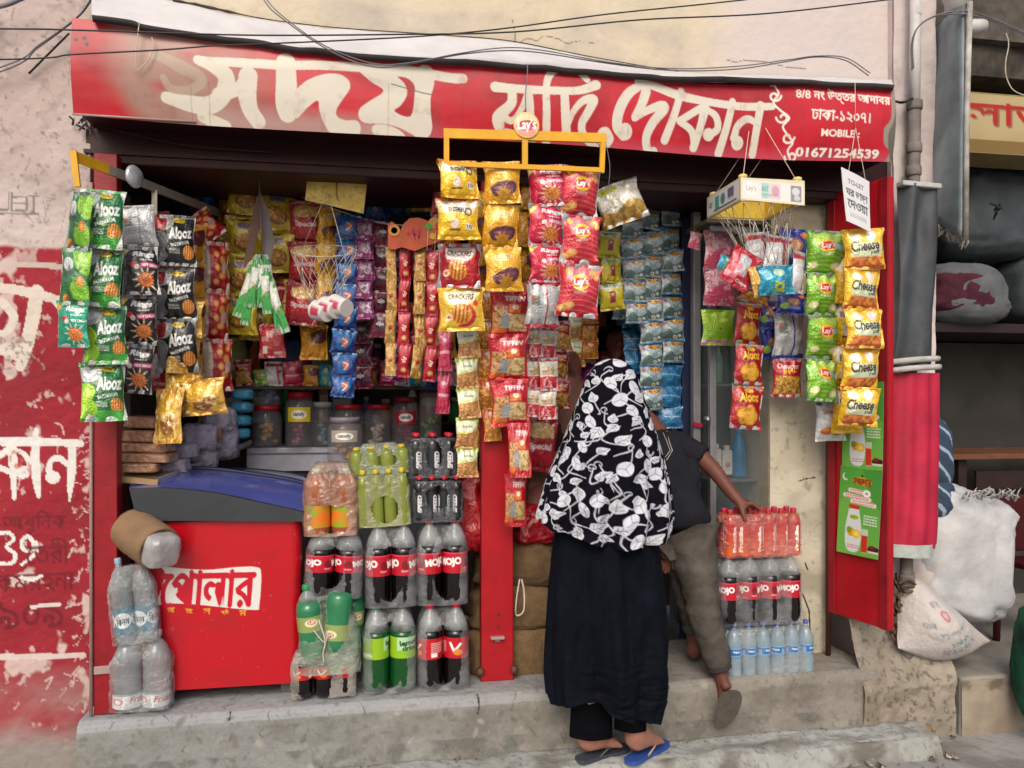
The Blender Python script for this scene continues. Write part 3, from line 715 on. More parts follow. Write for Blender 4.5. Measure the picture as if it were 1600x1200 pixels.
def d_alooz(base, lime, top, seal, W=60, H=88):
    c = cnv(W, H); c.fill(base); c.noise(.06, .5, .7, '#000000', 3, .25)
    c.poly([(0, 30), (14, 34), (20, 46), (14, 62), (18, 74), (6, 84), (0, 84)], lime, 1, 4); c.poly([(0, 36), (10, 40), (14, 50), (6, 58), (0, 60)], top, .55, 4)
    c.ell(13, 17, 16, 13, '#aab1ae', -.5); c.ell(12, 14, 10, 8, '#d2d7d5', -.5); c.line([(4, 24), (14, 10), (20, 8)], 1.2, '#7d8582', .7, 4)
    c.ell(36, 10, 9, 4.5, '#c8b321', .15); c.text('Bombay', 30, 8, 42, 12, '#7c1c12', bold=.02)
    c.text('Alooz', 20, 22, 57, 43, '#f2f2ee', rot=-.1, bold=.03, shear=.25)
    c.poly([(22, 52), (50, 45), (52, 50), (24, 57)], '#e9efe9'); c.text('CRACKERS', 24, 48, 50, 54, base, rot=-.24, bold=.03)
    small_lines(c, 20, 60, 36, 4, '#dfe8df', 1.0, 2); chip(c, 49, 65, 8.5, 12, .15); seals(c, W, H, seal); return c
c = d_alooz('#146a30', '#94cc24', '#c0e252', '#3c9a3c'); c.vgrad(72, 88, '#3a9c3c', '#58b84a'); c.poly([(0, 60), (16, 58), (22, 72), (12, 84), (0, 84)], '#94cc24', 1, 3); seals(c, 60, 88, '#3ba03c'); D['green'] = (c, '#9aa39d')
c = d_alooz('#19191b', '#7d7f82', '#a5a7aa', '#232325'); c.poly([(0, 4), (18, 6), (16, 26), (6, 30), (0, 24)], '#a3202a', 1, 4); c.noise(.2, .5, .6, '#d54a50', 3, .7, (2, 8, 14, 24)); c.text('Alooz', 20, 22, 57, 43, '#f2f2ee', rot=-.1, bold=.03, shear=.25); D['black'] = (c, '#8e9092')
c = cnv(60, 88); c.fill('#146430'); c.poly([(18, 0), (60, 0), (60, 40), (34, 30)], '#7fba1e', 1, 4); c.poly([(30, 46), (56, 50), (58, 80), (24, 74)], '#6fae1d', 1, 4); c.ell(16, 26, 13, 10, '#c9d0cb', .7, .8); chip(c, 46, 52, 7, 8); chip(c, 14, 78, 6, 7); c.noise(.08, .55, .65, '#052c14', 4, .7); seals(c, 60, 88, '#12622c'); D['greenside'] = (c, '#9aa39d')
def d_star(base, band, W=52, H=76):
    c = cnv(W, H); c.fill(base); c.poly([(0, 5), (14, 5), (0, 20)], '#e2c22a')
    c.text('Rings', 16, 9, 47, 20, '#eceae8', bold=.04, shear=.2, rot=.05); small_lines(c, 26, 22, 44, 1, '#ffffff', 1.6, 3)
    c.rect(26, 28, W, 35, band); c.text('HOT CHILLI', 28, 29.5, 51, 33.5, '#ffffff', bold=.03); c.ell(16, 30, 5, 5, '#c8282c'); c.ell(20, 34, 4, 4, '#efe1da')
    sun_chip(c, 34, 54, 11); seals(c, W, H, base, 4); return c
D['star_black'] = (d_star('#17130f', '#d83a78'), '#9a9b9c'); D['star_teal'] = (d_star('#0d9b7c', '#0d9b7c'), '#9a9b9c'); D['star_pink'] = (d_star('#c3133f', '#e77aa0'), '#a6a8aa')
c = D['star_pink'][0]; c.ell(34, 54, 20, 20, '#e04a76', 0, .35); sun_chip(c, 32, 54, 11, '#d98a2a', '#f2c9a0', 13); 
def d_back(stripe, W=52, H=68):
    c = cnv(W, H); c.fill('#b3b6b9'); c.noise(.12, .45, .65, '#d3d6d8', 3, .8); c.rect(W * .55, 0, W * .6, H, stripe); c.rect(5, 20, 18, 34, '#6f7b74'); c.rect(6, 21, 11, 27, '#b4483c'); small_lines(c, 6, 38, 24, 6, '#63686c', .8, 5); small_lines(c, 33, 44, 47, 4, '#63686c', .8, 6); seals(c, W, H, stripe, 5); return c
D['back_red'] = (d_back('#a81834'), '#b01834'); D['back_blue'] = (d_back('#1b2f8c'), '#22308a'); D['back_plain'] = (d_back('#8f9396'), '#a0a0a0')
def d_lays(base, pale, dk, item, W=58, H=78):
    c = cnv(W, H); c.fill(base); c.noise(.05, .4, .7, dk, 3, .6)
    for k in range(7): c.line([(0, 34 + k * 7), (W * .5, 30 + k * 7.5), (W, 36 + k * 7)], 2.2, pale, .4, 5)
    c.poly([(8, 6), (50, 6), (44, 22), (14, 24)], pale, .75, 4)
    c.ell(29, 27, 13, 12, '#e8c02a'); c.ell(29, 27, 13.5, 7, '#d01c2a', -.08); c.text('Lay\u2019s', 19, 21.5, 40, 33, '#fbf5ee', rot=-.08, bold=.03, shear=.15)
    small_lines(c, 20, 40, 38, 2, '#f6f0e6', 1, 3); item(c); seals(c, W, H, dk, 5); return c
def it1(c):
    for q in ((16, 61, 8, 6), (8, 66, 7, 5), (47, 12, 6, 6), (52, 18, 5, 5)): c.ell(*q, '#e8a04c'); c.ell(q[0], q[1], q[2] * .6, q[3] * .6, '#f2c27c')
    c.ell(12, 12, 4, 4, '#efb42c')
def it2(c):
    for q in ((11, 60, 7, 6), (44, 62, 8, 6)): c.ell(*q, '#d9d89a'); c.ell(q[0], q[1], q[2] * .6, q[3] * .6, '#ecebc0')
    c.poly([(38, 22), (56, 26), (54, 32), (40, 32)], '#9fd0cf', .7)
D['lays_red'] = (d_lays('#cc2434', '#ec8490', '#b0162a', it1), '#a6a8aa'); D['lays_green'] = (d_lays('#6fae22', '#b9dc5c', '#4f9416', it2), '#9aa39d')
W, H = 60, 66; c = cnv(W, H); c.fill('#e6b414'); c.vgrad(0, 30, '#e8b616', '#f2cf4a'); c.ell(18, 14, 9, 6, '#f3ead2'); c.ell(41, 13, 7, 9, '#efe3dd'); c.poly([(14, 24), (52, 26), (52, 46), (10, 44)], '#cfe0c2', .9, 3); c.text('Cheese', 8, 20, 52, 37, '#3c2a1e', bold=.035, shear=.1); c.text('puff', 38, 37, 52, 44, '#3c2a1e', bold=.03)
c.noise(.16, .3, .55, '#c25a2a', 3, 1, (6, 46, 56, 61)); c.noise(.2, .5, .6, '#e88a4a', 8, .9, (6, 46, 56, 61)); c.vgrad(59, 66, '#b4552c', '#a34a26'); c.rect(0, 0, 60, 4, '#d79d12'); D['cheese'] = (c, '#d9a81c')
c = cnv(W, H); c.fill('#ecbf12'); c.vgrad(0, 26, '#f0dfc8', '#efc93a'); c.poly([(6, 8), (54, 6), (48, 22), (12, 24)], '#f3efe8', .85, 3); c.text('Cheese', 14, 15, 50, 29, '#2f2a2a', rot=PI, bold=.035); c.ell(24, 42, 6, 8, '#f2e6d6'); c.rect(16, 50, 32, 53, '#7c2a1c'); c.ell(46, 46, 6, 5.5, '#f1efe6'); c.text('10', 42, 43, 50, 49, '#3a3a3a', bold=.03); c.rect(0, 0, 60, 4, '#d3463f'); c.rect(0, 58, 60, 66, '#dfae14'); c.noise(.1, .5, .7, '#d99f0c', 5, .5); D['puff'] = (c, '#d9a81c')
def d_crack(base, seal, W=62, H=66):
    c = cnv(W, H); c.fill(base); c.poly([(10, 8), (52, 6), (46, 26), (14, 26)], '#ded9d2' if base[1] != 'e' else '#f4ecd2', .85, 3); c.text('CRACKERS', 13, 11, 49, 20, '#37302c', bold=.03); chip(c, 30, 40, 14, 15, .2); c.line([(44, 30), (48, 44), (40, 56), (28, 58)], [4, 6, 6, 3], '#c11a26', 1, 4); c.ell(12, 46, 5, 5, '#e6c9a6'); c.ell(12, 46, 2, 2, '#b53d2c'); c.ell(52, 26, 4, 5, '#d94a35'); seals(c, W, H, seal, 5); return c
D['crack_red'] = (d_crack('#a5101f', '#b3131f'), '#a6a8aa'); D['crack_yellow'] = (d_crack('#e2b83c', '#d9ab12'), '#d9a81c')
W, H = 54, 68; c = cnv(W, H); c.fill('#dda014'); c.vgrad(4, 34, '#e7b62e', '#dda318'); c.ell(27, 17, 15, 6, '#f2dfa4', -.1, .8); small_lines(c, 15, 15, 40, 2, '#a8701a', 1.6, 4); c.poly([(8, 46), (20, 38), (46, 34), (50, 44), (40, 56), (16, 58)], '#5a2b3a', 1, 2); c.poly([(14, 44), (44, 40), (40, 48), (20, 50)], '#7d4552', 1, 2); c.star(30, 56, 8, 14, 9, '#b9810e'); seals(c, W, H, '#d9a21a'); D['gold'] = (c, '#cf9a1a')
c = cnv(W, H); c.fill('#c98512'); c.noise(.1, .4, .6, '#e2a526', 3); c.poly([(20, 18), (50, 8), (54, 30), (26, 40)], '#5d2024', 1, 3); c.star(26, 46, 9, 15, 8, '#d9981c'); seals(c, W, H, '#c58a1a'); D['orange'] = (c, '#c4932a')
W, H = 54, 72; c = cnv(W, H); c.fill('#a80f1c'); c.text('Alooz', 8, 12, 46, 28, '#ecc62e', rot=-.1, bold=.03, shear=.2); c.ell(28, 9, 8, 3.5, '#d9b21e')
for q in ((18, 46), (30, 42), (38, 50), (22, 56), (33, 57)): c.ell(*q, 10, 9, '#d98f1e')
for q in ((18, 46), (30, 42), (38, 50), (22, 56), (33, 57)): c.ell(q[0], q[1], 7.5, 6.5, '#edb23c')
c.noise(.1, .55, .7, '#6e0814', 4, .5); seals(c, W, H, '#b01420'); c.rect(0, 0, 54, 3, '#e0a822'); D['alooz_red'] = (c, '#a6a8aa')
W, H = 34, 48; c = cnv(W, H, 1.3); c.vgrad(0, 26, '#9cba4a', '#dbe3b4'); c.poly([(0, 8), (20, 4), (34, 12), (34, 24), (0, 22)], '#e4e8d0', .8, 3); c.text('doodles', 9, 11, 25, 15, '#4a5a30', bold=.02); c.line([(2, 27), (12, 22), (22, 24), (33, 16)], 2.6, '#c6cf1e', 1, 4); c.poly([(0, 27), (34, 20), (34, 48), (0, 48)], '#bd8248'); c.noise(.35, .45, .6, '#dca867', 5, .9, (0, 27, 34, 48)); c.noise(.5, .55, .62, '#7d4c22', 9, .8, (0, 26, 34, 48)); D['noodle_green'] = (c, '#c9a06a')
W, H = 56, 72; c = cnv(W, H); c.fill('#b50d22'); c.rect(2, 26, 24, 58, '#c99a62'); c.noise(.3, .45, .6, '#8e5a2a', 5, .9, (2, 26, 24, 58)); c.rect(26, 36, 52, 62, '#d9c08c'); c.noise(.3, .45, .6, '#a77e46', 6, .9, (26, 36, 52, 62)); c.rect(26, 22, 44, 34, '#d9701e'); c.ell(36, 26, 5, 3.5, '#efe1d0'); c.rect(2, 58, 22, 66, '#d4681c'); c.poly([(14, 40), (26, 36), (26, 58), (14, 58)], '#8f979c'); c.text('TIFFIN', 20, 10, 50, 17, '#f0dede', bold=.03, shear=.2); seals(c, W, H, '#c01428', 5); D['noodle_red'] = (c, '#b01020')
W, H = 36, 50; c = cnv(W, H, 1.2); c.fill('#c2761c'); c.noise(.3, .45, .6, '#e0a53a', 5); c.noise(.45, .55, .62, '#7a3c10', 9, .8); c.rect(0, 0, 36, 12, '#c2521a'); c.ell(18, 8, 6, 4, '#e9d6c0'); c.rect(0, 44, 36, 50, '#cf8a22'); D['noodle_orange'] = (c, '#b87a2a')
W, H = 28, 46; c = cnv(W, H, 1.3); c.fill('#b8b9b6'); c.noise(.3, .45, .6, '#d8cdb8', 5); c.rect(4, 12, 22, 24, '#b69a70'); c.noise(.5, .5, .6, '#7d5c36', 7, .8, (4, 12, 22, 24)); c.vgrad(26, 46, '#b51028', '#c0152c'); c.rect(0, 0, 28, 5, '#a20f22'); c.noise(.2, .6, .7, '#ffffff', 4, .5); D['clear_red'] = (c, '#a6a8aa')
W, H = 44, 66; c = cnv(W, H); c.fill('#b41420'); c.rect(0, 0, 13, H, '#cdb9a6'); c.noise(.1, .5, .65, '#7d0c16', 4, .7, (13, 0, W, H))
for q in ((24, 16, 5, 4), (34, 24, 5, 6), (26, 34, 5, 5), (32, 44, 6, 5), (22, 52, 5, 4), (37, 12, 4, 4)): c.ell(*q, '#df8a3a'); c.ell(q[0], q[1], q[2] * .6, q[3] * .6, '#f0b066')
c.ell(37, 34, 5, 8, '#e7d9d6', .2, .6); seals(c, W, H, '#a01020', 4); D['red_cream'] = (c, '#c9b8a8')
W, H = 36, 38; c = cnv(W, H, 1.3); c.fill('#3a6a94'); c.rect(0, 4, 36, 38, '#7f98a3'); c.rect(14, 4, 34, 11, '#c08a2a'); c.text('Mr Cafe', 15, 5.5, 33, 10, '#5f2410', bold=.02); c.noise(.2, .45, .6, '#b9c8cb', 4, .8, (0, 8, 36, 26)); c.poly([(0, 26), (12, 18), (22, 26), (36, 20), (36, 36), (0, 36)], '#36534f', .8, 3); c.ell(22, 31, 3, 2.6, '#d2cfc4'); c.ell(22, 31, 1.4, 1.2, '#40352c'); c.ell(29, 29, 2.6, 2.4, '#d2cfc4'); c.rect(0, 34, 36, 36, '#b6bdb8'); c.rect(0, 36, 36, 38, '#2c6da8'); c.ell(6, 9, 3, 2.5, '#b54036'); D['coffee'] = (c, '#48708c')
c = cnv(36, 38, 1.3); c.fill('#155a8c'); c.noise(.15, .45, .65, '#2f86b8', 4); c.rect(0, 17, 36, 19, '#9fc4d8', .5); D['blue_plain'] = (c, '#1d5f90')
c = cnv(36, 38, 1.3); c.fill('#123a86'); c.vgrad(0, 16, '#2f7fc0', '#16459c'); c.poly([(8, 14), (26, 8), (30, 20), (18, 32), (8, 28)], '#2a77c2', .9, 3); c.poly([(14, 16), (24, 12), (25, 20), (20, 28)], '#e0682e', 1, 3); c.line([(16, 14), (24, 18), (17, 26)], 2, '#e9e4e0'); c.rect(0, 35, 36, 38, '#0e2a66'); c.rect(0, 0, 36, 2, '#9fc0d8'); D['blue'] = (c, '#15357a')
c = cnv(28, 36, 1.4); c.fill('#7d1660'); c.rect(4, 6, 24, 24, '#a98aa6'); c.noise(.35, .4, .6, '#5c2a52', 4, .9, (4, 6, 24, 24)); c.rect(0, 28, 28, 36, '#8c1a70'); c.noise(.2, .6, .7, '#e2cfe0', 8, .8); D['purple'] = (c, '#6c1254')
c = cnv(32, 36, 1.4); c.fill('#5d1037'); c.ell(16, 16, 9, 7, '#241425'); c.text('ojo', 10, 12, 22, 20, '#dccfd8', bold=.03); c.rect(0, 30, 32, 36, '#8c1238'); c.rect(0, 0, 32, 4, '#a9a0ac'); c.noise(.15, .55, .7, '#a31242', 3, .6); D['plum'] = (c, '#5a0f34')
W, H = 52, 58; c = cnv(W, H); c.fill('#b8a01a'); c.rect(9, 8, 43, 24, '#cdb32a'); c.ell(26, 5, 8, 3, '#7c3a12'); c.rect(15, 10, 37, 20, '#948b96'); c.text('NOODLES', 16, 12, 36, 17, '#5a4a66', bold=.02); c.ell(26, 38, 15, 12, '#7b4a16'); c.ell(26, 36, 12, 9, '#a06a26'); c.noise(.3, .5, .6, '#d0a04a', 5, .9, (15, 28, 37, 46)); c.rect(44, 8, 48, 50, '#d8c62a'); seals(c, W, H, '#c3ab1c', 4); D['noodle_yellow'] = (c, '#b59c1c')
W, H = 46, 60; c = cnv(W, H); c.fill('#a30f22'); c.ell(24, 14, 18, 9, '#c99a50'); c.noise(.3, .45, .6, '#e6c68a', 5, .8, (8, 6, 42, 22)); c.rect(0, 26, W, 46, '#b5122a'); c.text('Special', 8, 28, 40, 37, '#f0d8d8', bold=.04); c.rect(0, 52, W, H, '#8e0d1c'); seals(c, W, H, '#96101e', 4); D['red_snack'] = (c, '#8e1020')
c = cnv(W, H); c.fill('#a8101e'); c.rect(4, 8, 20, 20, '#c22a34'); small_lines(c, 24, 10, 40, 5, '#e9cfcf', 1, 3); small_lines(c, 5, 24, 18, 4, '#e9cfcf', 1, 4); c.rect(6, 40, 14, 52, '#d8d4ce'); small_lines(c, 26, 50, 40, 2, '#ffffff', 1.3, 8); seals(c, W, H, '#9c0f1e', 3); D['red_box'] = (c, '#8e1020')
c = cnv(16, 50, 1.6); c.fill('#b98a3a'); c.noise(.3, .45, .65, '#dfbc76', 5); c.ell(8, 26, 4, 3, '#a8262a'); c.rect(0, 0, 16, 3, '#d8b878'); c.rect(0, 47, 16, 50, '#9c7024'); D['candy_gold'] = (c, '#a97c30')
c = cnv(17, 50, 1.6); c.fill('#b8122a'); c.vgrad(3, 18, '#d8707c', '#c02236'); c.text('dd', 4, 20, 12, 27, '#f5e2cf', bold=.03, rot=-1.2); c.ell(9, 38, 4, 4, '#e0913a'); c.ell(9, 38, 2, 2, '#f0dcc0'); c.rect(0, 47, 17, 50, '#d85a6c'); D['candy_red'] = (c, '#a81228')
c = cnv(20, 56, 1.5); c.fill('#c01a4e'); c.vgrad(0, 20, '#e08aa2', '#c02456'); c.ell(10, 16, 6, 7, '#d45a80'); c.ell(10, 16, 3, 3, '#f0ccd4'); c.rect(2, 30, 18, 34, '#e6a6b8'); c.noise(.2, .55, .65, '#7d0c30', 3, .6); D['candy_pink'] = (c, '#a01240')
W, H = 34, 44; c = cnv(W, H, 1.3); c.fill('#c4b414'); c.rect(0, 0, W, 9, '#b8c4b0'); c.text('MILK', 8, 2, 26, 7, '#5a7a5a'); c.ell(18, 18, 5, 5, '#8e1230'); c.rect(14, 20, 22, 32, '#8e1230'); c.ell(18, 18, 2.4, 2.4, '#e0b0a0'); c.rect(0, 38, W, 44, '#a89a10'); D['yellow_red'] = (c, '#b5a512')
W, H = 60, 50; c = cnv(W, H); c.fill('#c9c6b8'); c.noise(.12, .4, .6, '#e8e6dc', 3); c.poly([(0, 30), (20, 36), (40, 28), (60, 34), (60, 50), (0, 50)], '#b08a3a', 1, 3); c.poly([(6, 4), (30, 2), (34, 10), (10, 12)], '#c9cf2a'); c.noise(.2, .55, .65, '#7a5c2a', 5, .8, (0, 30, 60, 50)); D['silver_gold'] = (c, '#a6a8aa')
W, H = 44, 62; c = cnv(W, H); c.fill('#c2c6cb'); c.text('Snacks', 8, 12, 36, 20, '#a62a3e', bold=.02); c.noise(.1, .5, .7, '#e2e5e8', 4); small_lines(c, 8, 26, 32, 2, '#8a9096', .9, 4); c.ell(16, 46, 10, 6, '#c25a1e'); c.ell(30, 48, 8, 5, '#7c7a2a'); c.ell(14, 44, 6, 3, '#e08a3a'); c.ell(5, 4, 5, 3, '#1f6a4c'); D['white_snack'] = (c, '#b9bcc0')
W, H = 50, 60; c = cnv(W, H); c.fill('#a80f26'); c.text('Chanachur', 6, 8, 44, 16, '#e9c8c0', bold=.03); c.text('JHAL', 14, 16, 40, 24, '#ecc62e', bold=.03, rot=-.1); c.rect(3, 27, 47, 55, '#b9862c'); c.noise(.3, .45, .6, '#e2b34e', 5, .9, (3, 27, 47, 55)); c.noise(.4, .56, .64, '#7c4a12', 8, .9, (3, 27, 47, 55)); seals(c, W, H, '#b01428', 4); D['chanachur'] = (c, '#a6a8aa')
c = cnv(W, H); c.fill('#d4d6da'); c.poly([(0, 0), (50, 0), (50, 10), (0, 14)], '#b3162e'); c.poly([(30, 8), (36, 8), (44, 60), (38, 60)], '#c0405a'); c.rect(6, 20, 24, 44, '#eceef0'); small_lines(c, 8, 24, 22, 6, '#7a7d85', .8, 3); c.ell(40, 24, 6, 4, '#b3162e'); seals(c, W, H, '#b8bcc2', 4); D['white_red'] = (c, '#c9ccd0')
c = cnv(W, H); c.fill('#b0142c'); c.rect(14, 10, 34, 42, '#b9c1c4'); c.rect(2, 42, 22, 50, '#d86c7c'); c.text('Chips', 24, 48, 44, 54, '#ecd8d8', bold=.03); c.noise(.1, .55, .65, '#e27088', 4, .8); seals(c, W, H, '#a01028', 4); D['red_grey'] = (c, '#b01428')
c = cnv(W, H); c.fill('#1487a8'); c.noise(.12, .45, .65, '#3fb4cc', 4); c.text('KICK', 12, 40, 42, 54, '#c9d22a', bold=.05, rot=-PI / 2); c.ell(26, 16, 8, 8, '#b7d6b0'); seals(c, W, H, '#0f6f90', 4); D['teal_kick'] = (c, '#2a8aa6')
c = cnv(W, H); c.fill('#1a2a86'); c.ell(26, 26, 13, 11, '#8f5a3c'); c.ell(26, 26, 9, 8, '#b98a6a'); c.ell(42, 10, 8, 4, '#d8701e', .2); c.ell(12, 40, 8, 8, '#7fae2a'); c.rect(16, 38, 40, 46, '#7f93c8', .7); seals(c, W, H, '#1c2c90', 4); D['indigo'] = (c, '#1c2c8a')
c = cnv(W, H); c.fill('#b8862a'); c.noise(.12, .4, .6, '#e0b24a', 4); c.poly([(10, 10), (40, 6), (44, 26), (12, 30)], '#d8a41c', 1, 2); c.poly([(14, 36), (40, 32), (36, 48), (16, 50)], '#8a4a1c', .8, 3); c.noise(.25, .6, .68, '#f3e2a4', 6, .9); seals(c, W, H, '#cf9c22', 4); D['gold_loose'] = (c, '#c4932a')
c = cnv(W, H); c.fill('#8f5f6a'); c.noise(.1, .4, .65, '#c08a96', 4); c.poly([(0, 34), (50, 26), (50, 60), (0, 60)], '#b53258', .9, 3); c.noise(.15, .55, .66, '#d8a6b4', 7, .8); D['pink_bag'] = (c, '#a06a78')
c = cnv(W, H); c.fill('#7fa61e'); c.vgrad(5, 48, '#94ba30', '#6c9a1a'); c.rect(0, 50, 50, 60, '#a07a80'); c.ell(34, 18, 8, 3, '#b9cf5a'); c.rect(25, 30, 30, 32, '#3a4a1c'); D['green_pack'] = (c, '#7fa61e')
c = cnv(24, 80, 1.2); c.fill('#c9d0c6'); c.rect(0, 0, 24, 14, '#2c8f3c'); c.poly([(0, 52), (24, 40), (24, 80), (0, 80)], '#2f9a40', 1, 2); c.ell(12, 30, 7, 10, '#e2e5df'); c.noise(.2, .55, .65, '#d9723c', 3, .8, (2, 36, 20, 50)); D['green_white'] = (c, '#a6b0a6')

# ---------------------------------------------------------------- packet shapes
_PK = {}
def packet_mesh(key, aspect, th=0.30, sealf=0.07, waist=0.105, seed=0):
    """a filled pillow pack one unit wide, hanging from its top edge; front faces -y"""
    k = (key, round(aspect, 2), th, seed)
    if k in _PK: return _PK[k]
    cvp, back = D[key]; nx, ny = cvp.nx, cvp.ny; rg = np.random.RandomState(seed * 31 + len(key))
    def surf(nx, ny, sgn, sh):
        u, v = np.meshgrid(np.linspace(0, 1, nx), np.linspace(0, 1, ny)); vp = np.clip((v - sealf) / (1 - 2 * sealf), 0, 1); s = 2 * u - 1
        arch = np.sin(PI * vp) ** 0.75
        prof = arch * np.clip(1 - np.abs(s) ** 2.4, 0, 1) ** 0.7
        x = (u - .5) * (1 - waist * np.sin(PI * vp) ** .8) + .012 * np.sin(v * 9 + sh[3])
        de = np.minimum(v, 1 - v)                                   # creases running out of the seals
        cre = sum(a * np.sin((f * s + p)) for a, f, p in zip(sh[0], sh[1], sh[2])) * np.exp(-((de - sealf) / .13).clip(0) ** 1.2) * np.clip(de / sealf, 0, 1)
        side = .014 * np.sin(v * 26 + sh[3]) * np.clip(np.abs(s) - .6, 0, 1) * 2.5 * arch
        y = sgn * th * (.5 * prof + .10 * cre * (.4 + .6 * np.abs(s)) + .20 * (fbm(u * 2.6 + sh[3], v * 2.6 * aspect, seed + 3, 2) - .5) * arch - .22 * np.abs(fbm(u * 3.2 + v + sh[3], v * 3.2 * aspect - u, seed + 13, 2) - .5) * arch + side)
        y = y + .03 * np.sin(u * 6 + sh[3]) * np.clip(1 - de / sealf, 0, 1)
        z = -v * aspect + .018 * np.sin(PI * u * 2 + sh[3]) * (1 - np.abs(2 * v - 1))
        return np.stack([x, y, z], -1).reshape(-1, 3)
    sh = (rg.uniform(.3, 1, 4), rg.uniform(3, 14, 4), rg.uniform(0, 6, 4), rg.uniform(0, 6))
    Vf = surf(nx, ny, -1, sh); bn, bm_ = 13, 17; sh2 = (sh[0], sh[1], sh[2] + 1, sh[3]); Vb = surf(bn, bm_, 1, sh2)
    F = np.concatenate([grid_faces(nx, ny), grid_faces(bn, bm_, len(Vf), True)])
    cols = np.concatenate([cvp.cols(), np.tile(np.array(lin(back)), (len(Vb), 1))])
    me = mesh_np('packet', np.concatenate([Vf, Vb]), F, M['foil'], cols, True); _PK[k] = me; return me
RS = random.Random(11)
def strip(name, pname, label, cat, group, segs, Y, yaw=0.0, th=0.3, zig=10, clip=True):
    """a chain of packs: segs = [(design, x0,y0, x1,y1, width_px, count)] in photo pixels on the plane y = Y"""
    f = segs[0]; top = at(f[1], f[2], Y)
    t = empty(name, top, (0, 0, 0), label, cat, group)
    for (key, x0, y0, x1, y1, wp, n) in segs:
        A = at(x0, y0, Y); B = at(x1, y1, Y); wd = wp * mpp((x0 + x1) / 2, Y) * 1.12; L = (B - A).length; h = L / n; roll = math.atan2((B.x - A.x), -(B.z - A.z))
        for k in range(n):
            p = A.lerp(B, k / n) - top
            me = packet_mesh(key, round(h * 1.02 / wd, 2), th, seed=(k * 2 + RS.randint(0, 4)) % 5)
            o = inst(pname, me, t, p + Vector((RS.uniform(-.005, .005), RS.uniform(-.008, .008), RS.uniform(-.003, .003))), (R(RS.uniform(-zig, zig)), -roll + R(RS.uniform(-4, 4)), yaw + R(RS.uniform(-14, 14))), wd * RS.uniform(.97, 1.06))
    return t
G_L = 'packet strips hanging from the left rack'; G_C = 'packet strips hanging from the centre rack'; G_R = 'packet strips hanging at the right of the shop'; G_M = 'sachet strips hanging on a cord inside the shop'
strip('packet_strip', 'packet', 'dark green cracker packets seen edge-on with a small teal packet below, nearest the left wall', 'chips strip', G_L, [('greenside', 127, 300, 112, 472, 42, 2), ('star_teal', 113, 470, 112, 538, 46, 1)], -.28, R(-20))
strip('packet_strip', 'packet', 'strip of four bright green cracker packets with white lettering over the left post', 'chips strip', G_L, [('green', 164, 297, 158, 658, 57, 4)], -.2, R(5), .36)
strip('packet_strip', 'packet', 'strip of black star-print snack packets topped by a silver back-side packet', 'chips strip', G_L, [('back_plain', 212, 320, 217, 385, 50, 1), ('star_black', 217, 385, 216, 616, 49, 3)], -.07, R(6), .34)
strip('packet_strip', 'packet', 'strip of three black cracker packets with white lettering and red tops', 'chips strip', G_L, [('black', 272, 338, 270, 578, 55, 3)], .06, R(8), .38)
strip('packet_strip', 'packet', 'strip of orange and brown snack packets between the black and the red strips', 'chips strip', G_L, [('orange', 300, 350, 292, 640, 44, 5)], .18, R(25), .4)
strip('packet_strip', 'packet', 'curving strip of red chips packets with cream side seams, right end of the left rack', 'chips strip', G_L, [('red_cream', 300, 336, 332, 376, 44, 1), ('red_cream', 333, 376, 342, 608, 40, 3)], .3, R(15), .5)
strip('packet_strip', 'packet', 'pair of crumpled gold snack packets hanging over the wrapped biscuits', 'chips strip', G_L, [('gold_loose', 268, 606, 268, 694, 44, 1), ('gold_loose', 312, 592, 318, 645, 62, 1)], .02, R(-10), .4)
# centre
strip('packet_strip', 'packet', 'two yellow cheese puff packets at the left end of the centre rack, upside down', 'chips strip', G_C, [('puff', 714, 250, 713, 374, 60, 2)], -.27, 0, .34)
strip('packet_strip', 'packet', 'red cracker packet with a yellow cracker packet beneath, under the cheese puffs', 'chips strip', G_C, [('crack_red', 718, 382, 718, 450, 62, 1), ('crack_yellow', 718, 449, 717, 514, 63, 1)], -.2, R(-4), .34)
strip('packet_strip', 'packet', 'strip of three golden snack packets with a dark splash, second on the centre rack', 'chips strip', G_C, [('gold', 783, 251, 787, 454, 54, 3)], -.26, 0, .38)
strip('packet_strip', 'packet', 'shaded golden packets hanging behind the cheese puffs and the bright golden strip', 'chips strip', G_C, [('gold', 752, 300, 753, 450, 40, 2)], -.06, R(12), .3)
strip('packet_strip', 'packet', 'strip of magenta star-print packets ending in a silver back-side packet', 'chips strip', G_C, [('star_pink', 854, 258, 852, 442, 52, 3), ('back_red', 851, 440, 850, 512, 52, 1)], -.25, 0, .36)
strip('packet_strip', 'packet', 'strip of three pinkish red potato chips packets at the right end of the centre rack', 'chips strip', G_C, [('lays_red', 911, 261, 906, 490, 58, 3)], -.27, R(-3), .38)
strip('packet_strip', 'packet', 'silver backs of packets seen between the magenta and the pinkish red strips', 'chips strip', G_C, [('back_plain', 878, 322, 878, 480, 34, 2)], -.1, R(10), .3)
strip('noodle_strip', 'noodle_packet', 'narrow strip of pale green and brown noodle packets left of the centre post', 'noodle strip', G_C, [('noodle_green', 729, 512, 732, 745, 33, 5)], -.1, 0, .3)
strip('noodle_strip', 'noodle_packet', 'shaded strip of orange noodle packets just behind the red noodle packets', 'noodle strip', G_C, [('noodle_orange', 764, 452, 764, 640, 38, 4), ('noodle_orange', 768, 640, 769, 690, 26, 1)], -.03, 0, .3)
strip('noodle_strip', 'noodle_packet', 'wide strip of red noodle packets with clear windows in front of the red post', 'noodle strip', G_C, [('noodle_red', 797, 452, 792, 664, 56, 3), ('noodle_red', 810, 660, 806, 822, 32, 2)], -.14, 0, .26)
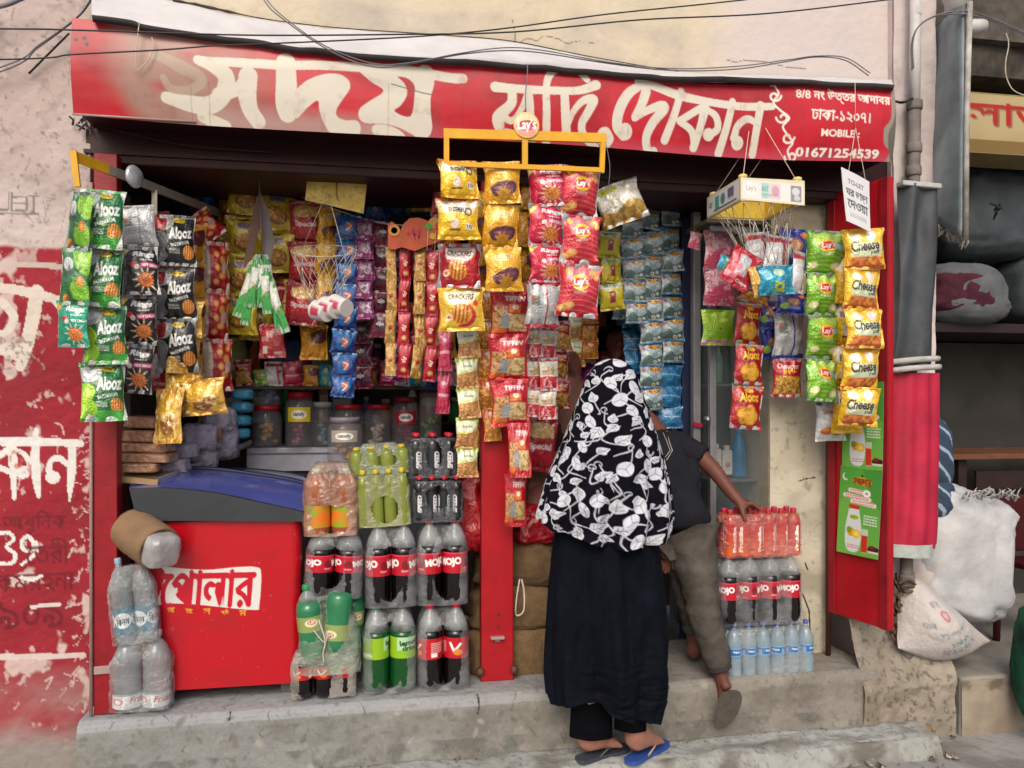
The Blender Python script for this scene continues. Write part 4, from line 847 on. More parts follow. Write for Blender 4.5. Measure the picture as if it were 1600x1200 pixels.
strip('noodle_strip', 'noodle_packet', 'clear and red snack strip right of the post, left of its twin', 'noodle strip', G_C, [('clear_red', 834, 512, 833, 652, 25, 3)], -.05, R(5), .3)
strip('noodle_strip', 'noodle_packet', 'clear and red snack strip nearest the black headscarf', 'noodle strip', G_C, [('clear_red', 857, 512, 856, 656, 27, 3)], -.06, R(-6), .3)
# right
strip('packet_strip', 'packet', 'three dark red cracker packets with yellow lettering hanging before the glass case', 'chips strip', G_R, [('alooz_red', 1173, 474, 1169, 666, 48, 3)], -.05, R(4), .36)
strip('packet_strip', 'packet', 'silver back-side packet with a blue seam over a red fried snack packet', 'chips strip', G_R, [('back_blue', 1231, 482, 1230, 560, 52, 1), ('chanachur', 1230, 560, 1229, 620, 44, 1)], -.04, R(-4), .34)
strip('packet_strip', 'packet', 'strip of four lime green potato chips packets beside the red door leaf', 'chips strip', G_R, [('lays_green', 1291, 360, 1283, 627, 56, 4)], -.16, R(-4), .38)
strip('packet_strip', 'packet', 'strip of five yellow cheese puff packets hanging against the red door leaf', 'chips strip', G_R, [('cheese', 1346, 358, 1345, 668, 56, 5)], -.3, R(-4), .36)
strip('packet_strip', 'packet', 'yellow packets seen edgewise behind the cheese puff strip', 'chips strip', G_R, [('puff', 1325, 400, 1322, 675, 40, 4)], -.17, R(-24), .4)
strip('packet_strip', 'packet', 'single white snack packet below the lime green strip', 'chips strip', G_R, [('white_snack', 1298, 625, 1297, 687, 43, 1)], -.1, R(4), .3)
# inside on the cord
strip('sachet_strip', 'sachet', 'strip of yellow noodle packets furthest left on the inner cord', 'noodle strip', G_M, [('noodle_yellow', 384, 276, 373, 520, 50, 4)], .42, 0, .3)
strip('sachet_strip', 'sachet', 'short strip of yellow noodle packets beside the bunch of green white ices', 'noodle strip', G_M, [('noodle_yellow', 433, 296, 430, 424, 54, 2)], .40, R(6), .3)
strip('sachet_strip', 'sachet', 'strip of red snack packets with a tan top between yellow packets', 'sachet strip', G_M, [('red_snack', 479, 314, 472, 508, 46, 3)], .38, 0, .3)
strip('sachet_strip', 'sachet', 'narrow strip of gold packets left of the blue sachets', 'sachet strip', G_M, [('gold', 515, 325, 510, 480, 32, 3)], .37, R(8), .3)
strip('sachet_strip', 'sachet', 'long strip of blue detergent sachets with an orange splash', 'sachet strip', G_M, [('blue', 546, 336, 535, 622, 34, 8)], .34, 0, .25)
strip('sachet_strip', 'sachet', 'strip of shiny purple sachets right beside the blue ones', 'sachet strip', G_M, [('purple', 571, 342, 570, 498, 25, 5)], .33, 0, .28)
strip('sachet_strip', 'sachet', 'strip of dark plum sachets behind the lollipop card', 'sachet strip', G_M, [('plum', 598, 345, 596, 526, 30, 5)], .36, 0, .28)
strip('sachet_strip', 'sachet', 'red packets hanging low between the shelf jars and the blue sachets', 'sachet strip', G_M, [('red_box', 424, 505, 424, 560, 38, 1), ('gold_loose', 464, 438, 463, 506, 36, 2)], .45, 0, .25)
for k, (key, a, b_, w_, n, lab) in enumerate((('candy_gold', (611, 386), (610, 586), 15, 4, 'gold candy strip hanging furthest left under the orange lollipop card'), ('candy_red', (633, 386), (633, 588), 17, 4, 'red candy strip second from the left under the lollipop card'), ('candy_gold', (656, 388), (653, 590), 16, 4, 'gold candy strip between two red ones under the lollipop card'), ('candy_red', (677, 390), (674, 594), 18, 4, 'red candy strip beside the red cracker packet'), ('candy_pink', (698, 450), (694, 646), 20, 3, 'pink candy strip hanging lowest of the candy strips'))):
    strip('candy_strip', 'candy', lab, 'candy strip', 'candy strips under the lollipop card', [(key, *a, *b_, w_, n)], .16, R(RS.uniform(-12, 12)), .5)
G_S = 'coffee sachet strips beside the glass case'
strip('sachet_strip', 'sachet', 'strip of yellow packets with a dark red figure left of the coffee sachets', 'sachet strip', G_S, [('yellow_red', 952, 362, 957, 482, 34, 3)], .18, 0, .25)
for (x0, y0, x1, y1, n, Y, lab) in ((986, 336, 993, 506, 5, .26, 'short strip of grey blue coffee sachets, leftmost of the three'), (1016, 326, 1017, 640, 9, .31, 'longest strip of grey blue coffee sachets, in the middle of the three'), (1045, 320, 1052, 566, 7, .36, 'strip of grey blue coffee sachets nearest the glass case')):
    strip('sachet_strip', 'sachet', lab, 'sachet strip', G_S, [('coffee', x0, y0, x1, y1, 35, n)], Y, 0, .2, 5)
strip('sachet_strip', 'sachet', 'plain blue sachets hanging below the coffee strip nearest the glass case', 'sachet strip', G_S, [('blue_plain', 1049, 568, 1044, 668, 36, 3)], .37, 0, .2)
strip('sachet_strip', 'sachet', 'plain dark blue sachets in shade above the purple shirt', 'sachet strip', G_S, [('blue_plain', 988, 480, 992, 582, 32, 3)], .42, 0, .2)
strip('packet_strip', 'packet', 'crumpled silver and gold snack bag hanging right of the centre rack', 'chips strip', G_R, [('silver_gold', 958, 288, 976, 350, 66, 1)], -.05, R(-10), .45)
strip('packet_strip', 'packet', 'brown and green sachets in shade above the maroon shirt', 'sachet strip', G_M, [('noodle_orange', 922, 480, 922, 560, 26, 3), ('noodle_green', 903, 490, 903, 570, 26, 2)], .5, 0, .25)

GX = 'shaded strips hanging deeper in the shop'
for (key, x0, y0, x1, y1, wp, n, Y, lab) in (
 ('noodle_yellow', 405, 290, 403, 535, 46, 4, .58, 'yellow noodle strip in the second row behind the bunch of tubes'), ('red_snack', 452, 330, 448, 476, 44, 3, .52, 'red snack strip in the second row left of the net cone'), ('orange', 491, 400, 489, 560, 38, 3, .52, 'orange snack strip in the second row behind the paper cups'), ('gold', 362, 300, 354, 510, 38, 4, .58, 'gold strip in the second row beside the red strip with cream seams'),
 ('plum', 566, 498, 562, 606, 34, 3, .6, 'short plum strip hanging low in the second row'), ('purple', 620, 392, 620, 596, 32, 6, .5, 'purple strip in the second row behind the candy strips'), ('red_box', 662, 380, 660, 566, 36, 4, .48, 'plain red strip in the second row behind the candy strips'), ('gold', 692, 350, 692, 560, 34, 4, .36, 'gold strip in the second row beside the red cracker packet'), ('crack_red', 700, 280, 700, 400, 44, 2, .2, 'red cracker packets behind the left end of the centre rack'),
 ('noodle_orange', 748, 520, 750, 704, 26, 4, .1, 'orange noodle strip squeezed behind the pale noodle strip'), ('orange', 828, 270, 828, 500, 34, 4, .06, 'orange strip behind the golden and magenta strips'), ('chanachur', 872, 500, 872, 640, 40, 3, .24, 'red fried snack strip left of the maroon shirt'), ('lays_green', 934, 376, 934, 470, 38, 2, .3, 'dim green packets behind the yellow strip with the dark figure'),
 ('red_grey', 243, 330, 238, 610, 40, 4, .22, 'red and grey strip between the black star strip and the black cracker strip'), ('gold_loose', 290, 470, 284, 640, 46, 3, .1, 'gold strip below the black cracker packets'), ('indigo', 1206, 470, 1205, 560, 34, 2, .02, 'indigo strip behind the dark red cracker packets'), ('coffee', 968, 348, 972, 500, 30, 5, .34, 'dim coffee strip behind the yellow strip with the dark figure'),
 ('puff', 668, 260, 668, 330, 40, 1, .5, 'single yellow packet under the lintel beside the centre rack'), ('blue', 588, 288, 588, 345, 40, 1, .55, 'blue packet high under the lintel right of the cardboard')):
    strip('packet_strip', 'packet', lab, 'sachet strip', GX, [(key, x0, y0, x1, y1, wp, n)], Y, R(RS.uniform(-18, 18)), .34)
# ---------------------------------------------------------------- racks
def bar(mb, a, b, wz, ty, m=0):
    """flat bar from a to b: wz tall, ty thick"""
    a = Vector(a); b = Vector(b); d = (b - a).normalized(); n = d.cross(Vector((0, 0, 1)))
    if n.length < .01: n = Vector((0, 1, 0)); up = Vector((1, 0, 0))
    else: n.normalize(); up = n.cross(d).normalized()
    V = []
    for p in (a, b):
        for su, sn in ((-1, -1), (1, -1), (1, 1), (-1, 1)): V.append(p + up * wz / 2 * su + n * ty / 2 * sn)
    mb.add(V, [[0, 1, 2, 3], [7, 6, 5, 4], [0, 4, 5, 1], [1, 5, 6, 2], [2, 6, 7, 3], [3, 7, 4, 0]], m)
def rel(mb, name, mats, parent):
    """mesh given in world coordinates, parented to an unrotated Empty"""
    return mb.build(name, mats, parent, -Vector(parent.location))
HY = -.285
rk = empty('hanging_rack', at(820, 200, HY), label='yellow metal display rack with a round badge hanging in front of the signboard', cat='display rack', group='yellow snack display racks')
s = mpp(820, HY); m = MB(); z = lambda px, py: at(px, py, HY)
bar(m, z(693, 208.5), z(947, 216), .036, .012); bar(m, z(697.5, 214), z(697.5, 262), .020, .0115); bar(m, z(942, 222), z(940, 270), .020, .0115); bar(m, z(820, 218), z(820, 262), .022, .011); bar(m, z(697, 256), z(940, 266), .018, .0125)
rel(m, 'rack_frame', M['yellow'], rk)
cv = Canvas(-20, -20, 20, 20, 60, 60, 2); cv.fill('#e8cfa4'); cv.ell(0, 0, 19, 19, '#e9b84a'); cv.ell(0, 0, 17, 17, '#eccba0'); cv.ell(0, 1, 16, 8, '#b3202c', -.1); cv.ell(0, 9, 14, 8, '#e0708a', 0, .6); cv.text('Lay\u2019s', -14, -8, 14, 11, '#fbf5ee', rot=-.08, bold=.035, shear=.1)
def disc(cvx, c, rad, mat, yth=.008, Yw=None):
    n = 40; V = []; F = []; X = []
    k = 12
    for i in range(k + 1):
        for j in range(n): V.append((c.x + rad * i / k * math.cos(2 * PI * j / n), c.y - (.004 * (1 - (i / k) ** 2)), c.z + rad * i / k * math.sin(2 * PI * j / n)))
    for i in range(k):
        for j in range(n): F.append([i * n + j, i * n + (j + 1) % n, (i + 1) * n + (j + 1) % n, (i + 1) * n + j])
    for j in range(n): V.append((c.x + rad * math.cos(2 * PI * j / n), c.y + yth, c.z + rad * math.sin(2 * PI * j / n)))
    for j in range(n): F.append([k * n + j, k * n + (j + 1) % n, (k + 1) * n + (j + 1) % n, (k + 1) * n + j])
    ca = cvx.cols().reshape(cvx.ny, cvx.nx, 3); co = []
    for v in V:
        u = ((v[0] - c.x) / rad * .97 + 1) / 2; w_ = (1 - (v[2] - c.z) / rad * .97) / 2; co.append(ca[int(round(w_ * (cvx.ny - 1))), int(round(u * (cvx.nx - 1)))])
    return mesh_np('badge', V, F, mat, np.array(co), True)
def disc2(cvx, c, rad, mat, par):
    """square canvas cut to a round badge"""
    X, Y = cvx.vx(); r = np.hypot(X, Y) / 20; ok = r < .985; idx = -np.ones(X.shape, int); idx[ok] = np.arange(ok.sum())
    V = np.stack([c.x + X[ok] / 20 * rad, c.y - .004 * (1 - r[ok] ** 2), c.z - Y[ok] / 20 * rad], -1); F = []
    for j in range(cvx.ny - 1):
        for i in range(cvx.nx - 1):
            q = [idx[j, i], idx[j + 1, i], idx[j + 1, i + 1], idx[j, i + 1]]
            if min(q) >= 0: F.append(q)
    cc = cvx.cols().reshape(cvx.ny, cvx.nx, 3)[ok]
    b = inst('badge', mesh_np('badge', V, F, mat, cc, True), par, -Vector(par.location))
    mm = MB(); mm.lathe([(0, .010), (rad * .985, .010), (rad, .004), (rad * .985, .0), (0, 0)], (c.x, c.y, c.z), 40, 0, Matrix.Rotation(R(-90), 4, 'X')); rim = mm.build('badge_rim', plain('badge_cream', '#e3c48e', .4), b); return b
disc2(cv, z(822, 197) + Vector((0, -.012, 0)), 20.5 * s, M['label'], rk)
m = MB(); m.tube([z(822, 178), z(821, 150), z(824, 118), z(824, 100)], .0022, 5, smooth=3); m.tube([z(945, 218), z(950, 240), z(953, 262), z(951, 292)], .0016, 5, smooth=3); rel(m, 'hanging_wire', M['wire_grey'], rk)
# left rack, end-on
A = at(113, 243, -.31); A2 = at(121, 292, -.31); B = at(340, 332, .47); Mid = at(200, 283, -.08)
rk = empty('hanging_rack', A, label='display rack reaching from the left wall into the shop, yellow end turning silver', cat='display rack', group='yellow snack display racks')
m = MB(); bar(m, A, A.lerp(B, .2), .036, .012); bar(m, A + Vector((0.004, 0, .016)), A2, .02, .0115); rel(m, 'rack_frame', M['yellow'], rk)
m = MB(); bar(m, A.lerp(B, .202), B, .034, .012); q = A.lerp(B, .5); bar(m, q + Vector((0, 0, -.01)), q + Vector((0, 0, -.16)), .02, .011); bar(m, q + Vector((.0, .18, -.05)), q + Vector((0, .2, -.16)), .02, .011); bar(m, A2 + Vector((.03, .2, -.02)), B + Vector((0, 0, -.12)), .016, .012); rel(m, 'rack_arm', plain('worn_alu', '#a9a294', .4, .3), rk)
m = MB(); c = at(210, 276, -.12); m.lathe([(0, .012), (.035, .010), (.043, 0), (.035, -.010), (0, -.012)], c, 28, 0, Matrix.Rotation(R(62), 4, 'Z') @ Matrix.Rotation(R(90), 4, 'X')); rel(m, 'badge', plain('silver_badge', '#c4c7cb', .25, .5, bump=.5, bscale=60), rk)

# ---------------------------------------------------------------- hanging display box at the right, net and loose packets
q0 = at(1157, 277, -.36); cx0, cx1 = q0.x, at(1257, 286, -.36).x; zt = q0.z; zb = at(1162, 312, -.36).z; yb = -.05
bxh = empty('display_box', ((cx0 + cx1) / 2, -.2, zb), label='cream open bottomed display box with printed sides hung on strings at the upper right', cat='display box')
W = cx1 - cx0
def wall_canvas(n):
    c = Canvas(0, 0, 100, 34, 110, 40, 2); c.fill('#dcd3b8'); c.rect(3, 3, 97, 31, '#e4dfdc'); 
    if n == 0:
        c.ell(16, 16, 10, 11, '#efe6e2'); c.text('Lay\u2019s', 9, 11, 24, 21, '#b9aeb0', bold=.03); c.rect(32, 5, 44, 29, '#a8cfc8'); c.rect(45, 5, 62, 29, '#e3c7cc'); c.text('EAT', 33, 10, 43, 18, '#5f8f8a'); c.ell(54, 16, 6, 8, '#c9a0aa'); c.rect(78, 5, 95, 30, '#8d8c92'); c.ell(86, 14, 6, 6, '#cfcfd2'); c.ell(88, 24, 5, 4, '#c4c4c8'); small_lines(c, 33, 22, 60, 2, '#7d8a8a', 1)
    else:
        c.text('Lay', 6, 10, 18, 24, '#6f7076', bold=.04); c.rect(26, 8, 38, 28, '#4fa394'); c.ell(50, 17, 7, 9, '#57938c'); c.rect(64, 6, 82, 22, '#6d6f86'); c.rect(22, 28, 90, 31, '#5a6676'); small_lines(c, 66, 24, 82, 1, '#444444', 1)
    return c
D_ = -.36; dep = yb - D_
def wall(nm, cvx, f):
    me = canvas_mesh(nm, cvx, M['label'], f); inst(nm, me, bxh, -Vector(bxh.location))
wall('printed_panel', wall_canvas(0), lambda X, Y: (cx0 + W * X / 100, D_ - .0015 + 0 * X, zt - (zt - zb) * Y / 34 - .012 * X / 100))
wall('printed_panel', wall_canvas(1), lambda X, Y: (cx0 - .0015 + 0 * X, yb + (D_ - yb) * X / 100, zt - (zt - zb) * Y / 34))
m = MB(); t_ = .012; cream = plain('cream_plastic', '#d9cfae', .4); yel = plain('yellow_plastic', '#d8b63a', .45)
for (a0, a1, b0, b1) in ((cx0, cx1, D_, D_ + t_), (cx0, cx0 + t_, D_ + t_, yb), (cx1 - t_, cx1, D_ + t_, yb), (cx0 + t_, cx1 - t_, yb - t_, yb)): m.b2(a0, a1, b0, b1, zb - .004, zt - .0, 0)
rel(m, 'box_frame', cream, bxh)
m = MB(); i0 = t_ + .0015
for (a0, a1, b0, b1) in ((cx0 + i0, cx0 + i0 + .002, D_ + i0, yb - i0), (cx1 - i0 - .002, cx1 - i0, D_ + i0, yb - i0), (cx0 + i0 + .002, cx1 - i0 - .002, yb - i0 - .002, yb - i0)): m.b2(a0, a1, b0, b1, zb + .002, zt - .004)
rel(m, 'inner_lining', yel, bxh)
for k, (cx_, cy_) in enumerate(((cx0 + .02, D_ + .02), (cx1 - .02, D_ + .02), (cx0 + .02, yb - .02))):
    m = MB(); m.lathe([(0, 0), (.018, 0), (.018, .014), (.012, .018), (0, .018)], (cx_, cy_, zt), 14); rel(m, 'corner_knob', plain('cream_yellow', '#dcca7a', .4), bxh)
m = MB()
for (p, q) in (((cx0 + .02, D_ + .02, zt), at(1170, 205, -.24)), ((cx1 - .02, D_ + .02, zt), at(1196, 200, -.24)), ((cx0 + .02, yb - .02, zt), at(1165, 232, -.2)), ((cx0 + .12, yb - .02, zt), at(1195, 240, -.2))): m.tube([p, q], .0018, 5)
rel(m, 'hanging_string', M['string'], bxh)
# net bag: diamonds of string narrowing down to a hoop
netc = at(1200, 400, -.2); net = empty('net_bag', (netc.x, netc.y, zb), label='string net hanging under the cream display box, holding loose packets', cat='net')
m = MB(); rg = random.Random(5)
def netpt(a, lv):
    wx = (W / 2 - .01) * (1 - .12 * lv); wy = (dep / 2 - .01) * (1 - .25 * lv)
    cs, sn = math.cos(a), math.sin(a); k = (abs(cs) ** 4 + abs(sn) ** 4) ** -.25
    return Vector(((cx0 + cx1) / 2 + wx * cs * k + .02 * lv, (D_ + yb) / 2 + wy * sn * k, zb - .004 - .075 * lv - (.012 * math.sin(a * 7) if 0 < lv else 0)))
N = 16; hexa = []
for lv in range(3):
    for i in range(N):
        a = 2 * PI * (i + .5 * lv) / N; 
        for d in (-.5, .5): m.tube([netpt(a, lv), netpt(a + 2 * PI * d / N, lv + 1) + Vector((rg.uniform(-.006, .006), 0, rg.uniform(-.008, .008)))], .0016, 4)
rel(m, 'netting', M['string'], net)
m = MB(); m.tube([netpt(2 * PI * i / 30, 3) + Vector((0, 0, -.05 - .02 * math.sin(2 * PI * i / 30))) for i in range(31)], .0025, 6); rel(m, 'net_hoop', plain('pink_wire', '#9a5a78', .5), net)
def single(name, key, label, cat, px, py, Y, wp, hp, rot, group=None, th=.36, ry=0, rx=0):
    wd = wp * mpp(px, Y); me = packet_mesh(key, round(hp / wp, 2), th, seed=RS.randint(0, 2))
    c = at(px, py, Y); e = Euler((R(rx), R(rot), R(ry))); o = inst(name, me, None, c - e.to_matrix() @ Vector((0, 0, -hp / wp / 2 * wd)), e, wd)
    return tag(o, label, cat, group)
GN = 'loose packets in the hanging net'
single('chips_packet', 'indigo', 'indigo blue packet with a brown round print standing at the back right of the net', 'chips packet', 1238, 388, -.14, 54, 62, 4, GN)
single('chips_packet', 'white_red', 'white and red packet standing behind the others at the left of the net', 'chips packet', 1184, 392, -.16, 44, 58, -6, GN)
single('chips_packet', 'white_red', 'white and red packet in the middle of the net behind the teal one', 'chips packet', 1214, 398, -.19, 44, 60, 8, GN)
single('chips_packet', 'red_grey', 'red packet with a grey panel leaning steeply at the left front of the net', 'chips packet', 1158, 420, -.25, 52, 62, 28, GN, .3)
single('chips_packet', 'white_red', 'white packet turned on edge at the right end of the net', 'chips packet', 1247, 425, -.22, 34, 66, 6, GN, .4, 30)
single('chips_packet', 'teal_kick', 'teal packet with upright lime letters at the front of the net', 'chips packet', 1212, 438, -.29, 62, 46, -4, GN, .4)
single('chips_packet', 'teal_kick', 'small teal packet corner poking out at the far left of the net', 'chips packet', 1134, 412, -.17, 26, 24, 20, GN, .3)
single('chips_packet', 'gold_loose', 'tan packet squeezed between the red and the teal packets in the net', 'chips packet', 1183, 440, -.28, 22, 48, -14, GN, .5)
single('chips_packet', 'indigo', 'deep blue packet hanging through the bottom of the net', 'chips packet', 1236, 474, -.13, 50, 34, 4, GN, .3)
single('chips_packet', 'chanachur', 'red brown packet lying at the bottom of the net', 'chips packet', 1178, 462, -.2, 56, 24, 14, GN, .6)
GP = 'bags hanging at the left edge of the glass case'
for k, (key, px, py, wp, hp, lab) in enumerate((('pink_bag', 1124, 392, 52, 62, 'pink bag hanging uppermost at the left edge of the glass case'), ('pink_bag', 1124, 448, 54, 60, 'pink bag hanging between the upper pink bag and the green packet'), ('green_pack', 1122, 512, 56, 56, 'lime green packet hanging lowest at the left edge of the glass case'))):
    single('hanging_bag', key, lab, 'bag', px, py, .08, wp, hp, 0, GP, .14)
single('hanging_bag', 'pink_bag', 'small pink bag poking out beside the coffee sachets', 'bag', 1086, 376, .1, 20, 26, 12, GP, .2)

# ---------------------------------------------------------------- pipes, banner, tin sign, cables
PY = -.10
pp = empty('drain_pipe', at(1417, 1145, PY), label='thin drain pipe up the right pilaster, white above and dirty grey below', cat='pipe')
wp_ = plain('white_pipe', '#c9c6c4', .45, var=.1, scale=9); gp_ = plain('grey_pipe', '#77706c', .7, var=.25, scale=9, bump=.3)
m = MB(); m.tube([at(1431, -60, PY), at(1430, 80, PY), at(1429, 166, PY)], 8 * mpp(1430, PY), 14); rel(m, 'upper_pipe', wp_, pp)
m = MB(); m.tube([at(1429, 160, PY), at(1428, 240, PY), at(1427, 300, PY), at(1420, 700, PY), at(1416, 900, PY), at(1417, 1150, PY)], 9.5 * mpp(1425, PY), 14); rel(m, 'lower_pipe', gp_, pp)
for (px, py) in ((1429, 165), (1428, 232), (1427, 268), (1417, 905), (1417, 935), (1418, 1000)):
    m = MB(); c = at(px, py, PY); m.lathe([(.0, -.022), (.031, -.022), (.034, -.016), (.034, .016), (.031, .022), (0, .022)], c, 16); rel(m, 'coupling', gp_, pp)
m = MB(); c = at(1431, 18, PY); m.box(c, (.03, .05, .05), None, 0, .008); rel(m, 'pipe_clip', wp_, pp)
m = MB(); m.tube([at(1398, 158, -.06), at(1410, 160, -.12), at(1426, 154, -.13)], .006, 6, smooth=4); rel(m, 'stub_wire', M['wire'], pp)
rg = random.Random(8); m = MB()
for k in range(26):
    px = rg.uniform(1393, 1412); py = rg.uniform(885, 985); m.tube([at(px, py, -.09), at(px + rg.uniform(-5, 5), py + 12, -.12), at(px + rg.uniform(-6, 6), py + 26, -.1)], [.006, .008, .003], 5)
rope = m.build('rope_bundle', plain('muddy_rope', '#5f4f40', .9, bump=.5)); tag(rope, 'tangle of muddy rope ends tied to the pipe under the red cloth', 'rope')
m = MB()
for k in range(3): m.tube([at(1404 + 4 * k, 912 + 6 * k, -.13), at(1418, 905 + 10 * k, -.15), at(1432, 915 + 4 * k, -.12)], .007, 6, smooth=4)
rel(m, 'pipe_binding', plain('muddy_rope', '#5f4f40', .9, bump=.5), pp)

def cloth(name, rows, Y, bulge, mat, par, nq=26, folds=3, amp=.008, seed=0, thick=True):
    """hanging cloth: rows = (left px, right px, py); bulges to the front in the middle"""
    RR = smooth_pts([(a, b, c) for a, b, c in rows], 6); V = []
    for i, (a, b, c) in enumerate(RR):
        for k in range(nq):
            t = k / (nq - 1); p = at(a + (b - a) * t, c, Y)
            p.y -= bulge * math.sin(PI * t) + amp * math.sin(folds * 2 * PI * t + i * .12 + seed) + amp * 1.5 * (float(vnoise(np.array(t * 4), np.array(i * .22), seed)) - .5); V.append(p)
    n0 = len(V); V += [p + Vector((0, .004, 0)) for p in V]; nr = len(RR)
    F = [list(map(int, f)) for f in np.concatenate([grid_faces(nq, nr), grid_faces(nq, nr, n0, True)])]
    me = mesh_np(name, [v - Vector(par.location) for v in V], F, mat); return inst(name, me, par)
bn = empty('cloth_banner', at(1430, 290, -.17), label='rolled hanging cloth on the pilaster, grey above and bright red below', cat='banner')
cloth('grey_cloth', [(1405, 1459, 290), (1404, 1460, 380), (1400, 1458, 480), (1395, 1460, 560), (1394, 1459, 578)], -.15, .03, plain('grey_tarpaulin', '#454a50', .55, var=.22, scale=5, bump=.3, bscale=14), bn, folds=1.3, amp=.016)
cloth('red_cloth', [(1394, 1466, 583), (1393, 1467, 700), (1393, 1466, 800), (1392, 1464, 856)], -.15, .035, plain('red_banner_cloth', '#b21f3e', .6, var=.16, scale=6, bump=.25, bscale=14), bn, amp=.006, seed=2)
cloth('white_hem', [(1391, 1464, 850), (1390, 1463, 870)], -.158, .036, plain('hem_white', '#aab3ae', .8, bump=.4), bn, amp=.004)
m = MB(); m.box(at(1436, 290, -.17), (.19, .05, .022), (0, R(2), 0), 0, .004); rel(m, 'top_board', plain('board_white', '#b3b7b4', .5), bn)
for (a, b, c) in ((1391, 1466, 562), (1392, 1468, 575)):
    m = MB(); m.tube([at(a, c + 4, -.17), at((a + b) / 2, c, -.205), at(b, c - 2, -.17)], .013, 8, smooth=5); rel(m, 'white_tie', plain('tie_white', '#b7b5b0', .8, bump=.5), bn)
ts = empty('tin_sign', at(1480, 200, -.15), label='grey blue tin side sign jutting out beside the pilaster, seen nearly edge-on', cat='sign')
def quad3(p, th, name, mat, par, nx=14, ny=26, amp=.006):
    """p: four corners (top left, top right, bottom right, bottom left), bent slightly"""
    V = []; nrm = (p[1] - p[0]).cross(p[3] - p[0]).normalized()
    for j in range(ny):
        for i in range(nx):
            u, v = i / (nx - 1), j / (ny - 1); q = p[0].lerp(p[1], u).lerp(p[3].lerp(p[2], u), v); V.append(q + nrm * amp * (math.sin(u * 5 + v * 3) + 2 * (float(vnoise(np.array(u * 4), np.array(v * 6), 7)) - .5)) - Vector(par.location))
    n0 = len(V); V += [q - nrm * th for q in V]
    F = [list(map(int, f)) for f in np.concatenate([grid_faces(nx, ny), grid_faces(nx, ny, n0, True)])]
    for i in range(nx - 1): F += [[i, i + 1, i + 1 + n0, i + n0], [(ny - 1) * nx + i, (ny - 1) * nx + i + n0, (ny - 1) * nx + i + 1 + n0, (ny - 1) * nx + i + 1]]
    for j in range(ny - 1): F += [[j * nx, j * nx + n0, (j + 1) * nx + n0, (j + 1) * nx], [j * nx + nx - 1, (j + 1) * nx + nx - 1, (j + 1) * nx + nx - 1 + n0, j * nx + nx - 1 + n0]]
    return inst(name, mesh_np(name, V, F, mat), par)
tl, tr, br, bl = at(1457, 48, .02), at(1512, 8, -.26), at(1507, 372, -.26), at(1452, 330, .02)
quad3([tl, tr, br, bl], .02, 'sheet', plain('blue_grey_tin', '#8b989f', .45, .2, var=.3, scale=3, bump=.15, bscale=10), ts)
m = MB(); m.tube([tr + Vector((.006, -.006, .01)), at(1510, 200, -.27), br + Vector((.0, -.008, -.01))], .012, 8); rel(m, 'edge_frame', plain('frame_white', '#b4b1ab', .6, bump=.4, c2='#7a746c'), ts)
m = MB(); m.tube([tl, tr], .01, 8); rel(m, 'top_frame', plain('frame_dark', '#38383c', .6), ts)
rg = random.Random(3); m = MB()
for k in range(14):
    a = at(1468 + k * 3.2, 352 + k * 1.6 + rg.uniform(-4, 4), -.1 - k * .011); m.tube([a, a + Vector((rg.uniform(-.01, .01), 0, -.02)), a + Vector((rg.uniform(-.02, .02), 0, -.045))], [.008, .006, .002], 5)
rel(m, 'torn_edge', plain('torn_white', '#aaa69f', .8), ts)
m = MB(); c = at(1497, 8, -.12); m.tube([c + Vector((0, 0, -.03)), c + Vector((0, 0, .5))], .055, 18); m.tube([c + Vector((0, 0, .02)), c + Vector((0, 0, .05))], .062, 18)
tag(m.build('soil_pipe', wp_), 'thick white pipe stub above the tin side sign at the top edge', 'pipe')
m = MB(); c = at(1522, 42, -.08); m.lathe([(0, -.05), (.03, -.05), (.034, 0), (.03, .05), (0, .05)], c, 18, 0, Matrix.Rotation(R(80), 4, 'Y')); tag(m.build('pipe_elbow', wp_), 'short white pipe elbow behind the tin side sign', 'pipe')

GC = 'cables strung across the facade'
def cable(pts, Y, wpx, label, mat='wire', dbl=0):
    m = MB(); Ys = Y if hasattr(Y, '__len__') else [Y] * len(pts)
    P = [at(p[0], p[1], y) for p, y in zip(pts, Ys)]; r = wpx * mpp(800, -.3) / 2
    m.tube(P, r, 6, smooth=8)
    if dbl: m.tube([p + Vector((.004, -.004, dbl * mpp(800, -.3) * (1 + .6 * math.sin(i * 1.7)))) for i, p in enumerate(P)], r * .9, 6, smooth=8)
    tag(m.build('cable', M[mat]), label, 'cable', GC)
cable([(-700, 45), (-20, 45), (115, 47), (250, 51), (400, 55), (600, 54), (800, 50), (1000, 31), (1200, 21), (1400, -2), (1700, -40)], -.36, 2.3, 'black cable crossing the whole facade from upper left to the top right corner')
cable([(-700, 102), (0, 93), (115, 85), (250, 78), (340, 71), (400, 69), (560, 62), (680, 55), (800, 43), (950, 22), (1160, 0), (1500, -40)], -.34, 2.2, 'black cable rising from the left wall to the top edge right of the middle')
cable([(395, -30), (418, 8), (440, 28), (490, 64), (540, 91), (590, 105), (640, 100), (720, 85), (790, 79), (850, 83), (950, 99), (1050, 110), (1150, 108), (1230, 96), (1275, 89), (1320, 94), (1357, 118)], -.30, 2.0, 'pair of grey cables sagging in a deep loop over the first word of the sign', 'wire_grey', 2.6)
cable([(-300, 200), (0, 112), (60, 74), (118, 30), (142, 2), (170, -40)], [-.05, -.05, -.06, -.08, -.08, -.08], 2.6, 'two thin cables slanting across the pink wall to the top left corner', 'wire_grey', 4)
cable([(-60, 14), (0, 10), (38, -4)], [-.08] * 3, 7, 'thick grey cable cut by the top left corner', 'wire_grey')
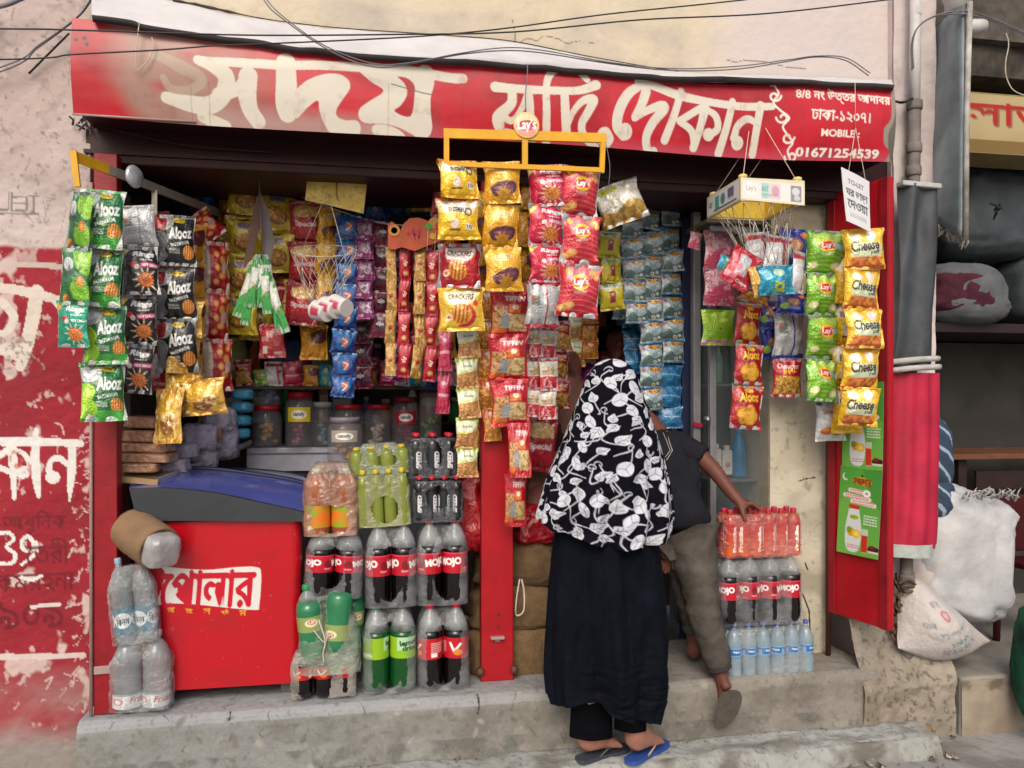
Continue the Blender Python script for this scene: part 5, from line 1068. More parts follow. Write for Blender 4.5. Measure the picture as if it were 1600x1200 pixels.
cable([(45, 115), (75, 85), (108, 52)], [-.02, -.03, -.04], 3.4, 'short rusty cable end on the pink wall left of the sign')
cable([(218, 34), (214, 65), (212, 90), (213, 110), (226, 100), (236, 85), (240, 68), (237, 58)], [-.27, -.27, -.27, -.26, -.26, -.26, -.26, -.26], 1.6, 'thin pale wire loop dangling over the dusty left end of the sign', 'string')
cable([(1425, 110), (1424, 70), (1435, 42), (1460, 26), (1490, 22), (1520, 24), (1560, 36), (1620, 62), (1700, 90)], [-.14, -.16, -.2, -.24, -.26, -.26, -.2, -.2, -.2], 2.6, 'cable bending from the white pipe over the tin side sign to the right', 'wire_grey', 3)
cable([(1572, 52), (1576, 70), (1571, 100), (1574, 125), (1590, 145), (1640, 158)], [-.1] * 6, 2.2, 'pale cable drooping in front of the neighbouring shop beam', 'string')
cable([(150, 196), (210, 210), (300, 228), (430, 238)], [-.02, -.03, -.03, -.02], 2.4, 'dark cable sagging along the maroon lintel below the sign')
m = MB()
for k in range(10):
    a = at(100 + rg.uniform(0, 38), 190 + rg.uniform(-4, 12), -.02); m.tube([a, a + Vector((rg.uniform(-.03, .04), -.02, rg.uniform(-.03, .02)))], .004, 4)
tag(m.build('wire_tangle', plain('rusty_wire', '#4a4240', .8)), 'tangle of cut rusty wire ends beside the lower left corner of the sign', 'wire')
for k, (px, py) in enumerate(((547, 85), (1035, 118))):
    pass

# ---------------------------------------------------------------- to-let board, posters, cardboard tag
def flat_board(name, cvx, corners, mat, label, cat, th=.003, curl=.0, back='#c9c6c0'):
    p = corners; base = p[3]; X0, Y0, X1, Y1 = cvx.x0, cvx.y0, cvx.x1, cvx.y1; nrm = (p[1] - p[0]).cross(p[0] - p[3]).normalized()
    if nrm.y > 0: nrm = -nrm
    X, Y = cvx.vx(); u = ((X - X0) / (X1 - X0))[..., None]; v = ((Y - Y0) / (Y1 - Y0))[..., None]; P = [np.array(q) for q in p]
    S = (P[0] * (1 - u) + P[1] * u) * (1 - v) + (P[3] * (1 - u) + P[2] * u) * v
    bend = (curl * (np.sin(PI * u) * .6 + (v - .5) ** 2 * 1.2 + .5 * (fbm(u * 3, v * 3, 5) - .5)))
    S = S + np.array(nrm) * bend - np.array(base); Vf = S.reshape(-1, 3); n0 = len(Vf)
    V = np.concatenate([Vf, Vf - np.array(nrm) * th]); F = np.concatenate([grid_faces(cvx.nx, cvx.ny), grid_faces(cvx.nx, cvx.ny, n0, True)])
    co = np.concatenate([cvx.cols(), np.tile(lin(back), (n0, 1))])
    return tag(inst(name, mesh_np(name, V, F, mat, co), None, base), label, cat)
c = Canvas(0, 0, 45, 84, 60, 100, 2); c.fill('#d5d6da'); c.text('TO-LET', 9, 13, 35, 21, '#5c5f66', bold=.02); c.text('\u0998\u09b0 \u09ad\u09be\u09dc\u09be', 5, 28, 41, 42, '#3a3d44', bold=.03); c.text('\u09a6\u09c7\u0993\u09df\u09be', 8, 46, 39, 60, '#3a3d44', bold=.03) if 0 else c.text('\u09c7\u09a6\u0993\u09df\u09be', 6, 45, 41, 59, '#3a3d44', bold=.03); small_lines(c, 8, 66, 38, 3, '#777a82', 1.2, 4)
flat_board('to_let_board', c, [at(1314, 261, -.35), at(1358, 284, -.35), at(1360, 363, -.34), at(1322, 345, -.34)], M['paper'], 'white paper to-let notice hanging askew on a string below the sign', 'notice', .002, .006)
m = MB(); m.tube([at(1326, 267, -.35), at(1337, 200, -.26)], .0015, 5); m.tube([at(1352, 280, -.35), at(1337, 200, -.26)], .0015, 5); m.tube([at(1337, 200, -.26), at(1336, 128, -.29)], .0015, 5)
tag(m.build('notice_string', M['string']), 'thin string holding up the white to-let notice', 'string')
def atp(px, py, p0, n):
    o = Vector(CAMP); d = at(px, py, 0) - o; return o + d * ((p0 - o).dot(n) / d.dot(n))
ln_ = Vector((dB.y - dA.y, -(dB.x - dA.x), 0)).normalized(); lp = Vector((dA.x, dA.y, 1)) + ln_ * .0105
def poster(top):
    c = Canvas(0, 0, 66, 138, 84, 160, 2); c.fill('#4b9a3a'); c.vgrad(0, 138, '#55a53e', '#6fb04a'); c.poly([(0, 60), (20, 40), (40, 90), (30, 138), (0, 138)], '#7cbf52', .45, 4); c.poly([(36, 0), (66, 0), (66, 60), (50, 40)], '#2f8436', .5, 4)
    c.ell(9, 16, 5, 6, '#e9ecd2'); c.ell(11, 14.5, 4.6, 5.2, '#55a53e'); c.ell(36, 20, 15, 6, '#e0a21c'); c.text('\u09ae\u099c\u09be\u09a6\u09be\u09b0', 22, 15, 50, 26, '#8a3c12', bold=.06); c.ell(36, 11, 2, 2, '#23402a')
    for (x, y, w_) in ((18, 36, 28), (10, 45, 38), (22, 53, 34)): c.line([(x, y), (x + w_, y + 2)], 7, '#f0dcd6'); small_lines(c, x, y - 1.5, x + w_, 2, '#c0243a', 1.6, int(x))
    c.ell(44, 38, 6, 6, '#f4f0e6'); c.ell(44, 38, 2, 2, '#7a8a6a')
    c.poly([(18, 62), (33, 62), (34, 68), (35, 74), (38, 92), (38, 116), (33, 132), (18, 132), (13, 116), (13, 92), (16, 74), (17, 68)], '#d9dfe2', 1, 3); c.rect(17, 58, 34, 65, '#c8321e'); c.ell(26, 78, 7, 4, '#b6c82a'); c.text('Juice', 20, 76, 32, 80, '#3c5a1a')
    c.ell(22, 102, 6, 7, '#e0a01e'); c.ell(31, 104, 7, 7, '#ecc02c'); c.ell(31, 104, 4, 4, '#f5dc74'); c.ell(19, 99, 4, 5, '#7c9a1c'); small_lines(c, 17, 122, 36, 2, '#c8485c', 1.6, 4)
    c.poly([(39, 94), (49, 94), (48, 132), (40, 132)], '#cfd8cc', .8); c.rect(39.5, 104, 48.5, 131, '#c8321e'); c.ell(58, 124, 9, 5, '#4a1216'); c.ell(56, 121, 5, 3, '#7a2426'); c.rect(50, 127, 66, 130, '#d8d8d0'); small_lines(c, 41, 72, 62, 4, '#e6efe0', 2, 6); return c
flat_board('poster', poster(0), [atp(1317, 600, lp, ln_), atp(1381, 596, lp, ln_), atp(1379, 737, lp, ln_), atp(1316, 729, lp, ln_)], M['paper'], 'upper green juice poster on the red door leaf, half hidden by packets', 'poster', .001, .002)
flat_board('poster', poster(1), [atp(1314, 727, lp + ln_ * .004, ln_), atp(1379, 738, lp + ln_ * .004, ln_), atp(1372, 875, lp + ln_ * .004, ln_), atp(1307, 861, lp + ln_ * .004, ln_)], M['paper'], 'lower green juice poster on the red door leaf, fully visible', 'poster', .001, .002)
c = Canvas(0, 0, 94, 66, 70, 50, 2); c.fill('#bfa555'); c.noise(.06, .4, .7, '#cdb56a', 3); c.noise(.2, .6, .7, '#8d763a', 4, .6); c.line([(20, 4), (24, 14)], 2, '#5c4c28'); c.line([(24, 42), (40, 46), (52, 42)], 1, '#7c6a3a'); c.line([(48, 2), (47, 20), (49, 44), (52, 52)], 2.4, '#5a4626', 1, 4)
flat_board('cardboard_tag', c, [at(481, 264, .12), at(574, 279, .12), at(568, 334, .12), at(477, 313, .12)], M['paper'], 'yellowed cardboard sheet tied up with cord under the lintel', 'cardboard', .004, .01)

# ---------------------------------------------------------------- freezer
FY = -.03
fx0, fx1 = at(206, 900, FY).x, at(470, 900, FY).x; fz0, fz1 = at(350, 1074, FY).z, at(350, 814, FY).z
fr = empty('ice_cream_freezer', ((fx0 + fx1) / 2, FY + .3, FLOOR), label='red chest freezer with dark curved lid and white lettered badge', cat='freezer')
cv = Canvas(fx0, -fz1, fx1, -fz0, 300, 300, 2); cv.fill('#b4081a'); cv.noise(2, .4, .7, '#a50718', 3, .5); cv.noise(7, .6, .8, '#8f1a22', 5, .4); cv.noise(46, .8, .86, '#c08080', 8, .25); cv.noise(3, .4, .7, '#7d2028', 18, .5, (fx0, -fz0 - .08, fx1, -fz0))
def FP(pts): return P2(pts, FY)
cv.poly(FP([(250, 884), (292, 889), (330, 890), (370, 886), (400, 886), (408, 896), (405, 946), (398, 953), (350, 949), (300, 944), (256, 943), (244, 948), (252, 920), (258, 896)]), '#d9d6d2', 1, 3)
bx(cv, '\u09c7\u09aa\u09be\u09b2\u09be\u09b0', 251, 894, 399, 946, FY, '#c00c28', bold=.034, rot=.02, shear=.1)
for k, t_ in enumerate(('\u0986', '\u0987', '\u09b8', '\u0995\u09cd\u09b0\u09c0', '\u09ae')): 
    px = 267 + k * 28; bx(cv, t_, px - 5, 949 + k * 1.2, px + 6, 957 + k * 1.2, FY, '#d9a23c', bold=.02)
rr = .04
def fpos(X, Y):
    e = np.minimum(X - fx0, fx1 - X); return X, FY + np.where(e < rr, rr - np.sqrt(np.maximum(rr * rr - (rr - np.clip(e, 0, rr)) ** 2, 0)), 0), -Y
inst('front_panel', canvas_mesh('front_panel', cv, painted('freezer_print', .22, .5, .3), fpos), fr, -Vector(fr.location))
rd = plain('freezer_red', '#b30a1a', .25, coat=.3, var=.05); lidm = plain('lid_dark_grey', '#34383e', .45, var=.08)
m = MB(); m.b2(fx0 + .002, fx1 - .002, FY + rr + .002, FY + .62, fz0, fz1, 0, .012); rel(m, 'cabinet', rd, fr)
m = MB(); 
for x in (fx0 + .06, fx1 - .06): m.b2(x - .025, x + .025, FY + .06, FY + .11, FLOOR, fz0 + .01, 0, .005)
rel(m, 'feet', plain('foot_grey', '#6f6a62', .7), fr)
TE = smooth_pts([(202, 764), (260, 763), (330, 770), (400, 784), (450, 795), (474, 801)], 6); Yl = FY - .025
pts = [at(p[0], p[1], Yl) for p in TE] + [at(474, 815, Yl), at(340, 814, Yl), at(232, 814, Yl), at(212, 806, Yl)]
m = MB(); m.prism([(p.x, p.z) for p in pts], Yl, FY + .05); rel(m, 'lid_rim', lidm, fr)
bk = smooth_pts([(214, 746), (260, 739), (330, 734), (400, 737), (450, 742), (480, 748)], 6); V = []; nq = 12
for a, b in zip(TE, bk):
    A_ = at(a[0] , a[1] - .5, FY + .0); B_ = at(b[0], b[1], FY + .62)
    for k in range(nq):
        t = k / (nq - 1); p = A_.lerp(B_, t); p.z += .05 * math.sin(PI * t) ; V.append(p - fr.location)
gl = plain('blue_glass_lid', '#4a5399', .1, spec=.9, var=.12, scale=3, coat=.6)
inst('glass_lid', mesh_np('glass_lid', V, grid_faces(nq, len(TE), 0, True), gl), fr)
m = MB(); m.tube([fr.location + V[i * nq + 5] + Vector((0, 0, .004)) for i in range(len(TE))], .009, 6); m.tube([fr.location + V[i * nq + 11] + Vector((0, 0, .004)) for i in range(len(TE))], .012, 6); rel(m, 'lid_runner', plain('runner_navy', '#1e2240', .4), fr)
m = MB(); A_ = at(200, 770, FY); m.b2(fx0 - .0, fx0 + .02, FY + .05, FY + .62, fz1, at(203, 765, Yl).z, 0); m.b2(fx1 - .02, fx1, FY + .05, FY + .62, fz1, at(470, 801, Yl).z, 0); rel(m, 'lid_side', lidm, fr)

# ---------------------------------------------------------------- sacks and bundles
burlap = plain('burlap', '#80674a', .95, var=.22, scale=9, bump=.8, bscale=150)
def sack(name, label, cat, c, d, mat, rot=(0, 0, 0), e=.55, seed=1, amp=.07, group=None, sag=.15, freq=3.0, cols=None, res=(64, 36)):
    nx, ny = res; u, v = np.meshgrid(np.linspace(-PI, PI, nx), np.linspace(-PI / 2, PI / 2, ny)); sp = lambda x, p: np.sign(x) * np.abs(x) ** p
    x = sp(np.cos(v), e) * sp(np.cos(u), e); y = sp(np.cos(v), e) * sp(np.sin(u), e); z = sp(np.sin(v), e)
    n = fbm(x * freq + seed * 3.1 + z * 1.3, z * freq + y * 2.1 + seed, seed, 4) - .5; n2 = np.abs(fbm(x * 4 + y * 2 + seed, z * 4 - y * 2, seed + 9, 2) - .5)
    k = 1 + amp * 2.2 * n - amp * 1.3 * n2
    x, y, z = x * k * (1 + sag * (-z) * .5), y * k * (1 + sag * (-z) * .5), z * (1 + amp * n)
    V = np.stack([x * d[0] / 2, y * d[1] / 2, z * d[2] / 2], -1).reshape(-1, 3)
    o = inst(name, mesh_np(name, V, grid_faces(nx, ny), mat), None, c, rot); return tag(o, label, cat, group)
def spx(name, label, cat, px, py, wp, hp, Y, dy, mat, **k):
    s = mpp(px, Y); c = at(px, py, Y); c.y += dy / 2 * .6; return sack(name, label, cat, c, (wp * s, dy, hp * s), mat, **k)
GB = 'burlap sacks behind the red post'
spx('burlap_sack', 'burlap sack at the bottom of the pile behind the red post', 'sack', 800, 1020, 150, 92, .12, .35, burlap, seed=2, group=GB, e=.5, amp=.12)
spx('burlap_sack', 'burlap sack second from the floor behind the red post, with a rope loop', 'sack', 806, 948, 146, 74, .14, .32, burlap, seed=5, group=GB, e=.5, amp=.12)
spx('burlap_sack', 'burlap sack on top of the pile behind the red post', 'sack', 812, 880, 138, 80, .16, .32, burlap, seed=8, group=GB, e=.55, amp=.14)
redbag = film('red_plastic_bag', '#a3101e', .95, .25, .8, 14, .1)
spx('plastic_bag', 'crumpled red plastic bag on the burlap sacks left of the red post', 'bag', 735, 800, 60, 130, .1, .25, redbag, seed=3, amp=.22, freq=5)
spx('plastic_bag', 'crumpled red plastic bag on the burlap sacks right of the red post', 'bag', 838, 822, 76, 62, .14, .25, redbag, seed=6, amp=.25, freq=5)
spx('carton_stack', 'brown cardboard boxes stacked in shade beside the headscarf', 'carton', 850, 745, 60, 80, .35, .25, plain('brown_carton', '#6f4a36', .8, var=.25), seed=4, e=.25, amp=.02)
single('snack_bag', 'red_snack', 'dark red snack bag with a tan print in shade left of the headscarf', 'snack packet', 842, 695, .2, 58, 84, 4, None, .3)
m = MB(); c = at(814, 925, .1); m.tube([at(812, 905, .02), at(808, 930, .0), at(806, 960, .02), at(818, 955, .0), at(819, 925, .0), at(815, 905, .02)], .004, 5, smooth=4); tag(m.build('rope_loop', M['string']), 'loop of jute rope hanging from the burlap sacks', 'rope')
# roll leaning on the freezer
a = at(204, 826, -.02); b_ = at(249, 857, -.15); rl = empty('burlap_roll', b_, label='tan rolled mat leaning against the freezer with white plastic showing at its end', cat='roll')
m = MB(); dirv = (b_ - a).normalized(); ax = dirv.to_track_quat('Z', 'Y').to_matrix().to_4x4(); rad = 34 * mpp(220, -.05); Lr = (b_ - a).length
prof = [(0, -Lr), (rad * .97, -Lr)] + [(rad * (1 + .02 * math.sin(k * 2.1)), -Lr + Lr * k / 12) for k in range(1, 12)] + [(rad * .98, 0), (rad * .86, .0), (rad * .84, -.03), (0, -.03)]
m.lathe(prof, b_, 36, 0, ax); rel(m, 'rolled_mat', plain('roll_brown', '#856b50', .85, var=.14, scale=7, bump=.3, bscale=40), rl)
o = sack('plastic_end', None, None, (0, 0, 0), (rad * 1.55, rad * 1.55, .10), film('milky_plastic', '#b5b5b8', .8, .2, .4, 14, .3), seed=4, amp=.08, freq=2.5); o.parent = rl; o.rotation_euler = dirv.to_track_quat('Z', 'Y').to_euler(); o.location = dirv * .012; 

# ---------------------------------------------------------------- bottles in shrink wrap
_BM = {}
clearp = film('clear_bottle', '#b9c0c2', .35, .08, .15, 30, .3)
def liquid(c): return plain('drink_' + c.strip('#'), c, .09, spec=.6, var=.1, scale=8)
def bottle_meshes(kind, r, h):
    k = (kind, round(r, 3), round(h, 3))
    if k in _BM: return _BM[k]
    K = KINDS[kind]; B = K['body']; body = liquid(B) if isinstance(B, str) else B
    sh = K.get('shape', 'cola')
    if sh == 'can': P = [(0, 0), (.8, 0), (.95, .03), (1, .07), (1, .74), (.93, .80), (.6, .88), (.42, .9), (.42, .93)]
    elif sh == 'water': P = [(0, 0), (.85, 0), (1, .04)] + [(1 if k % 2 else .94, .06 + .045 * k) for k in range(7)] + [(.97, .38), (.97, .56), (1, .6), (.98, .68), (.7, .8), (.36, .88), (.30, .9), (.30, .94)]
    else: P = [(0, .02), (.55, 0), (.88, .02), (1, .08), (1, .28), (.985, .36), (.985, .58), (1, .62), (.98, .68), (.82, .78), (.52, .87), (.30, .91), (.28, .94)]
    P = [(P[0][0] * r, P[0][1] * h)] + [(a * r, z * h) for a, z in P[1:]]
    lo = [p for p in P if p[1] <= K.get('fill', .8) * h]; hi = [lo[-1]] + [p for p in P if p[1] > lo[-1][1]]
    m = MB(); m.lathe(lo, (0, 0, 0), 20, 0); m.lathe(hi, (0, 0, 0), 20, 1 if K.get('neck', 1) else 0); me = m.mesh('bottle', [body, clearp])
    m = MB(); cr = .33 * r if sh != 'can' else .46 * r; m.lathe([(cr * .96, .925 * h), (cr, .935 * h), (cr, .985 * h), (cr * .85, h), (0, h)], (0, 0, 0), 16); mc = m.mesh('bottle_cap', plain('cap_' + K['cap'].strip('#'), K['cap'], .4))
    ml = None
    if K.get('label'):
        z0, z1 = K['label'][0]; cvx = K['label'][1]; nx, ny = cvx.nx, cvx.ny; u, v = np.meshgrid(np.linspace(0, 1, nx), np.linspace(0, 1, ny)); a = -PI / 2 + (u - .5) * 2 * PI; rl_ = r * (1.012 if sh != 'cola' else 1.0)
        ml = mesh_np('bottle_label', np.stack([rl_ * np.cos(a), rl_ * np.sin(a), h * (z1 + (z0 - z1) * v)], -1).reshape(-1, 3), grid_faces(nx, ny), M['label'], cvx.cols())
    _BM[k] = (me, mc, ml); return _BM[k]
def lab_c(base, fn): c = Canvas(0, 0, 120, 40, 150, 50, 2); c.fill(base); fn(c); return c
def l_mojo(c):
    c.rect(0, 0, 120, 3, '#d8385a'); 
    for x in (10, 62): c.text('MOJO', x, 10, x + 36, 28, '#f2ece8', bold=.06, rot=-.12); c.ell(x + 46, 20, 6, 9, '#7d0f1c'); small_lines(c, x + 40, 30, x + 50, 2, '#f0d0d0', 1, x)
def l_cola(c):
    for x in (6, 66): small_lines(c, x, 8, x + 18, 6, '#f0cfd0', 1.6, x); c.rect(x, 28, x + 10, 36, '#e9e0da'); c.line([(x + 26, 10), (x + 32, 26), (x + 42, 12)], 4, '#efe6de'); c.ell(x + 38, 28, 7, 6, '#d9822c')
def l_lime(c):
    c.rect(0, 0, 45, 40, '#7ea60e'); c.rect(62, 0, 120, 40, '#a9d3a2'); c.poly([(62, 26), (90, 20), (120, 28), (120, 40), (62, 40)], '#86b81e', 1, 3); c.text('lemon', 66, 5, 98, 16, '#1d4a2a', bold=.05, rot=-.1); c.text('drink', 70, 16, 96, 26, '#1d4a2a', bold=.05); c.rect(20, 29, 44, 36, '#e4ecd8')
    small_lines(c, 22, 30, 43, 2, '#566a3a', 1.6, 4)
def l_blue(c): c.rect(0, 0, 120, 6, '#6fa6d0'); c.rect(0, 34, 120, 40, '#6fa6d0'); [(c.text('Aqua', x, 12, x + 18, 24, '#dfe9f2', bold=.04), c.rect(x + 24, 14, x + 32, 34, '#88a9cc')) for x in (6, 46, 86)]
def l_vert(c, t, ink): [c.text(t, x - 14, 12, x + 14, 26, ink, rot=-PI / 2, bold=.05, shear=.2) for x in (20, 60, 100)]
def l_fruit(c): c.vgrad(0, 40, '#b0182e', '#d0602a'); [c.text('Fruitika', x - 16, 13, x + 16, 25, '#f6e9df', rot=-PI / 2, bold=.06) for x in (20, 60, 100)]
def l_fresh(c): c.rect(0, 0, 120, 5, '#8d979b'); [(c.text('Fresh', x, 8, x + 28, 26, '#b3282e', bold=.03, shear=.25), c.ell(x + 40, 20, 8, 9, '#c96a70'), c.ell(x + 40, 20, 5, 6, '#d9dcdd')) for x in (10, 66)]
def l_kin(c): c.noise(.06, .4, .6, '#4b7f96', 3); [(c.ell(x, 19, 15, 12, '#d5dcdf'), c.text('\u09bf\u0995\u09a8\u09c7\u09b2' if 0 else '\u09bf\u0995\u09a8\u09b2', x - 11, 12, x + 11, 26, '#26414e', bold=.03)) for x in (30, 60, 90)]
def l_seven(c): [(c.ell(x, 16, 10, 10, '#d8d6ae'), c.ell(x, 14, 6, 6, '#b0483a'), c.text('UP', x - 4, 10, x + 5, 18, '#efe6d8', bold=.04)) for x in (20, 60, 100)]
KINDS = {
 'mojo': dict(body='#0c0708', cap='#c21e38', label=((.36, .60), lab_c('#b5102a', l_mojo)), fill=.7),
 'cola': dict(body='#0d0809', cap='#c8203c', label=((.36, .60), lab_c('#b80f22', l_cola)), fill=.7),
 'lime': dict(body='#0c4a1c', cap='#2c7a44', label=((.38, .62), lab_c('#8ab51a', l_lime)), fill=.7),
 'limejuice': dict(body='#7c8838', cap='#d1b637', shape='can', label=None, fill=.9, neck=0),
 'orange': dict(body='#9a5232', cap='#a9b5a6', shape='can', label=((.12, .45), lab_c('#8f9a1c', lambda c: c.noise(.05, .4, .6, '#d8701e', 3))), fill=.9, neck=0),
 'energy': dict(body='#17181c', cap='#c02038', shape='can', label=((.1, .66), lab_c('#1d1f24', lambda c: l_vert(c, 'SPEED', '#d9dade'))), fill=.9, neck=0),
 'fruit': dict(body='#b8432a', cap='#b32a44', shape='can', label=((.03, .7), lab_c('#c8243a', l_fruit)), fill=.9, neck=0),
 'water': dict(body=film('water_body', '#93abb8', .75, .06, .2, 20, .2), cap='#4a5fae', shape='water', label=((.39, .56), lab_c('#2f6aa6', l_blue)), fill=.88),
 'fresh': dict(body=film('water_body_grey', '#8f969a', .7, .08, .2, 20, .2), cap='#b0b4b8', shape='water', label=((.03, .22), lab_c('#c9cccd', l_fresh)), fill=.88),
 'kin': dict(body=film('water_body_pale', '#8d9aa0', .6, .08, .2, 20, .2), cap='#8fa6b8', shape='water', label=((.12, .42), lab_c('#44707f', l_kin)), fill=.88),
 'sprite': dict(body='#2f7a52', cap='#2c8a52', label=((.4, .6), lab_c('#8a9a5a', l_seven)), fill=.84),
}
def bottle(kind, r, h, par, loc, rz=0.0, tilt=(0, 0)):
    me, mc, ml = bottle_meshes(kind, r, h); b = inst('bottle', me, par, loc, (tilt[0], tilt[1], rz)); inst('bottle_cap', mc, b)
    if ml: inst('bottle_label', ml, b)
    return b
wrapm = film('shrink_wrap', '#a9acb0', .26, .12, .5, 20, .75); wrapg = film('grey_wrap', '#a9a59c', .5, .2, .6, 22, .4); wrapd = film('dark_wrap', '#6d7076', .4, .16, .6, 26, .5); wrapl = film('lime_wrap', '#a3a67c', .72, .16, .35, 16, .45); wrapp = film('pink_wrap', '#d08a86', .35, .14, .8, 30, .7); wrapw = film('white_wrap', '#b3b8ba', .3, .12, .6, 20, .7); wrapo = film('orange_wrap', '#b5917e', .6, .16, .35, 14, .5); wrapb = film('bag_green', '#a7b3a2', .4, .14, .4, 14, .6)
def wrapping(par, w, d, h, mat, hole=None, top=.5, seed=0, shoulders=.62, noise=.012, scall=0, capz=.9):
    """film shrunk over a block of bottles; hole = (cx, cz, rx, rz) in fractions of width and height"""
    n = 150; nz = 76; V = []; rg = np.random.RandomState(seed); keep = []
    for j in range(nz):
        t = j / (nz - 1) * capz; k = 1 if t < shoulders else 1 - (1 - top) * ((t - shoulders) / (capz - shoulders)) ** 1.3
        for i in range(n):
            a = 2 * PI * i / n; cs, sn = math.cos(a), math.sin(a); q = (abs(cs) ** 5 + abs(sn) ** 5) ** -.2
            x = w / 2 * 1.03 * cs * q; y = d / 2 * 1.03 * sn * q
            x *= (k if top > .3 else k); y *= k
            if scall and abs(sn) > .4: y *= 1 - .07 * (1 - abs(math.cos(PI * scall * (x / w + .5) + PI / 2 * 0)))
            nn = float(vnoise(np.array(i * .25 + seed), np.array(j * .16), seed)) - .5; n2 = abs(float(vnoise(np.array(i * .6 + j * .14), np.array(j * .26 - i * .11), seed + 5)) - .5)
            V.append((x * (1 + noise * 1.5 * nn), y * (1 + noise * 2 * nn) - noise * .25 * n2 * (1 if sn < 0 else 0), t * h + .004 * nn))
    F = []
    for j in range(nz - 1):
        for i in range(n):
            f = [j * n + i, j * n + (i + 1) % n, (j + 1) * n + (i + 1) % n, (j + 1) * n + i]; c = np.mean([V[q] for q in f], 0)
            if hole and c[1] < -d * .2:
                e = ((c[0] / w - hole[0]) / hole[2]) ** 2 + ((c[2] / h - hole[1]) / hole[3]) ** 2
                if e < 1 + .3 * (float(vnoise(np.array(math.atan2(c[2] / h - hole[1], c[0] / w - hole[0]) * 2.2 + 9), np.array(seed * 1.3), 3)) - .5): continue
            F.append(f)
    F.append([(nz - 1) * n + i for i in range(n)])
    return inst('shrink_wrap', mesh_np('shrink_wrap', V, F, mat), par)
GK = 'shrink wrapped drink packs'
def pack(kind, label, x0, x1, yt, yb_, Y, nx, ny, wm, hole=None, top=.55, seed=0, tilt=0.0, bh=1.0, noise=.02, scall=None, pname='bottle_pack', group=GK, rot=None, shoulders=.62, capz=.9):
    c = at((x0 + x1) / 2, yb_, Y); s = mpp((x0 + x1) / 2, Y); w_ = (x1 - x0) * s; h = (yb_ - yt) * s; r = w_ / nx / 2 * .97
    t = empty(pname, (c.x, Y + r * ny, c.z), (0, R(tilt), 0), label, 'drink pack', group); rg = random.Random(seed)
    for j in range(ny):
        for i in range(nx): bottle(kind, r, h * bh, t, (-w_ / 2 + (i + .5) * w_ / nx, (j - (ny - 1) / 2) * 2 * r, .002), rg.uniform(-.9, .9) if rot is None else rot[i % len(rot)])
    if wm: wrapping(t, w_, ny * 2 * r, h, wm, hole, top, seed, shoulders, noise, nx if scall is None else scall, capz)
    return t
PYY = -.09
pack('lime', 'large pack of green lemon drink bottles on the plinth, torn open in front', 567, 651, 946, 1083, PYY, 2, 2, wrapm, (0.0, .44, .33, .38), .62, 3, rot=(.5, -.6))
pack('cola', 'large cola pack with red labels standing on the plinth next to the red post', 653, 735, 945, 1079, PYY, 2, 2, wrapm, (.0, .40, .33, .34), .62, 5, rot=(-.3, .9))
pack('mojo', 'large cola pack with white lettering standing on the green lemon drink pack', 571, 652, 815, 950, PYY, 2, 2, wrapm, (-.05, .40, .3, .32), .62, 7, rot=(.7, .3))
pack('mojo', 'large cola pack with white lettering beside the red plastic bag, upper right of its twin', 652, 733, 811, 946, PYY, 2, 2, wrapm, (.06, .36, .26, .3), .62, 9, rot=(-.5, 1.2))
pack('mojo', 'tilted small cola pack right beside the freezer front', 474, 564, 826, 936, PYY, 2, 2, wrapm, (-.1, .45, .28, .32), .75, 11, 3, rot=(.9, .2))
pack('cola', 'small open cola pack with one pink capped bottle on the plinth by the freezer foot', 456, 554, 1012, 1091, PYY - .01, 3, 1, wrapg, (-.12, .32, .25, .5), .85, 13, rot=(.4, .9, .2))
pack('limejuice', 'pack of lime juice bottles with yellow caps under a hazy wrap', 561, 642, 734, 823, PYY + .02, 4, 2, wrapl, (.02, .3, .26, .24), .9, 15, -3, noise=.025)
pack('energy', 'lower pack of black energy drink bottles with red caps', 646, 724, 745, 816, PYY + .02, 4, 2, wrapd, (-.02, .55, .24, .26), .92, 17)
pack('energy', 'upper pack of black energy drink bottles beside the pale noodle strip', 638, 716, 678, 747, PYY + .04, 3, 2, wrapd, (.02, .52, .16, .32), .92, 19)
pack('orange', 'hazy bag of orange drink bottles above the small cola pack', 474, 558, 726, 838, PYY, 2, 2, wrapo, (.0, .24, .32, .19), .6, 21, noise=.045, bh=.93, shoulders=.7, capz=1.0)
pack('limejuice', 'pale green film pack slumped on top of the lime juice pack', 548, 642, 688, 742, PYY + .05, 4, 2, wrapb, (.1, .42, .22, .16), .5, 23, -4, noise=.04, shoulders=.3, bh=.8)
# bag with upside down green bottles
c = at(515, 1050, PYY); t = empty('bottle_bag', (c.x, PYY + .05, c.z), (0, 0, 0), 'loose clear bag of green soda bottles hanging between the small cola packs', 'drink pack', GK); s = mpp(515, PYY)
bottle('sprite', 20 * s, 118 * s, t, (-24 * s, -.03, 20 * s), .2, (0, R(-6))); b = bottle('sprite', 21 * s, 122 * s, t, (16 * s, -.03, 124 * s), .5, (R(180), R(4))); bottle('sprite', 20 * s, 110 * s, t, (28 * s, .05, 20 * s), .5, (0, R(5)))
wrapping(t, 92 * s, .16, 132 * s, wrapb, None, .55, 31, .3, .05, 0)
m = MB(); m.tube([at(498, 968, PYY - .03), at(508, 1000, PYY - .05), at(505, 1020, PYY - .05), at(506, 1036, PYY - .05)], .003, 5, smooth=4); m.tube([at(490, 985, PYY - .03), at(507, 1004, PYY - .05), at(512, 990, PYY - .04)], .002, 5, smooth=4); rel(m, 'bag_string', M['string'], t)
RY = -.125
pack('water', 'pack of water bottles with blue labels on the plinth edge, bottom of the right stack', 1136, 1282, 975, 1056, RY, 6, 2, wrapw, None, .8, 33, noise=.02)
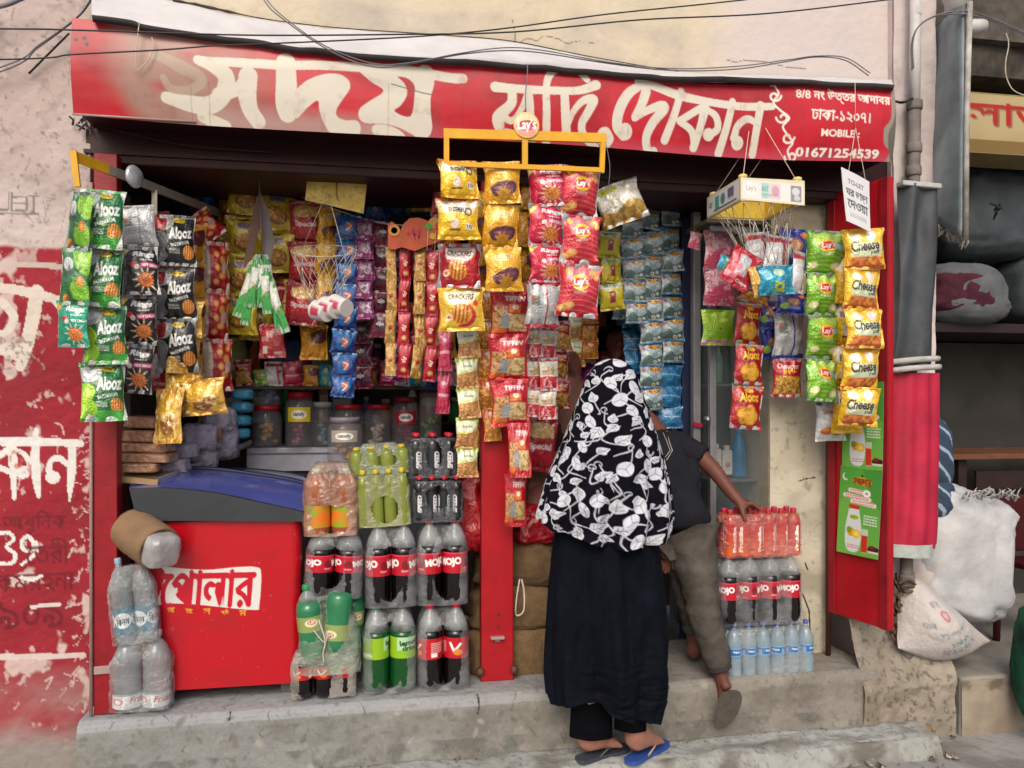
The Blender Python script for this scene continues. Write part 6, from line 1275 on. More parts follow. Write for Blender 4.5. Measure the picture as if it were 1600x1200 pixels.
pack('mojo', 'wide cola pack with red labels in the middle of the right stack', 1125, 1264, 866, 977, RY + .01, 4, 2, wrapm, None, .8, 35, rot=(.9, .3, .2, 1.2))
pack('fruit', 'pack of pink and orange fruit drink bottles on top of the right stack', 1131, 1260, 797, 871, RY + .02, 6, 2, wrapp, None, .93, 37, noise=.05, shoulders=.75, scall=0)
LY = -.12
pack('fresh', 'pack of grey water bottles with red lettering standing at the left post', 172, 260, 992, 1112, LY, 2, 1, wrapw, None, .45, 39, noise=.05, rot=(.1, -.3))
pack('kin', 'tilted pack of water bottles with a round label, upper one by the left post', 178, 244, 872, 1006, LY, 2, 1, wrapw, None, .6, 41, -6, noise=.06, rot=(.15, -.5))
# ---------------------------------------------------------------- more inside the shop
# left tilted shelf with wrapped biscuits
sh0, sh1, sh2 = at(184, 746, .02), at(246, 752, .02), at(392, 690, .75)
t = empty('wall_shelf', at(184, 746, .1), label='wooden edged shelf at the left holding wrapped biscuits above the freezer', cat='shelf')
V = [at(150, 744, .02), sh1, sh2, at(300, 690, .75)]; th_ = Vector((0, 0, -.02))
m = MB(); P_ = [v + Vector((0, 0, 0)) for v in V] + [v + th_ for v in V]; m.add(P_, [[0, 1, 2, 3], [7, 6, 5, 4], [0, 4, 5, 1], [1, 5, 6, 2], [2, 6, 7, 3], [3, 7, 4, 0]]); rel(m, 'shelf_board', plain('shelf_wood', '#7d6a50', .7), t)
m = MB(); bar(m, at(184, 748, .012), at(247, 754, .012), .022, .012); rel(m, 'front_lip', plain('lip_wood', '#a98a62', .6), t)
m = MB(); bar(m, sh1 + Vector((0, 0, .0)), sh2, .02, .008); rel(m, 'side_lip', plain('lip_clear', '#8f8c9a', .3), t)
rusk = plain('rusk_wrap', '#b98f74', .22, var=.2, scale=55, bump=.8, bscale=36, coat=.6, c2='#8a5b40'); crack = film('clear_pack', '#b3abc2', .6, .1, 1.0, 24, .55)
GBq = 'wrapped packs on the left shelf'; rg = random.Random(9)
def brick(name, label, cat, px, py, wp, hp, Y, dy, mat, group, yaw=0, e=.22, seed=1):
    s = mpp(px, Y); c = at(px, py, Y); return sack(name, label, cat, c + Vector((0, dy / 2, 0)), (wp * s, dy, hp * s), mat, (0, R(RS.uniform(-3, 3)), R(yaw + RS.uniform(-6, 6))), e + .1, seed, .16 if mat is crack else .05, group, .02, 6 if mat is crack else 3, res=(56, 30))
for k, (px, py, wp) in enumerate(((214, 732, 54), (224, 716, 78), (222, 700, 76), (216, 682, 50), (218, 660, 52))):
    brick('biscuit_pack', ('lowest tan biscuit pack on the front of the left shelf', 'second tan biscuit pack from the bottom, wider than the lowest', 'third tan biscuit pack from the bottom of the stack', 'fourth tan biscuit pack, narrower, near the top of the stack', 'topmost tan biscuit pack with a pale window')[k], 'biscuit pack', px, py, wp, 16 if k < 3 else 20, .04 + .01 * k, .16, rusk, GBq, 0, .2, k + 2)
for k, (px, py, wp, hp, Y, lab) in enumerate(((268, 730, 44, 24, .16, 'lilac clear pack lying at the front of the shelf beside the biscuits'), (282, 706, 46, 26, .22, 'clear pack of brown biscuits second in the shelf row'), (312, 718, 46, 30, .34, 'clear crumpled pack in the middle of the shelf'), (306, 684, 54, 44, .3, 'tall crumpled clear pack with a white blue label'), (348, 690, 40, 60, .5, 'upright clear pack with an orange sticker'), (338, 655, 50, 40, .45, 'clear crinkled pack on top of the shelf row'))):
    brick('clear_pack', lab, 'snack pack', px, py, wp, hp, Y, .16, crack, GBq, 8, .3, k + 12)
m = MB(); c_ = at(340, 676, .44); m.box(c_, (.032, .004, .04), None, 0, .002); tag(m.build('price_sticker', plain('sticker_orange', '#b5762a', .5)), 'orange sticker on the clear pack at the left shelf', 'sticker')
tq = film('turquoise_wrap', '#3f97b8', .95, .2, .7, 20, .05)
for k, py in enumerate((616, 636, 657, 678)):
    brick('blue_pack', ('uppermost', 'second', 'third', 'lowest')[k] + ' of four turquoise packs stacked at the back of the left shelf', 'snack pack', 376 - 2 * k, py, 34, 18, .6, .14, tq, 'turquoise packs at the back of the shelf', 0, .5, k)
m = MB(); 
# jars on the counter
ct = empty('counter', at(520, 712, .85), label='grey white counter board inside the shop carrying the sweet jars', cat='counter')
m = MB(); a = at(385, 700, .82); b_ = at(700, 700, .82); m.b2(a.x, b_.x, .82, 1.15, a.z - .03, a.z, 0, .004); m.b2(a.x, b_.x, .835, .85, a.z - .12, a.z - .03); rel(m, 'counter_top', plain('counter_white', '#a3a5b4', .4), ct)
m = MB(); m.b2(a.x, b_.x, .86, 1.1, FLOOR, a.z - .031); rel(m, 'counter_body', plain('counter_dark', '#3c3d46', .6), ct)
jarbody = film('jar_plastic', '#8c8a90', .28, .1, .1, 20, .15)
GJ = 'sweet jars on the inner counter'
def jar(label, x0, x1, yt, yb_, Y, lid, content, group=GJ, lab=None, fill=.45):
    c = at((x0 + x1) / 2, yb_, Y); s = mpp((x0 + x1) / 2, Y); r = (x1 - x0) * s / 2; h = (yb_ - yt) * s; t = empty('sweet_jar', c, label=label, cat='jar', group=group); lh = .12 * h
    m = MB(); m.lathe([(0, 0), (.9 * r, 0), (r, .06 * h), (r, .7 * h), (.9 * r, .82 * h), (.78 * r, h - lh * 1.05)], (0, 0, 0), 24); m.build('jar_body', jarbody, t)
    m = MB(); m.lathe([(0, h - lh), (.84 * r, h - lh), (.86 * r, h - lh * .1), (.8 * r, h), (0, h)], (0, 0, 0), 24); m.build('lid', plain('lid_' + lid.strip('#'), lid, .4), t)
    m = MB(); rr = random.Random(int(x0))
    for k in range(16):
        a = rr.uniform(0, 6.28); q = rr.uniform(0, .62) * r; m.lathe([(0, -.014), (.012, -.008), (.016, 0), (.012, .008), (0, .014)], (q * math.cos(a), q * math.sin(a), .02 + rr.uniform(0, fill) * h), 8)
    m.build('sweets', plain('sweets_' + content.strip('#'), content, .5, var=.3, scale=40), t)
    if lab:
        cvx = Canvas(0, 0, 40, 26, 40, 26, 2); cvx.fill(lab); cvx.ell(20, 13, 13, 8, '#e8e4da'); cvx.text('candy', 10, 8, 30, 18, '#3b3a70', bold=.04)
        u, v = np.meshgrid(np.linspace(0, 1, 40), np.linspace(0, 1, 26)); aa = -PI / 2 + (u - .5) * 1.6
        inst('jar_label', mesh_np('jar_label', np.stack([r * 1.01 * np.cos(aa), r * 1.01 * np.sin(aa), h * (.72 - .26 * v)], -1).reshape(-1, 3), grid_faces(40, 26), M['label'], cvx.cols()), t)
jar('small jar with a red lid at the left end of the counter', 394, 440, 634, 698, .84, '#a8172a', '#b58a3a')
jar('jar with a yellow label and red lid second from the left', 446, 492, 612, 698, .84, '#a8172a', '#a8566a', lab='#c8b41c')
jar('grey jar without a bright lid beside the yellow labelled one', 486, 522, 628, 698, .86, '#8f979c', '#5a8a9a')
jar('large dim jar with a red lid left of its twin', 520, 570, 632, 698, .88, '#a0182a', '#a8462a')
jar('large dim jar with a red lid right of its twin', 568, 613, 632, 698, .88, '#a0182a', '#c9b8a8')
jar('dark jar with a red label near the energy drinks', 612, 655, 620, 698, .84, '#7a2030', '#8a2a3a', lab='#9c1630')
jar('tall jar with a blue lid right of the counter', 654, 690, 602, 698, .82, '#28408f', '#6aa05a')
jar('jar of white and blue balls standing on the leftmost jar', 398, 440, 582, 634, .84, '#6f7480', '#8fa0c8')
jar('small red filled jar standing on the yellow labelled jar', 456, 490, 562, 612, .84, '#b31c34', '#b02a44', fill=.6)
jar('big clear jar in front of the counter behind the lime drink pack', 512, 566, 652, 722, .3, '#7a7080', '#b98a5a', lab='#9a9488')
# back shelves with goods
bs = empty('back_shelf', (.7, 1.7, .27), label='dark shelving along the back wall of the shop full of goods', cat='shelf')
wd = plain('dark_shelf_wood', '#3f342c', .8)
xa, xb = xi0 + .05, xi1 - .1
for zz in (1.32, 1.62, 1.92, 2.2):
    m = MB(); m.b2(xa, xb, 1.5, 1.93, zz - .02, zz); rel(m, 'shelf_board', wd, bs)
for xx in np.linspace(xa, xb, 5):
    m = MB(); m.b2(xx - .012, xx + .012, 1.515, 1.925, .27, 2.5); rel(m, 'upright', wd, bs)
rg = random.Random(21); pal = ['#4a9a58', '#c8323a', '#dcc03a', '#4a72c8', '#9fb0b8', '#b57a40', '#dcd8cc', '#9a408a', '#3aa6ae', '#dc8236']; GS2 = 'goods on the back shelves'
nm = dict(zip(pal, ['green', 'red', 'yellow', 'blue', 'grey', 'brown', 'cream', 'purple', 'teal', 'orange']))
for zz in (1.32, 1.62, 1.92):
    x = xa + .08
    while x < xb - .1:
        col = rg.choice(pal); wdt = rg.uniform(.07, .13); hh = rg.uniform(.12, .23); k = rg.random()
        if k < .55:
            cvx = Canvas(0, 0, 30, 40, 18, 24, 1); cvx.fill(col); cvx.rect(3, 8, 27, 18, '#d8d2c4', .8); cvx.ell(15, 28, 9, 7, rg.choice(pal))
            u, v = np.meshgrid(np.linspace(0, 1, 18), np.linspace(0, 1, 24)); V = np.stack([(u - .5) * wdt, 0 * u - .08, hh * (1 - v)], -1).reshape(-1, 3)
            bxV = [(-wdt / 2, -.0795, 0), (wdt / 2, -.0795, 0), (wdt / 2, .05, 0), (-wdt / 2, .05, 0), (-wdt / 2, -.0795, hh), (wdt / 2, -.0795, hh), (wdt / 2, .05, hh), (-wdt / 2, .05, hh)]; o = len(V)
            F = [list(map(int, f)) for f in grid_faces(18, 24)] + [[o + q for q in f] for f in ([0, 3, 2, 1], [4, 5, 6, 7], [1, 2, 6, 5], [2, 3, 7, 6], [3, 0, 4, 7])]
            me = mesh_np('box', np.concatenate([V, np.array(bxV)]), F, M['label'], np.concatenate([cvx.cols(), np.tile(lin(col), (8, 1))]), False); ob = inst('carton', me, None, (x, 1.6, zz)); tag(ob, nm[col] + ' carton standing in the dark on the back shelves', 'carton', GS2)
        else:
            r = wdt * .38; m = MB(); m.lathe([(0, 0), (r, 0), (r, hh * .66), (r * .45, hh * .84), (r * .4, hh)], (0, 0, 0), 14); m.lathe([(r * .42, hh * .9), (r * .48, hh * .9), (r * .48, hh * 1.06), (0, hh * 1.06)], (0, 0, 0), 12, 1); ob = m.build('shelf_bottle', [plain('bottle_' + col.strip('#'), col, .25), M['white']], None, (x, 1.56, zz)); tag(ob, nm[col] + ' bottle standing in the dark on the back shelves', 'bottle', GS2)
        x += wdt + rg.uniform(.01, .05)
# a middle shelf crowded with small bright packets
zm = at(520, 604, .72).z; ms = empty('packet_shelf', at(540, 604, .8), label='narrow wooden shelf above the sweet jars crowded with small packets', cat='shelf'); m = MB(); m.b2(at(372, 600, .72).x, at(712, 600, .72).x, .70, .9, zm - .014, zm); rel(m, 'shelf_board', wd, ms)
rg = random.Random(44); GM2 = 'small packets on the shelf above the jars'; px = 380
cn_ = {'blue': 'blue', 'purple': 'purple', 'noodle_yellow': 'yellow', 'red_box': 'plain red', 'lays_green': 'lime green', 'teal_kick': 'teal', 'chanachur': 'red and gold', 'indigo': 'indigo', 'white_red': 'white and red', 'orange': 'orange', 'green': 'dark green', 'coffee': 'grey blue', 'candy_pink': 'narrow pink', 'white_snack': 'white'}
while px < 712:
    key = rg.choice(list(cn_)); w_ = rg.uniform(22, 34); h_ = w_ * rg.uniform(1.1, 1.6)
    single('small_packet', key, cn_[key] + ' packet standing in the shade on the shelf above the sweet jars', 'packet', px, 603 - h_ / 2, .74, w_, h_, rg.uniform(-6, 6), GM2, .35, rg.uniform(-20, 20)); px += w_ * .95
px = 566
while px < 690:
    key = rg.choice(list(cn_)); w_ = rg.uniform(24, 34); h_ = w_ * rg.uniform(1.1, 1.7)
    single('hanging_packet', key, cn_[key] + ' packet hanging in shade under the ceiling right of the cardboard', 'packet', px, 288 + h_ / 2 + rg.uniform(0, 14), .7, w_, h_, rg.uniform(-6, 6), 'packets hanging under the ceiling', .35, rg.uniform(-20, 20)); px += w_ * .9
# cord, cone net with paper cups, bunch of ices, lollipop card, small hanging things
m = MB(); m.tube([at(345, 268, .43), at(430, 292, .40), at(520, 326, .36), at(605, 350, .33), at(700, 352, .25)], .003, 5, smooth=4); tag(m.build('cord', M['string']), 'cord strung across the shop carrying the sachet strips', 'cord')
m = MB(); m.tube([at(940, 352, .18), at(985, 334, .26), at(1048, 318, .36)], .003, 5, smooth=4); tag(m.build('cord', M['string']), 'cord carrying the coffee sachet strips at the right', 'cord')
cn = empty('cone_net', at(506, 385, .1), label='open string net cone hanging inside the shop above three paper cups', cat='net'); m = MB(); top = [at(506 + 52 * math.cos(2 * PI * k / 14), 392 + 9 * math.sin(2 * PI * k / 14), .1 - .12 * math.sin(2 * PI * k / 14)) for k in range(14)]
def conep(k, t): a = 2 * PI * k / 14; return at(506 + (52 - 32 * t) * math.cos(a), 392 + 9 * math.sin(a) * (1 - t * .5) + 84 * t, .1 - (.12 - .08 * t) * math.sin(a))
for k in range(14):
    m.tube([conep(k, 0), conep(k + 1, 0)], .0022, 4)
    for lv in range(4):
        for d in (-.5, .5): m.tube([conep(k + .5 * (lv % 2), lv / 4), conep(k + .5 * (lv % 2) + d, (lv + 1) / 4)], .0011, 4)
rel(m, 'netting', M['string'], cn); m = MB(); m.tube([conep(2, 0), at(512, 300, .1)], .0014, 4); m.tube([conep(9, 0), at(512, 300, .1)], .0014, 4); rel(m, 'hanging_string', M['string'], cn)
for k, (px, py, lab) in enumerate(((504, 487, 'paper cup at the left end of three hanging by the net cone'), (517, 482, 'middle paper cup of three hanging by the net cone'), (532, 479, 'paper cup with pink print at the right end of three'))):
    c = at(px, py, .06 - .02 * k); s = mpp(px, .06); Mx = Matrix.Rotation(R(-12), 4, 'Y') @ Matrix.Rotation(R(62), 4, 'X') @ Matrix.Rotation(R(20), 4, 'Y'); r = 17 * s
    u, v = np.meshgrid(np.linspace(0, 2 * PI, 40), np.linspace(0, 1, 16)); cvx = Canvas(0, 0, 60, 24, 40, 16, 2); cvx.fill('#d2cfcd'); [cvx.rect(x, 5, x + 8, 20, '#b8425c') or cvx.rect(x + 9, 4, x + 15, 20, '#c9762a') for x in (4, 24, 44)]
    rr = r * (.78 + .22 * v); V = np.stack([rr * np.cos(u), rr * np.sin(u), (v - .5) * 30 * s], -1).reshape(-1, 3)
    V2 = np.array([(r * .78 * math.cos(2 * PI * q / 39), r * .78 * math.sin(2 * PI * q / 39), -15 * s) for q in range(39)]); F = [list(map(int, f)) for f in grid_faces(40, 16)] + [[640 + q for q in range(39)]]
    me = mesh_np('paper_cup', np.concatenate([V, V2]), F, M['paper'], np.concatenate([cvx.cols(), np.tile(lin('#cfccca'), (39, 1))])); o = inst('paper_cup', me, None, c); o.rotation_euler = (R(-75), R(8 + 4 * k), R(38 + 5 * k)); tag(o, lab, 'paper cup', 'paper cups by the net cone')
rg = random.Random(13); GI = 'bunch of green and white ice lolly tubes'
for k in range(9):
    px = 384 + k * 6.2; single('ice_tube', 'green_white', 'green and white plastic tube in the bunch hanging left of the net cone', 'ice tube', px, 442 + rg.uniform(-12, 22) + 10 * abs(k - 4) * .4, .14 - .01 * (k % 3), 15, rg.uniform(72, 92), (k - 4) * -4.5, GI, .55, rg.uniform(-30, 30))
m = MB(); m.tube([at(404, 262, .12), at(406, 300, .12), at(410, 360, .12), at(408, 405, .12)], .003, 5); tag(m.build('bunch_string', plain('brown_cord', '#5a4434', .9)), 'brown cord from the lintel holding the bunch of tubes', 'string')
brn = plain('brown_card', '#5a3f38', .7, var=.2)
for k, (q, lab) in enumerate((([(404, 300), (395, 330), (385, 390), (380, 420), (396, 400), (406, 350)], 'brown folded card hanging left of the tube cord'), ([(407, 300), (420, 330), (430, 380), (424, 412), (412, 396), (407, 350)], 'grey brown folded card hanging right of the tube cord'))):
    m = MB(); P = [at(*p, .16) for p in q]; m.prism([(p.x, p.z) for p in P], .158 - .02 * k, .163 - .02 * k); tag(m.build('hanging_card', brn if k == 0 else plain('grey_card', '#5a5356', .7)), lab, 'card')
cd = empty('lollipop_card', at(645, 365, .13), label='orange lollipop display card with pink lettering and round lollies above the candy strips', cat='display card')
org = plain('card_orange', '#b5502e', .5); 
def discs(name, lst, Y0, Y1, mat):
    m = MB()
    for (px, py, r) in lst:
        c = at(px, py, Y0); s = mpp(px, Y0); m.prism([(c.x + r * s * math.cos(2 * PI * k / 22), c.z + r * s * math.sin(2 * PI * k / 22)) for k in range(22)], Y0, Y1)
    return rel(m, name, mat, cd)
m = MB(); P = [at(*p, .13) for p in ((606, 352), (612, 346), (620, 352), (624, 364), (630, 350), (640, 341), (655, 340), (668, 345), (688, 344), (694, 356), (690, 376), (668, 384), (648, 392), (640, 390), (628, 386), (616, 390), (606, 388))]; m.prism([(p.x, p.z) for p in P], .13, .134); rel(m, 'card_board', org, cd)
discs('lolly', [(616, 360, 9), (616, 360, 5)], .126, .1295, plain('lolly_gold', '#c98a2a', .4)); discs('lolly', [(670, 354, 5.5)], .126, .1295, plain('lolly_green', '#4f9a3a', .35)); discs('lolly', [(676, 369, 5)], .124, .1285, plain('lolly_yellow', '#c9a62a', .35)); discs('lolly', [(686, 353, 6)], .126, .1295, plain('lolly_red', '#b5382c', .35)); discs('lolly', [(679, 348, 9)], .1296, .1299, plain('lolly_tan', '#b98a4a', .35))
m = MB(); [m.tube([at(x, 360, .126), at(x - 2, 392, .126)], .0015, 4) for x in (669, 681)]; rel(m, 'lolly_stick', M['white'], cd)
V_, T_, _a = text_tris('\u09aa\u09aa', .05); c0_, c1_ = at(636, 350, .1285), at(660, 376, .1285); me = mesh_np('lettering', np.stack([c0_.x + V_[:, 0] * (c1_.x - c0_.x) - cd.location.x, 0 * V_[:, 0] + .1285 - cd.location.y, c1_.z + V_[:, 1] * (c0_.z - c1_.z) - cd.location.z], -1), T_, plain('card_pink', '#c8405a', .5), None, False); inst('lettering', me, cd)
# toy bottles and bags high up
for k, (px, py, col, lab) in enumerate(((306, 305, '#6a1e5c', 'purple toy bottle hanging under the lintel at the left'), (322, 312, '#1d4f9a', 'blue toy bottle with a pink cap hanging under the lintel'))):
    m = MB(); s = mpp(px, .5); r = 17 * s; m.lathe([(0, -32 * s), (.8 * r, -31 * s), (r, -22 * s), (.82 * r, -6 * s), (r, 6 * s), (.9 * r, 18 * s), (.5 * r, 26 * s)], (0, 0, 0), 18); m.lathe([(.5 * r, 22 * s), (.62 * r, 24 * s), (.62 * r, 34 * s), (0, 35 * s)], (0, 0, 0), 16, 1); tag(m.build('toy_bottle', [film('toy_' + col.strip('#'), col, .9, .08, .1), plain('toy_cap', '#a81c3c', .4)], None, at(px, py, .5)), lab, 'bottle')
for (px, py, wp, hp, Y, col, lab) in ((375, 268, 50, 14, .3, '#7f9ab0', 'pale blue plastic bag squeezed under the lintel'), (418, 285, 44, 34, .46, '#a8a01a', 'yellow plastic packets under the lintel behind the tube cord'), (458, 290, 44, 42, .5, '#1c4a9a', 'blue and green plastic bag under the lintel left of the cardboard'), (1020, 320, 60, 40, .5, '#7fb0ae', 'pale aqua plastic bag under the lintel above the coffee sachets'), (1072, 335, 44, 58, .55, '#1f9a4a', 'green plastic bag beside the top of the glass case'), (1066, 385, 26, 70, .6, '#2a7ac0', 'light blue plastic packs behind the coffee sachets'), (700, 340, 40, 60, .5, '#6a2a3a', 'dark red bag in shade behind the centre rack'), (610, 310, 80, 50, .9, '#4a5560', 'grey bags hanging in shade under the ceiling'), (590, 470, 60, 40, .8, '#5c1434', 'dark plum packs in shade behind the candy strips'), (445, 560, 60, 60, 1.1, '#5a7ab8', 'blue packets in shade above the jars'), (500, 550, 40, 60, 1.1, '#5aa06a', 'green packets in shade above the jars'), (368, 560, 36, 70, .9, '#8c8f4a', 'olive packets in shade at the left of the jars'), (640, 540, 70, 50, 1.2, '#6a8a5a', 'dark green packets deep in the shop')):
    spx('plastic_bag', lab, 'bag', px, py, wp, hp, Y, .12, film('bag_' + col.strip('#'), col, .92, .22, .8, 22, .08), seed=int(px), amp=.2, freq=4, res=(40, 24))

# ---------------------------------------------------------------- glass show case
gcx0, gcx1 = at(1110, 600, .18).x, at(1213, 600, .18).x; gz0 = FLOOR; gz1 = at(1150, 352, .18).z
gc = empty('glass_case', ((gcx0 + gcx1) / 2, .4, gz0), label='aluminium framed glass show case between the shop interior and the beige column', cat='show case')
alu = plain('aluminium', '#8f9196', .4, .4, var=.1)
def gbox(name, mat, *a): m = MB(); m.b2(*a, 0, .002); return rel(m, name, mat, gc)
gbox('frame_post', alu, gcx0 - .0, gcx0 + .03, .18, .21, gz0, gz1); gbox('frame_post', alu, gcx1 - .045, gcx1, .18, .21, gz0, gz1); gbox('frame_post', alu, gcx0 - .0, gcx0 + .03, .66, .69, gz0, gz1); gbox('frame_rail', alu, gcx0 + .03, gcx1 - .045, .182, .208, gz1 - .04, gz1); gbox('frame_rail', alu, gcx0 + .03, gcx1 - .045, .182, .208, gz0, gz0 + .05)
gbox('top_board', plain('case_top', '#8a7f66', .6), gcx0 - .03, gcx1, .15, .70, gz1 + .001, gz1 + .02)
zs = at(1150, 748, .25).z
for zz in (zs, at(1150, 600, .25).z, zs - .28): gbox('shelf_plate', plain('case_shelf', '#55585c', .4), gcx0 + .031, gcx1 - .05, .215, .65, zz - .012, zz)
gbox('back_panel', plain('case_back', '#33373a', .6), gcx0 + .031, gcx1, .655, .668, gz0, gz1)
glassm = film('case_glass', '#8a979a', .14, .03, .02, 4, .1)
gbox('glass_pane', glassm, gcx0 + .031, gcx1 - .046, .192, .196, gz0 + .05, gz1 - .04); gbox('glass_pane', glassm, gcx0 + .012, gcx0 + .016, .211, .659, gz0 + .02, gz1 - .02)
for k in range(7):
    c = at(1202 - k * .9, 628 + 36.2 * k, .176); m = MB(); m.box(c, (.018, .004, .042), None, 0, .001); rel(m, 'price_tag', plain('tag_black', '#15151a', .5), gc)
    m = MB(); m.box(c + Vector((0, -.0025, .006)), (.008, .002, .016)); m.box(c + Vector((0, -.0025, -.012)), (.01, .002, .008)); rel(m, 'tag_print', M['white'], gc)
m = MB(); c = at(1106, 655, .16); m.lathe([(0, -.02), (.014, -.018), (.016, .0), (.01, .012), (0, .014)], c, 14, 0, Matrix.Rotation(R(90), 4, 'X')); rel(m, 'lock', M['steel'], gc)
gbox('side_frame', plain('side_frame_blue', '#23284a', .5), at(1066, 600, .4).x, at(1082, 600, .4).x, .4, .44, gz0, 2.36); gbox('side_frame', alu, at(1084, 600, .3).x, at(1095, 600, .3).x, .3, .34, gz0, 2.36)
m = MB(); c = at(1090, 664, .29); m.box(c, (.045, .012, .02), (0, R(12), 0)); tag(m.build('red_tag', plain('tag_red', '#b01c40', .5)), 'small red tag hanging at the lock of the glass case', 'tag')
def lathe_item(name, label, cat, prof, px, pyb, Y, s, mats):
    m = MB()
    for p, mi in prof: m.lathe([(a * s, b * s) for a, b in p], (0, 0, 0), 20, mi)
    return tag(m.build(name, mats, None, at(px, pyb, Y)), label, cat)
s = mpp(1150, .3)
lathe_item('shampoo_bottle', 'blue shampoo bottle standing in the glass case', 'bottle', [([(0, 0), (11, 0), (11.5, 3), (11.5, 40), (9, 55), (6, 66), (5, 70)], 0), ([(5, 68), (6, 69), (6, 78), (0, 79)], 1)], 1154, 745, .3, s, [plain('shampoo_blue', '#1573a8', .25, var=.2, scale=14), plain('cap_blue', '#2a8ac0', .3)])
for k, (px, h, lab) in enumerate(((1118, 48, 'white lotion bottle at the left inside the glass case'), (1135, 46, 'white lotion bottle with pink print beside the blue shampoo'))):
    m = MB(); m.box((0, 0, h * s * .42), (17 * s, 9 * s, h * s * .84), None, 0, 2 * s); m.box((0, 0, h * s * .92), (8 * s, 7 * s, h * s * .16), None, 0, 1 * s); o = m.build('lotion_bottle', plain('lotion_white', '#c9c6c2', .35), None, at(px, 742, .28 + .02 * k)); tag(o, lab, 'bottle')
    m = MB(); m.lathe([(0, 0), (4 * s, 0), (4 * s, .001), (0, .001)], (0, -4.7 * s, h * s * .35), 14, 0, Matrix.Rotation(R(90), 4, 'X')); m.build('label_spot', plain('label_pinkish', '#c07a86', .5), o)
m = MB(); m.box((0, 0, 36 * s), (19 * s, 12 * s, 72 * s), None, 0, 2 * s); o = m.build('pink_pack', plain('pack_pink', '#b8456e', .4), None, at(1182, 746, .3)); tag(o, 'tall pink pack at the right inside the glass case', 'pack'); m = MB(); m.lathe([(0, 0), (5 * s, 0), (5 * s, .002), (0, .002)], (5 * s, -6.6 * s, 54 * s), 14, 0, Matrix.Rotation(R(90), 4, 'X')); m.build('print_spot', plain('pack_plum', '#5a1a34', .5), o)
lathe_item('dark_bottle', 'dark bottle on the middle shelf of the glass case', 'bottle', [([(0, 0), (8, 0), (8, 30), (3, 42), (3, 52), (0, 52)], 0)], 1135, 598, .34, s, [plain('bottle_green_dark', '#23402f', .25)])
lathe_item('pale_bottle', 'pale aqua bottle on the middle shelf of the glass case', 'bottle', [([(0, 0), (7, 0), (7, 40), (3, 48), (3, 56), (0, 56)], 0)], 1122, 598, .3, s, [plain('bottle_aqua', '#7fb5a8', .25)])
# ---------------------------------------------------------------- neighbouring shop at the right
nx0 = at(1462, 600, 0).x; nx1 = nx0 + 3.2; NP = .205
nb = empty('neighbour_building', (nx0 + 1, .4, 0), label='dim neighbouring shop with a dark opening to the right of the pilaster', cat='building')
def npart(mb, name, mat): return rel(mb, name, mat, nb)
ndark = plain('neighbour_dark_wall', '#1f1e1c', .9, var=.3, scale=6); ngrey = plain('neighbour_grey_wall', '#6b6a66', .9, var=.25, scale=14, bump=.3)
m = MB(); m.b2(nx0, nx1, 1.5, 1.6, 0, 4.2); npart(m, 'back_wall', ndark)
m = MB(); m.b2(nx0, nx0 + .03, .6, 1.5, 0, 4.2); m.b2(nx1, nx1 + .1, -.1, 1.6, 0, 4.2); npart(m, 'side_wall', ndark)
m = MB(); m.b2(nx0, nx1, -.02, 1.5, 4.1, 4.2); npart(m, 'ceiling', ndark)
cvx = Canvas(0, 0, 4, 1, 120, 40, 1)
m = MB(); zb_ = at(1550, 62, .25).z; m.b2(nx0, nx1, .25, .5, zb_, zb_ + .3); npart(m, 'upper_beam', plain('beam_grey', '#57524c', .9, var=.25)); m = MB(); m.b2(nx0, nx1, .3, .5, at(1550, 120, .3).z, zb_ - .002); npart(m, 'vent_recess', plain('recess', '#4b463f', .9, var=.4, scale=8))
z1_, z0_ = at(1550, 148, .28).z, at(1550, 240, .28).z
cvx = Canvas(nx0, -z1_, nx0 + 1.2, -z0_, 200, 60, 2); cvx.fill('#a3926a'); cvx.noise(3, .4, .7, '#b5a47c', 3, .7)
a_ = one(1513, 158, .28); b_ = one(1640, 201, .28); hgt = b_[1] - a_[1]
cvx.text('\u09b8\u09be\u09a4', a_[0] + .008, a_[1] + .008, b_[0] + .008, b_[1] + .008, '#7d7358', bold=.045); cvx.text('\u09b8\u09be\u09a4', a_[0], a_[1], b_[0], b_[1], '#a3281f', bold=.045); cvx.rect(nx0, -z0_ - .07, nx0 + 1.2, -z0_, '#7a6238'); cvx.text('\u09b0', one(1509, 0, .28)[0], one(0, 188, .28)[1], one(1514, 0, .28)[0], one(0, 203, .28)[1], '#3a342a')
inst('name_board', canvas_mesh('name_board', cvx, M['paper'], lambda X, Y: (X, .28 + 0 * X, -Y)), nb, -Vector(nb.location))
m = MB(); m.b2(nx0, nx1, .285, .5, z0_, z1_ + .01); npart(m, 'board_backing', plain('board_back', '#8a7850', .8))
m = MB(); m.b2(nx0, nx1, -.16, 1.5, -.1, NP, 0, .012); npart(m, 'raised_floor', plain('neighbour_floor', '#918c84', .9, var=.2, scale=4, bump=.4, bscale=24))
cvx = Canvas(nx0, -NP + .015, nx1, .1, 300, 50, 1); cvx.fill('#857a6c'); cvx.noise(5, .4, .65, '#9a9081', 4); cvx.noise(12, .55, .72, '#5e5448', 9, .8)
inst('floor_front', canvas_mesh('floor_front', cvx, M['wallpaint'], lambda X, Y: (X, -.163 + .012 * (fbm(X * 9, Y * 9, 5) - .5), -Y)), nb, -Vector(nb.location))
zsh = at(1530, 505, .5).z; m = MB(); m.b2(nx0 + .02, nx1, .5, 1.45, zsh - .05, zsh); npart(m, 'loft_shelf', plain('loft_wood', '#2a1d20', .7))
cvx = Canvas(nx0 + .04, -zsh + .06, nx1, -NP, 260, 200, 1); cvx.fill('#373633'); cvx.noise(4, .4, .7, '#454440', 3); rg = random.Random(4)
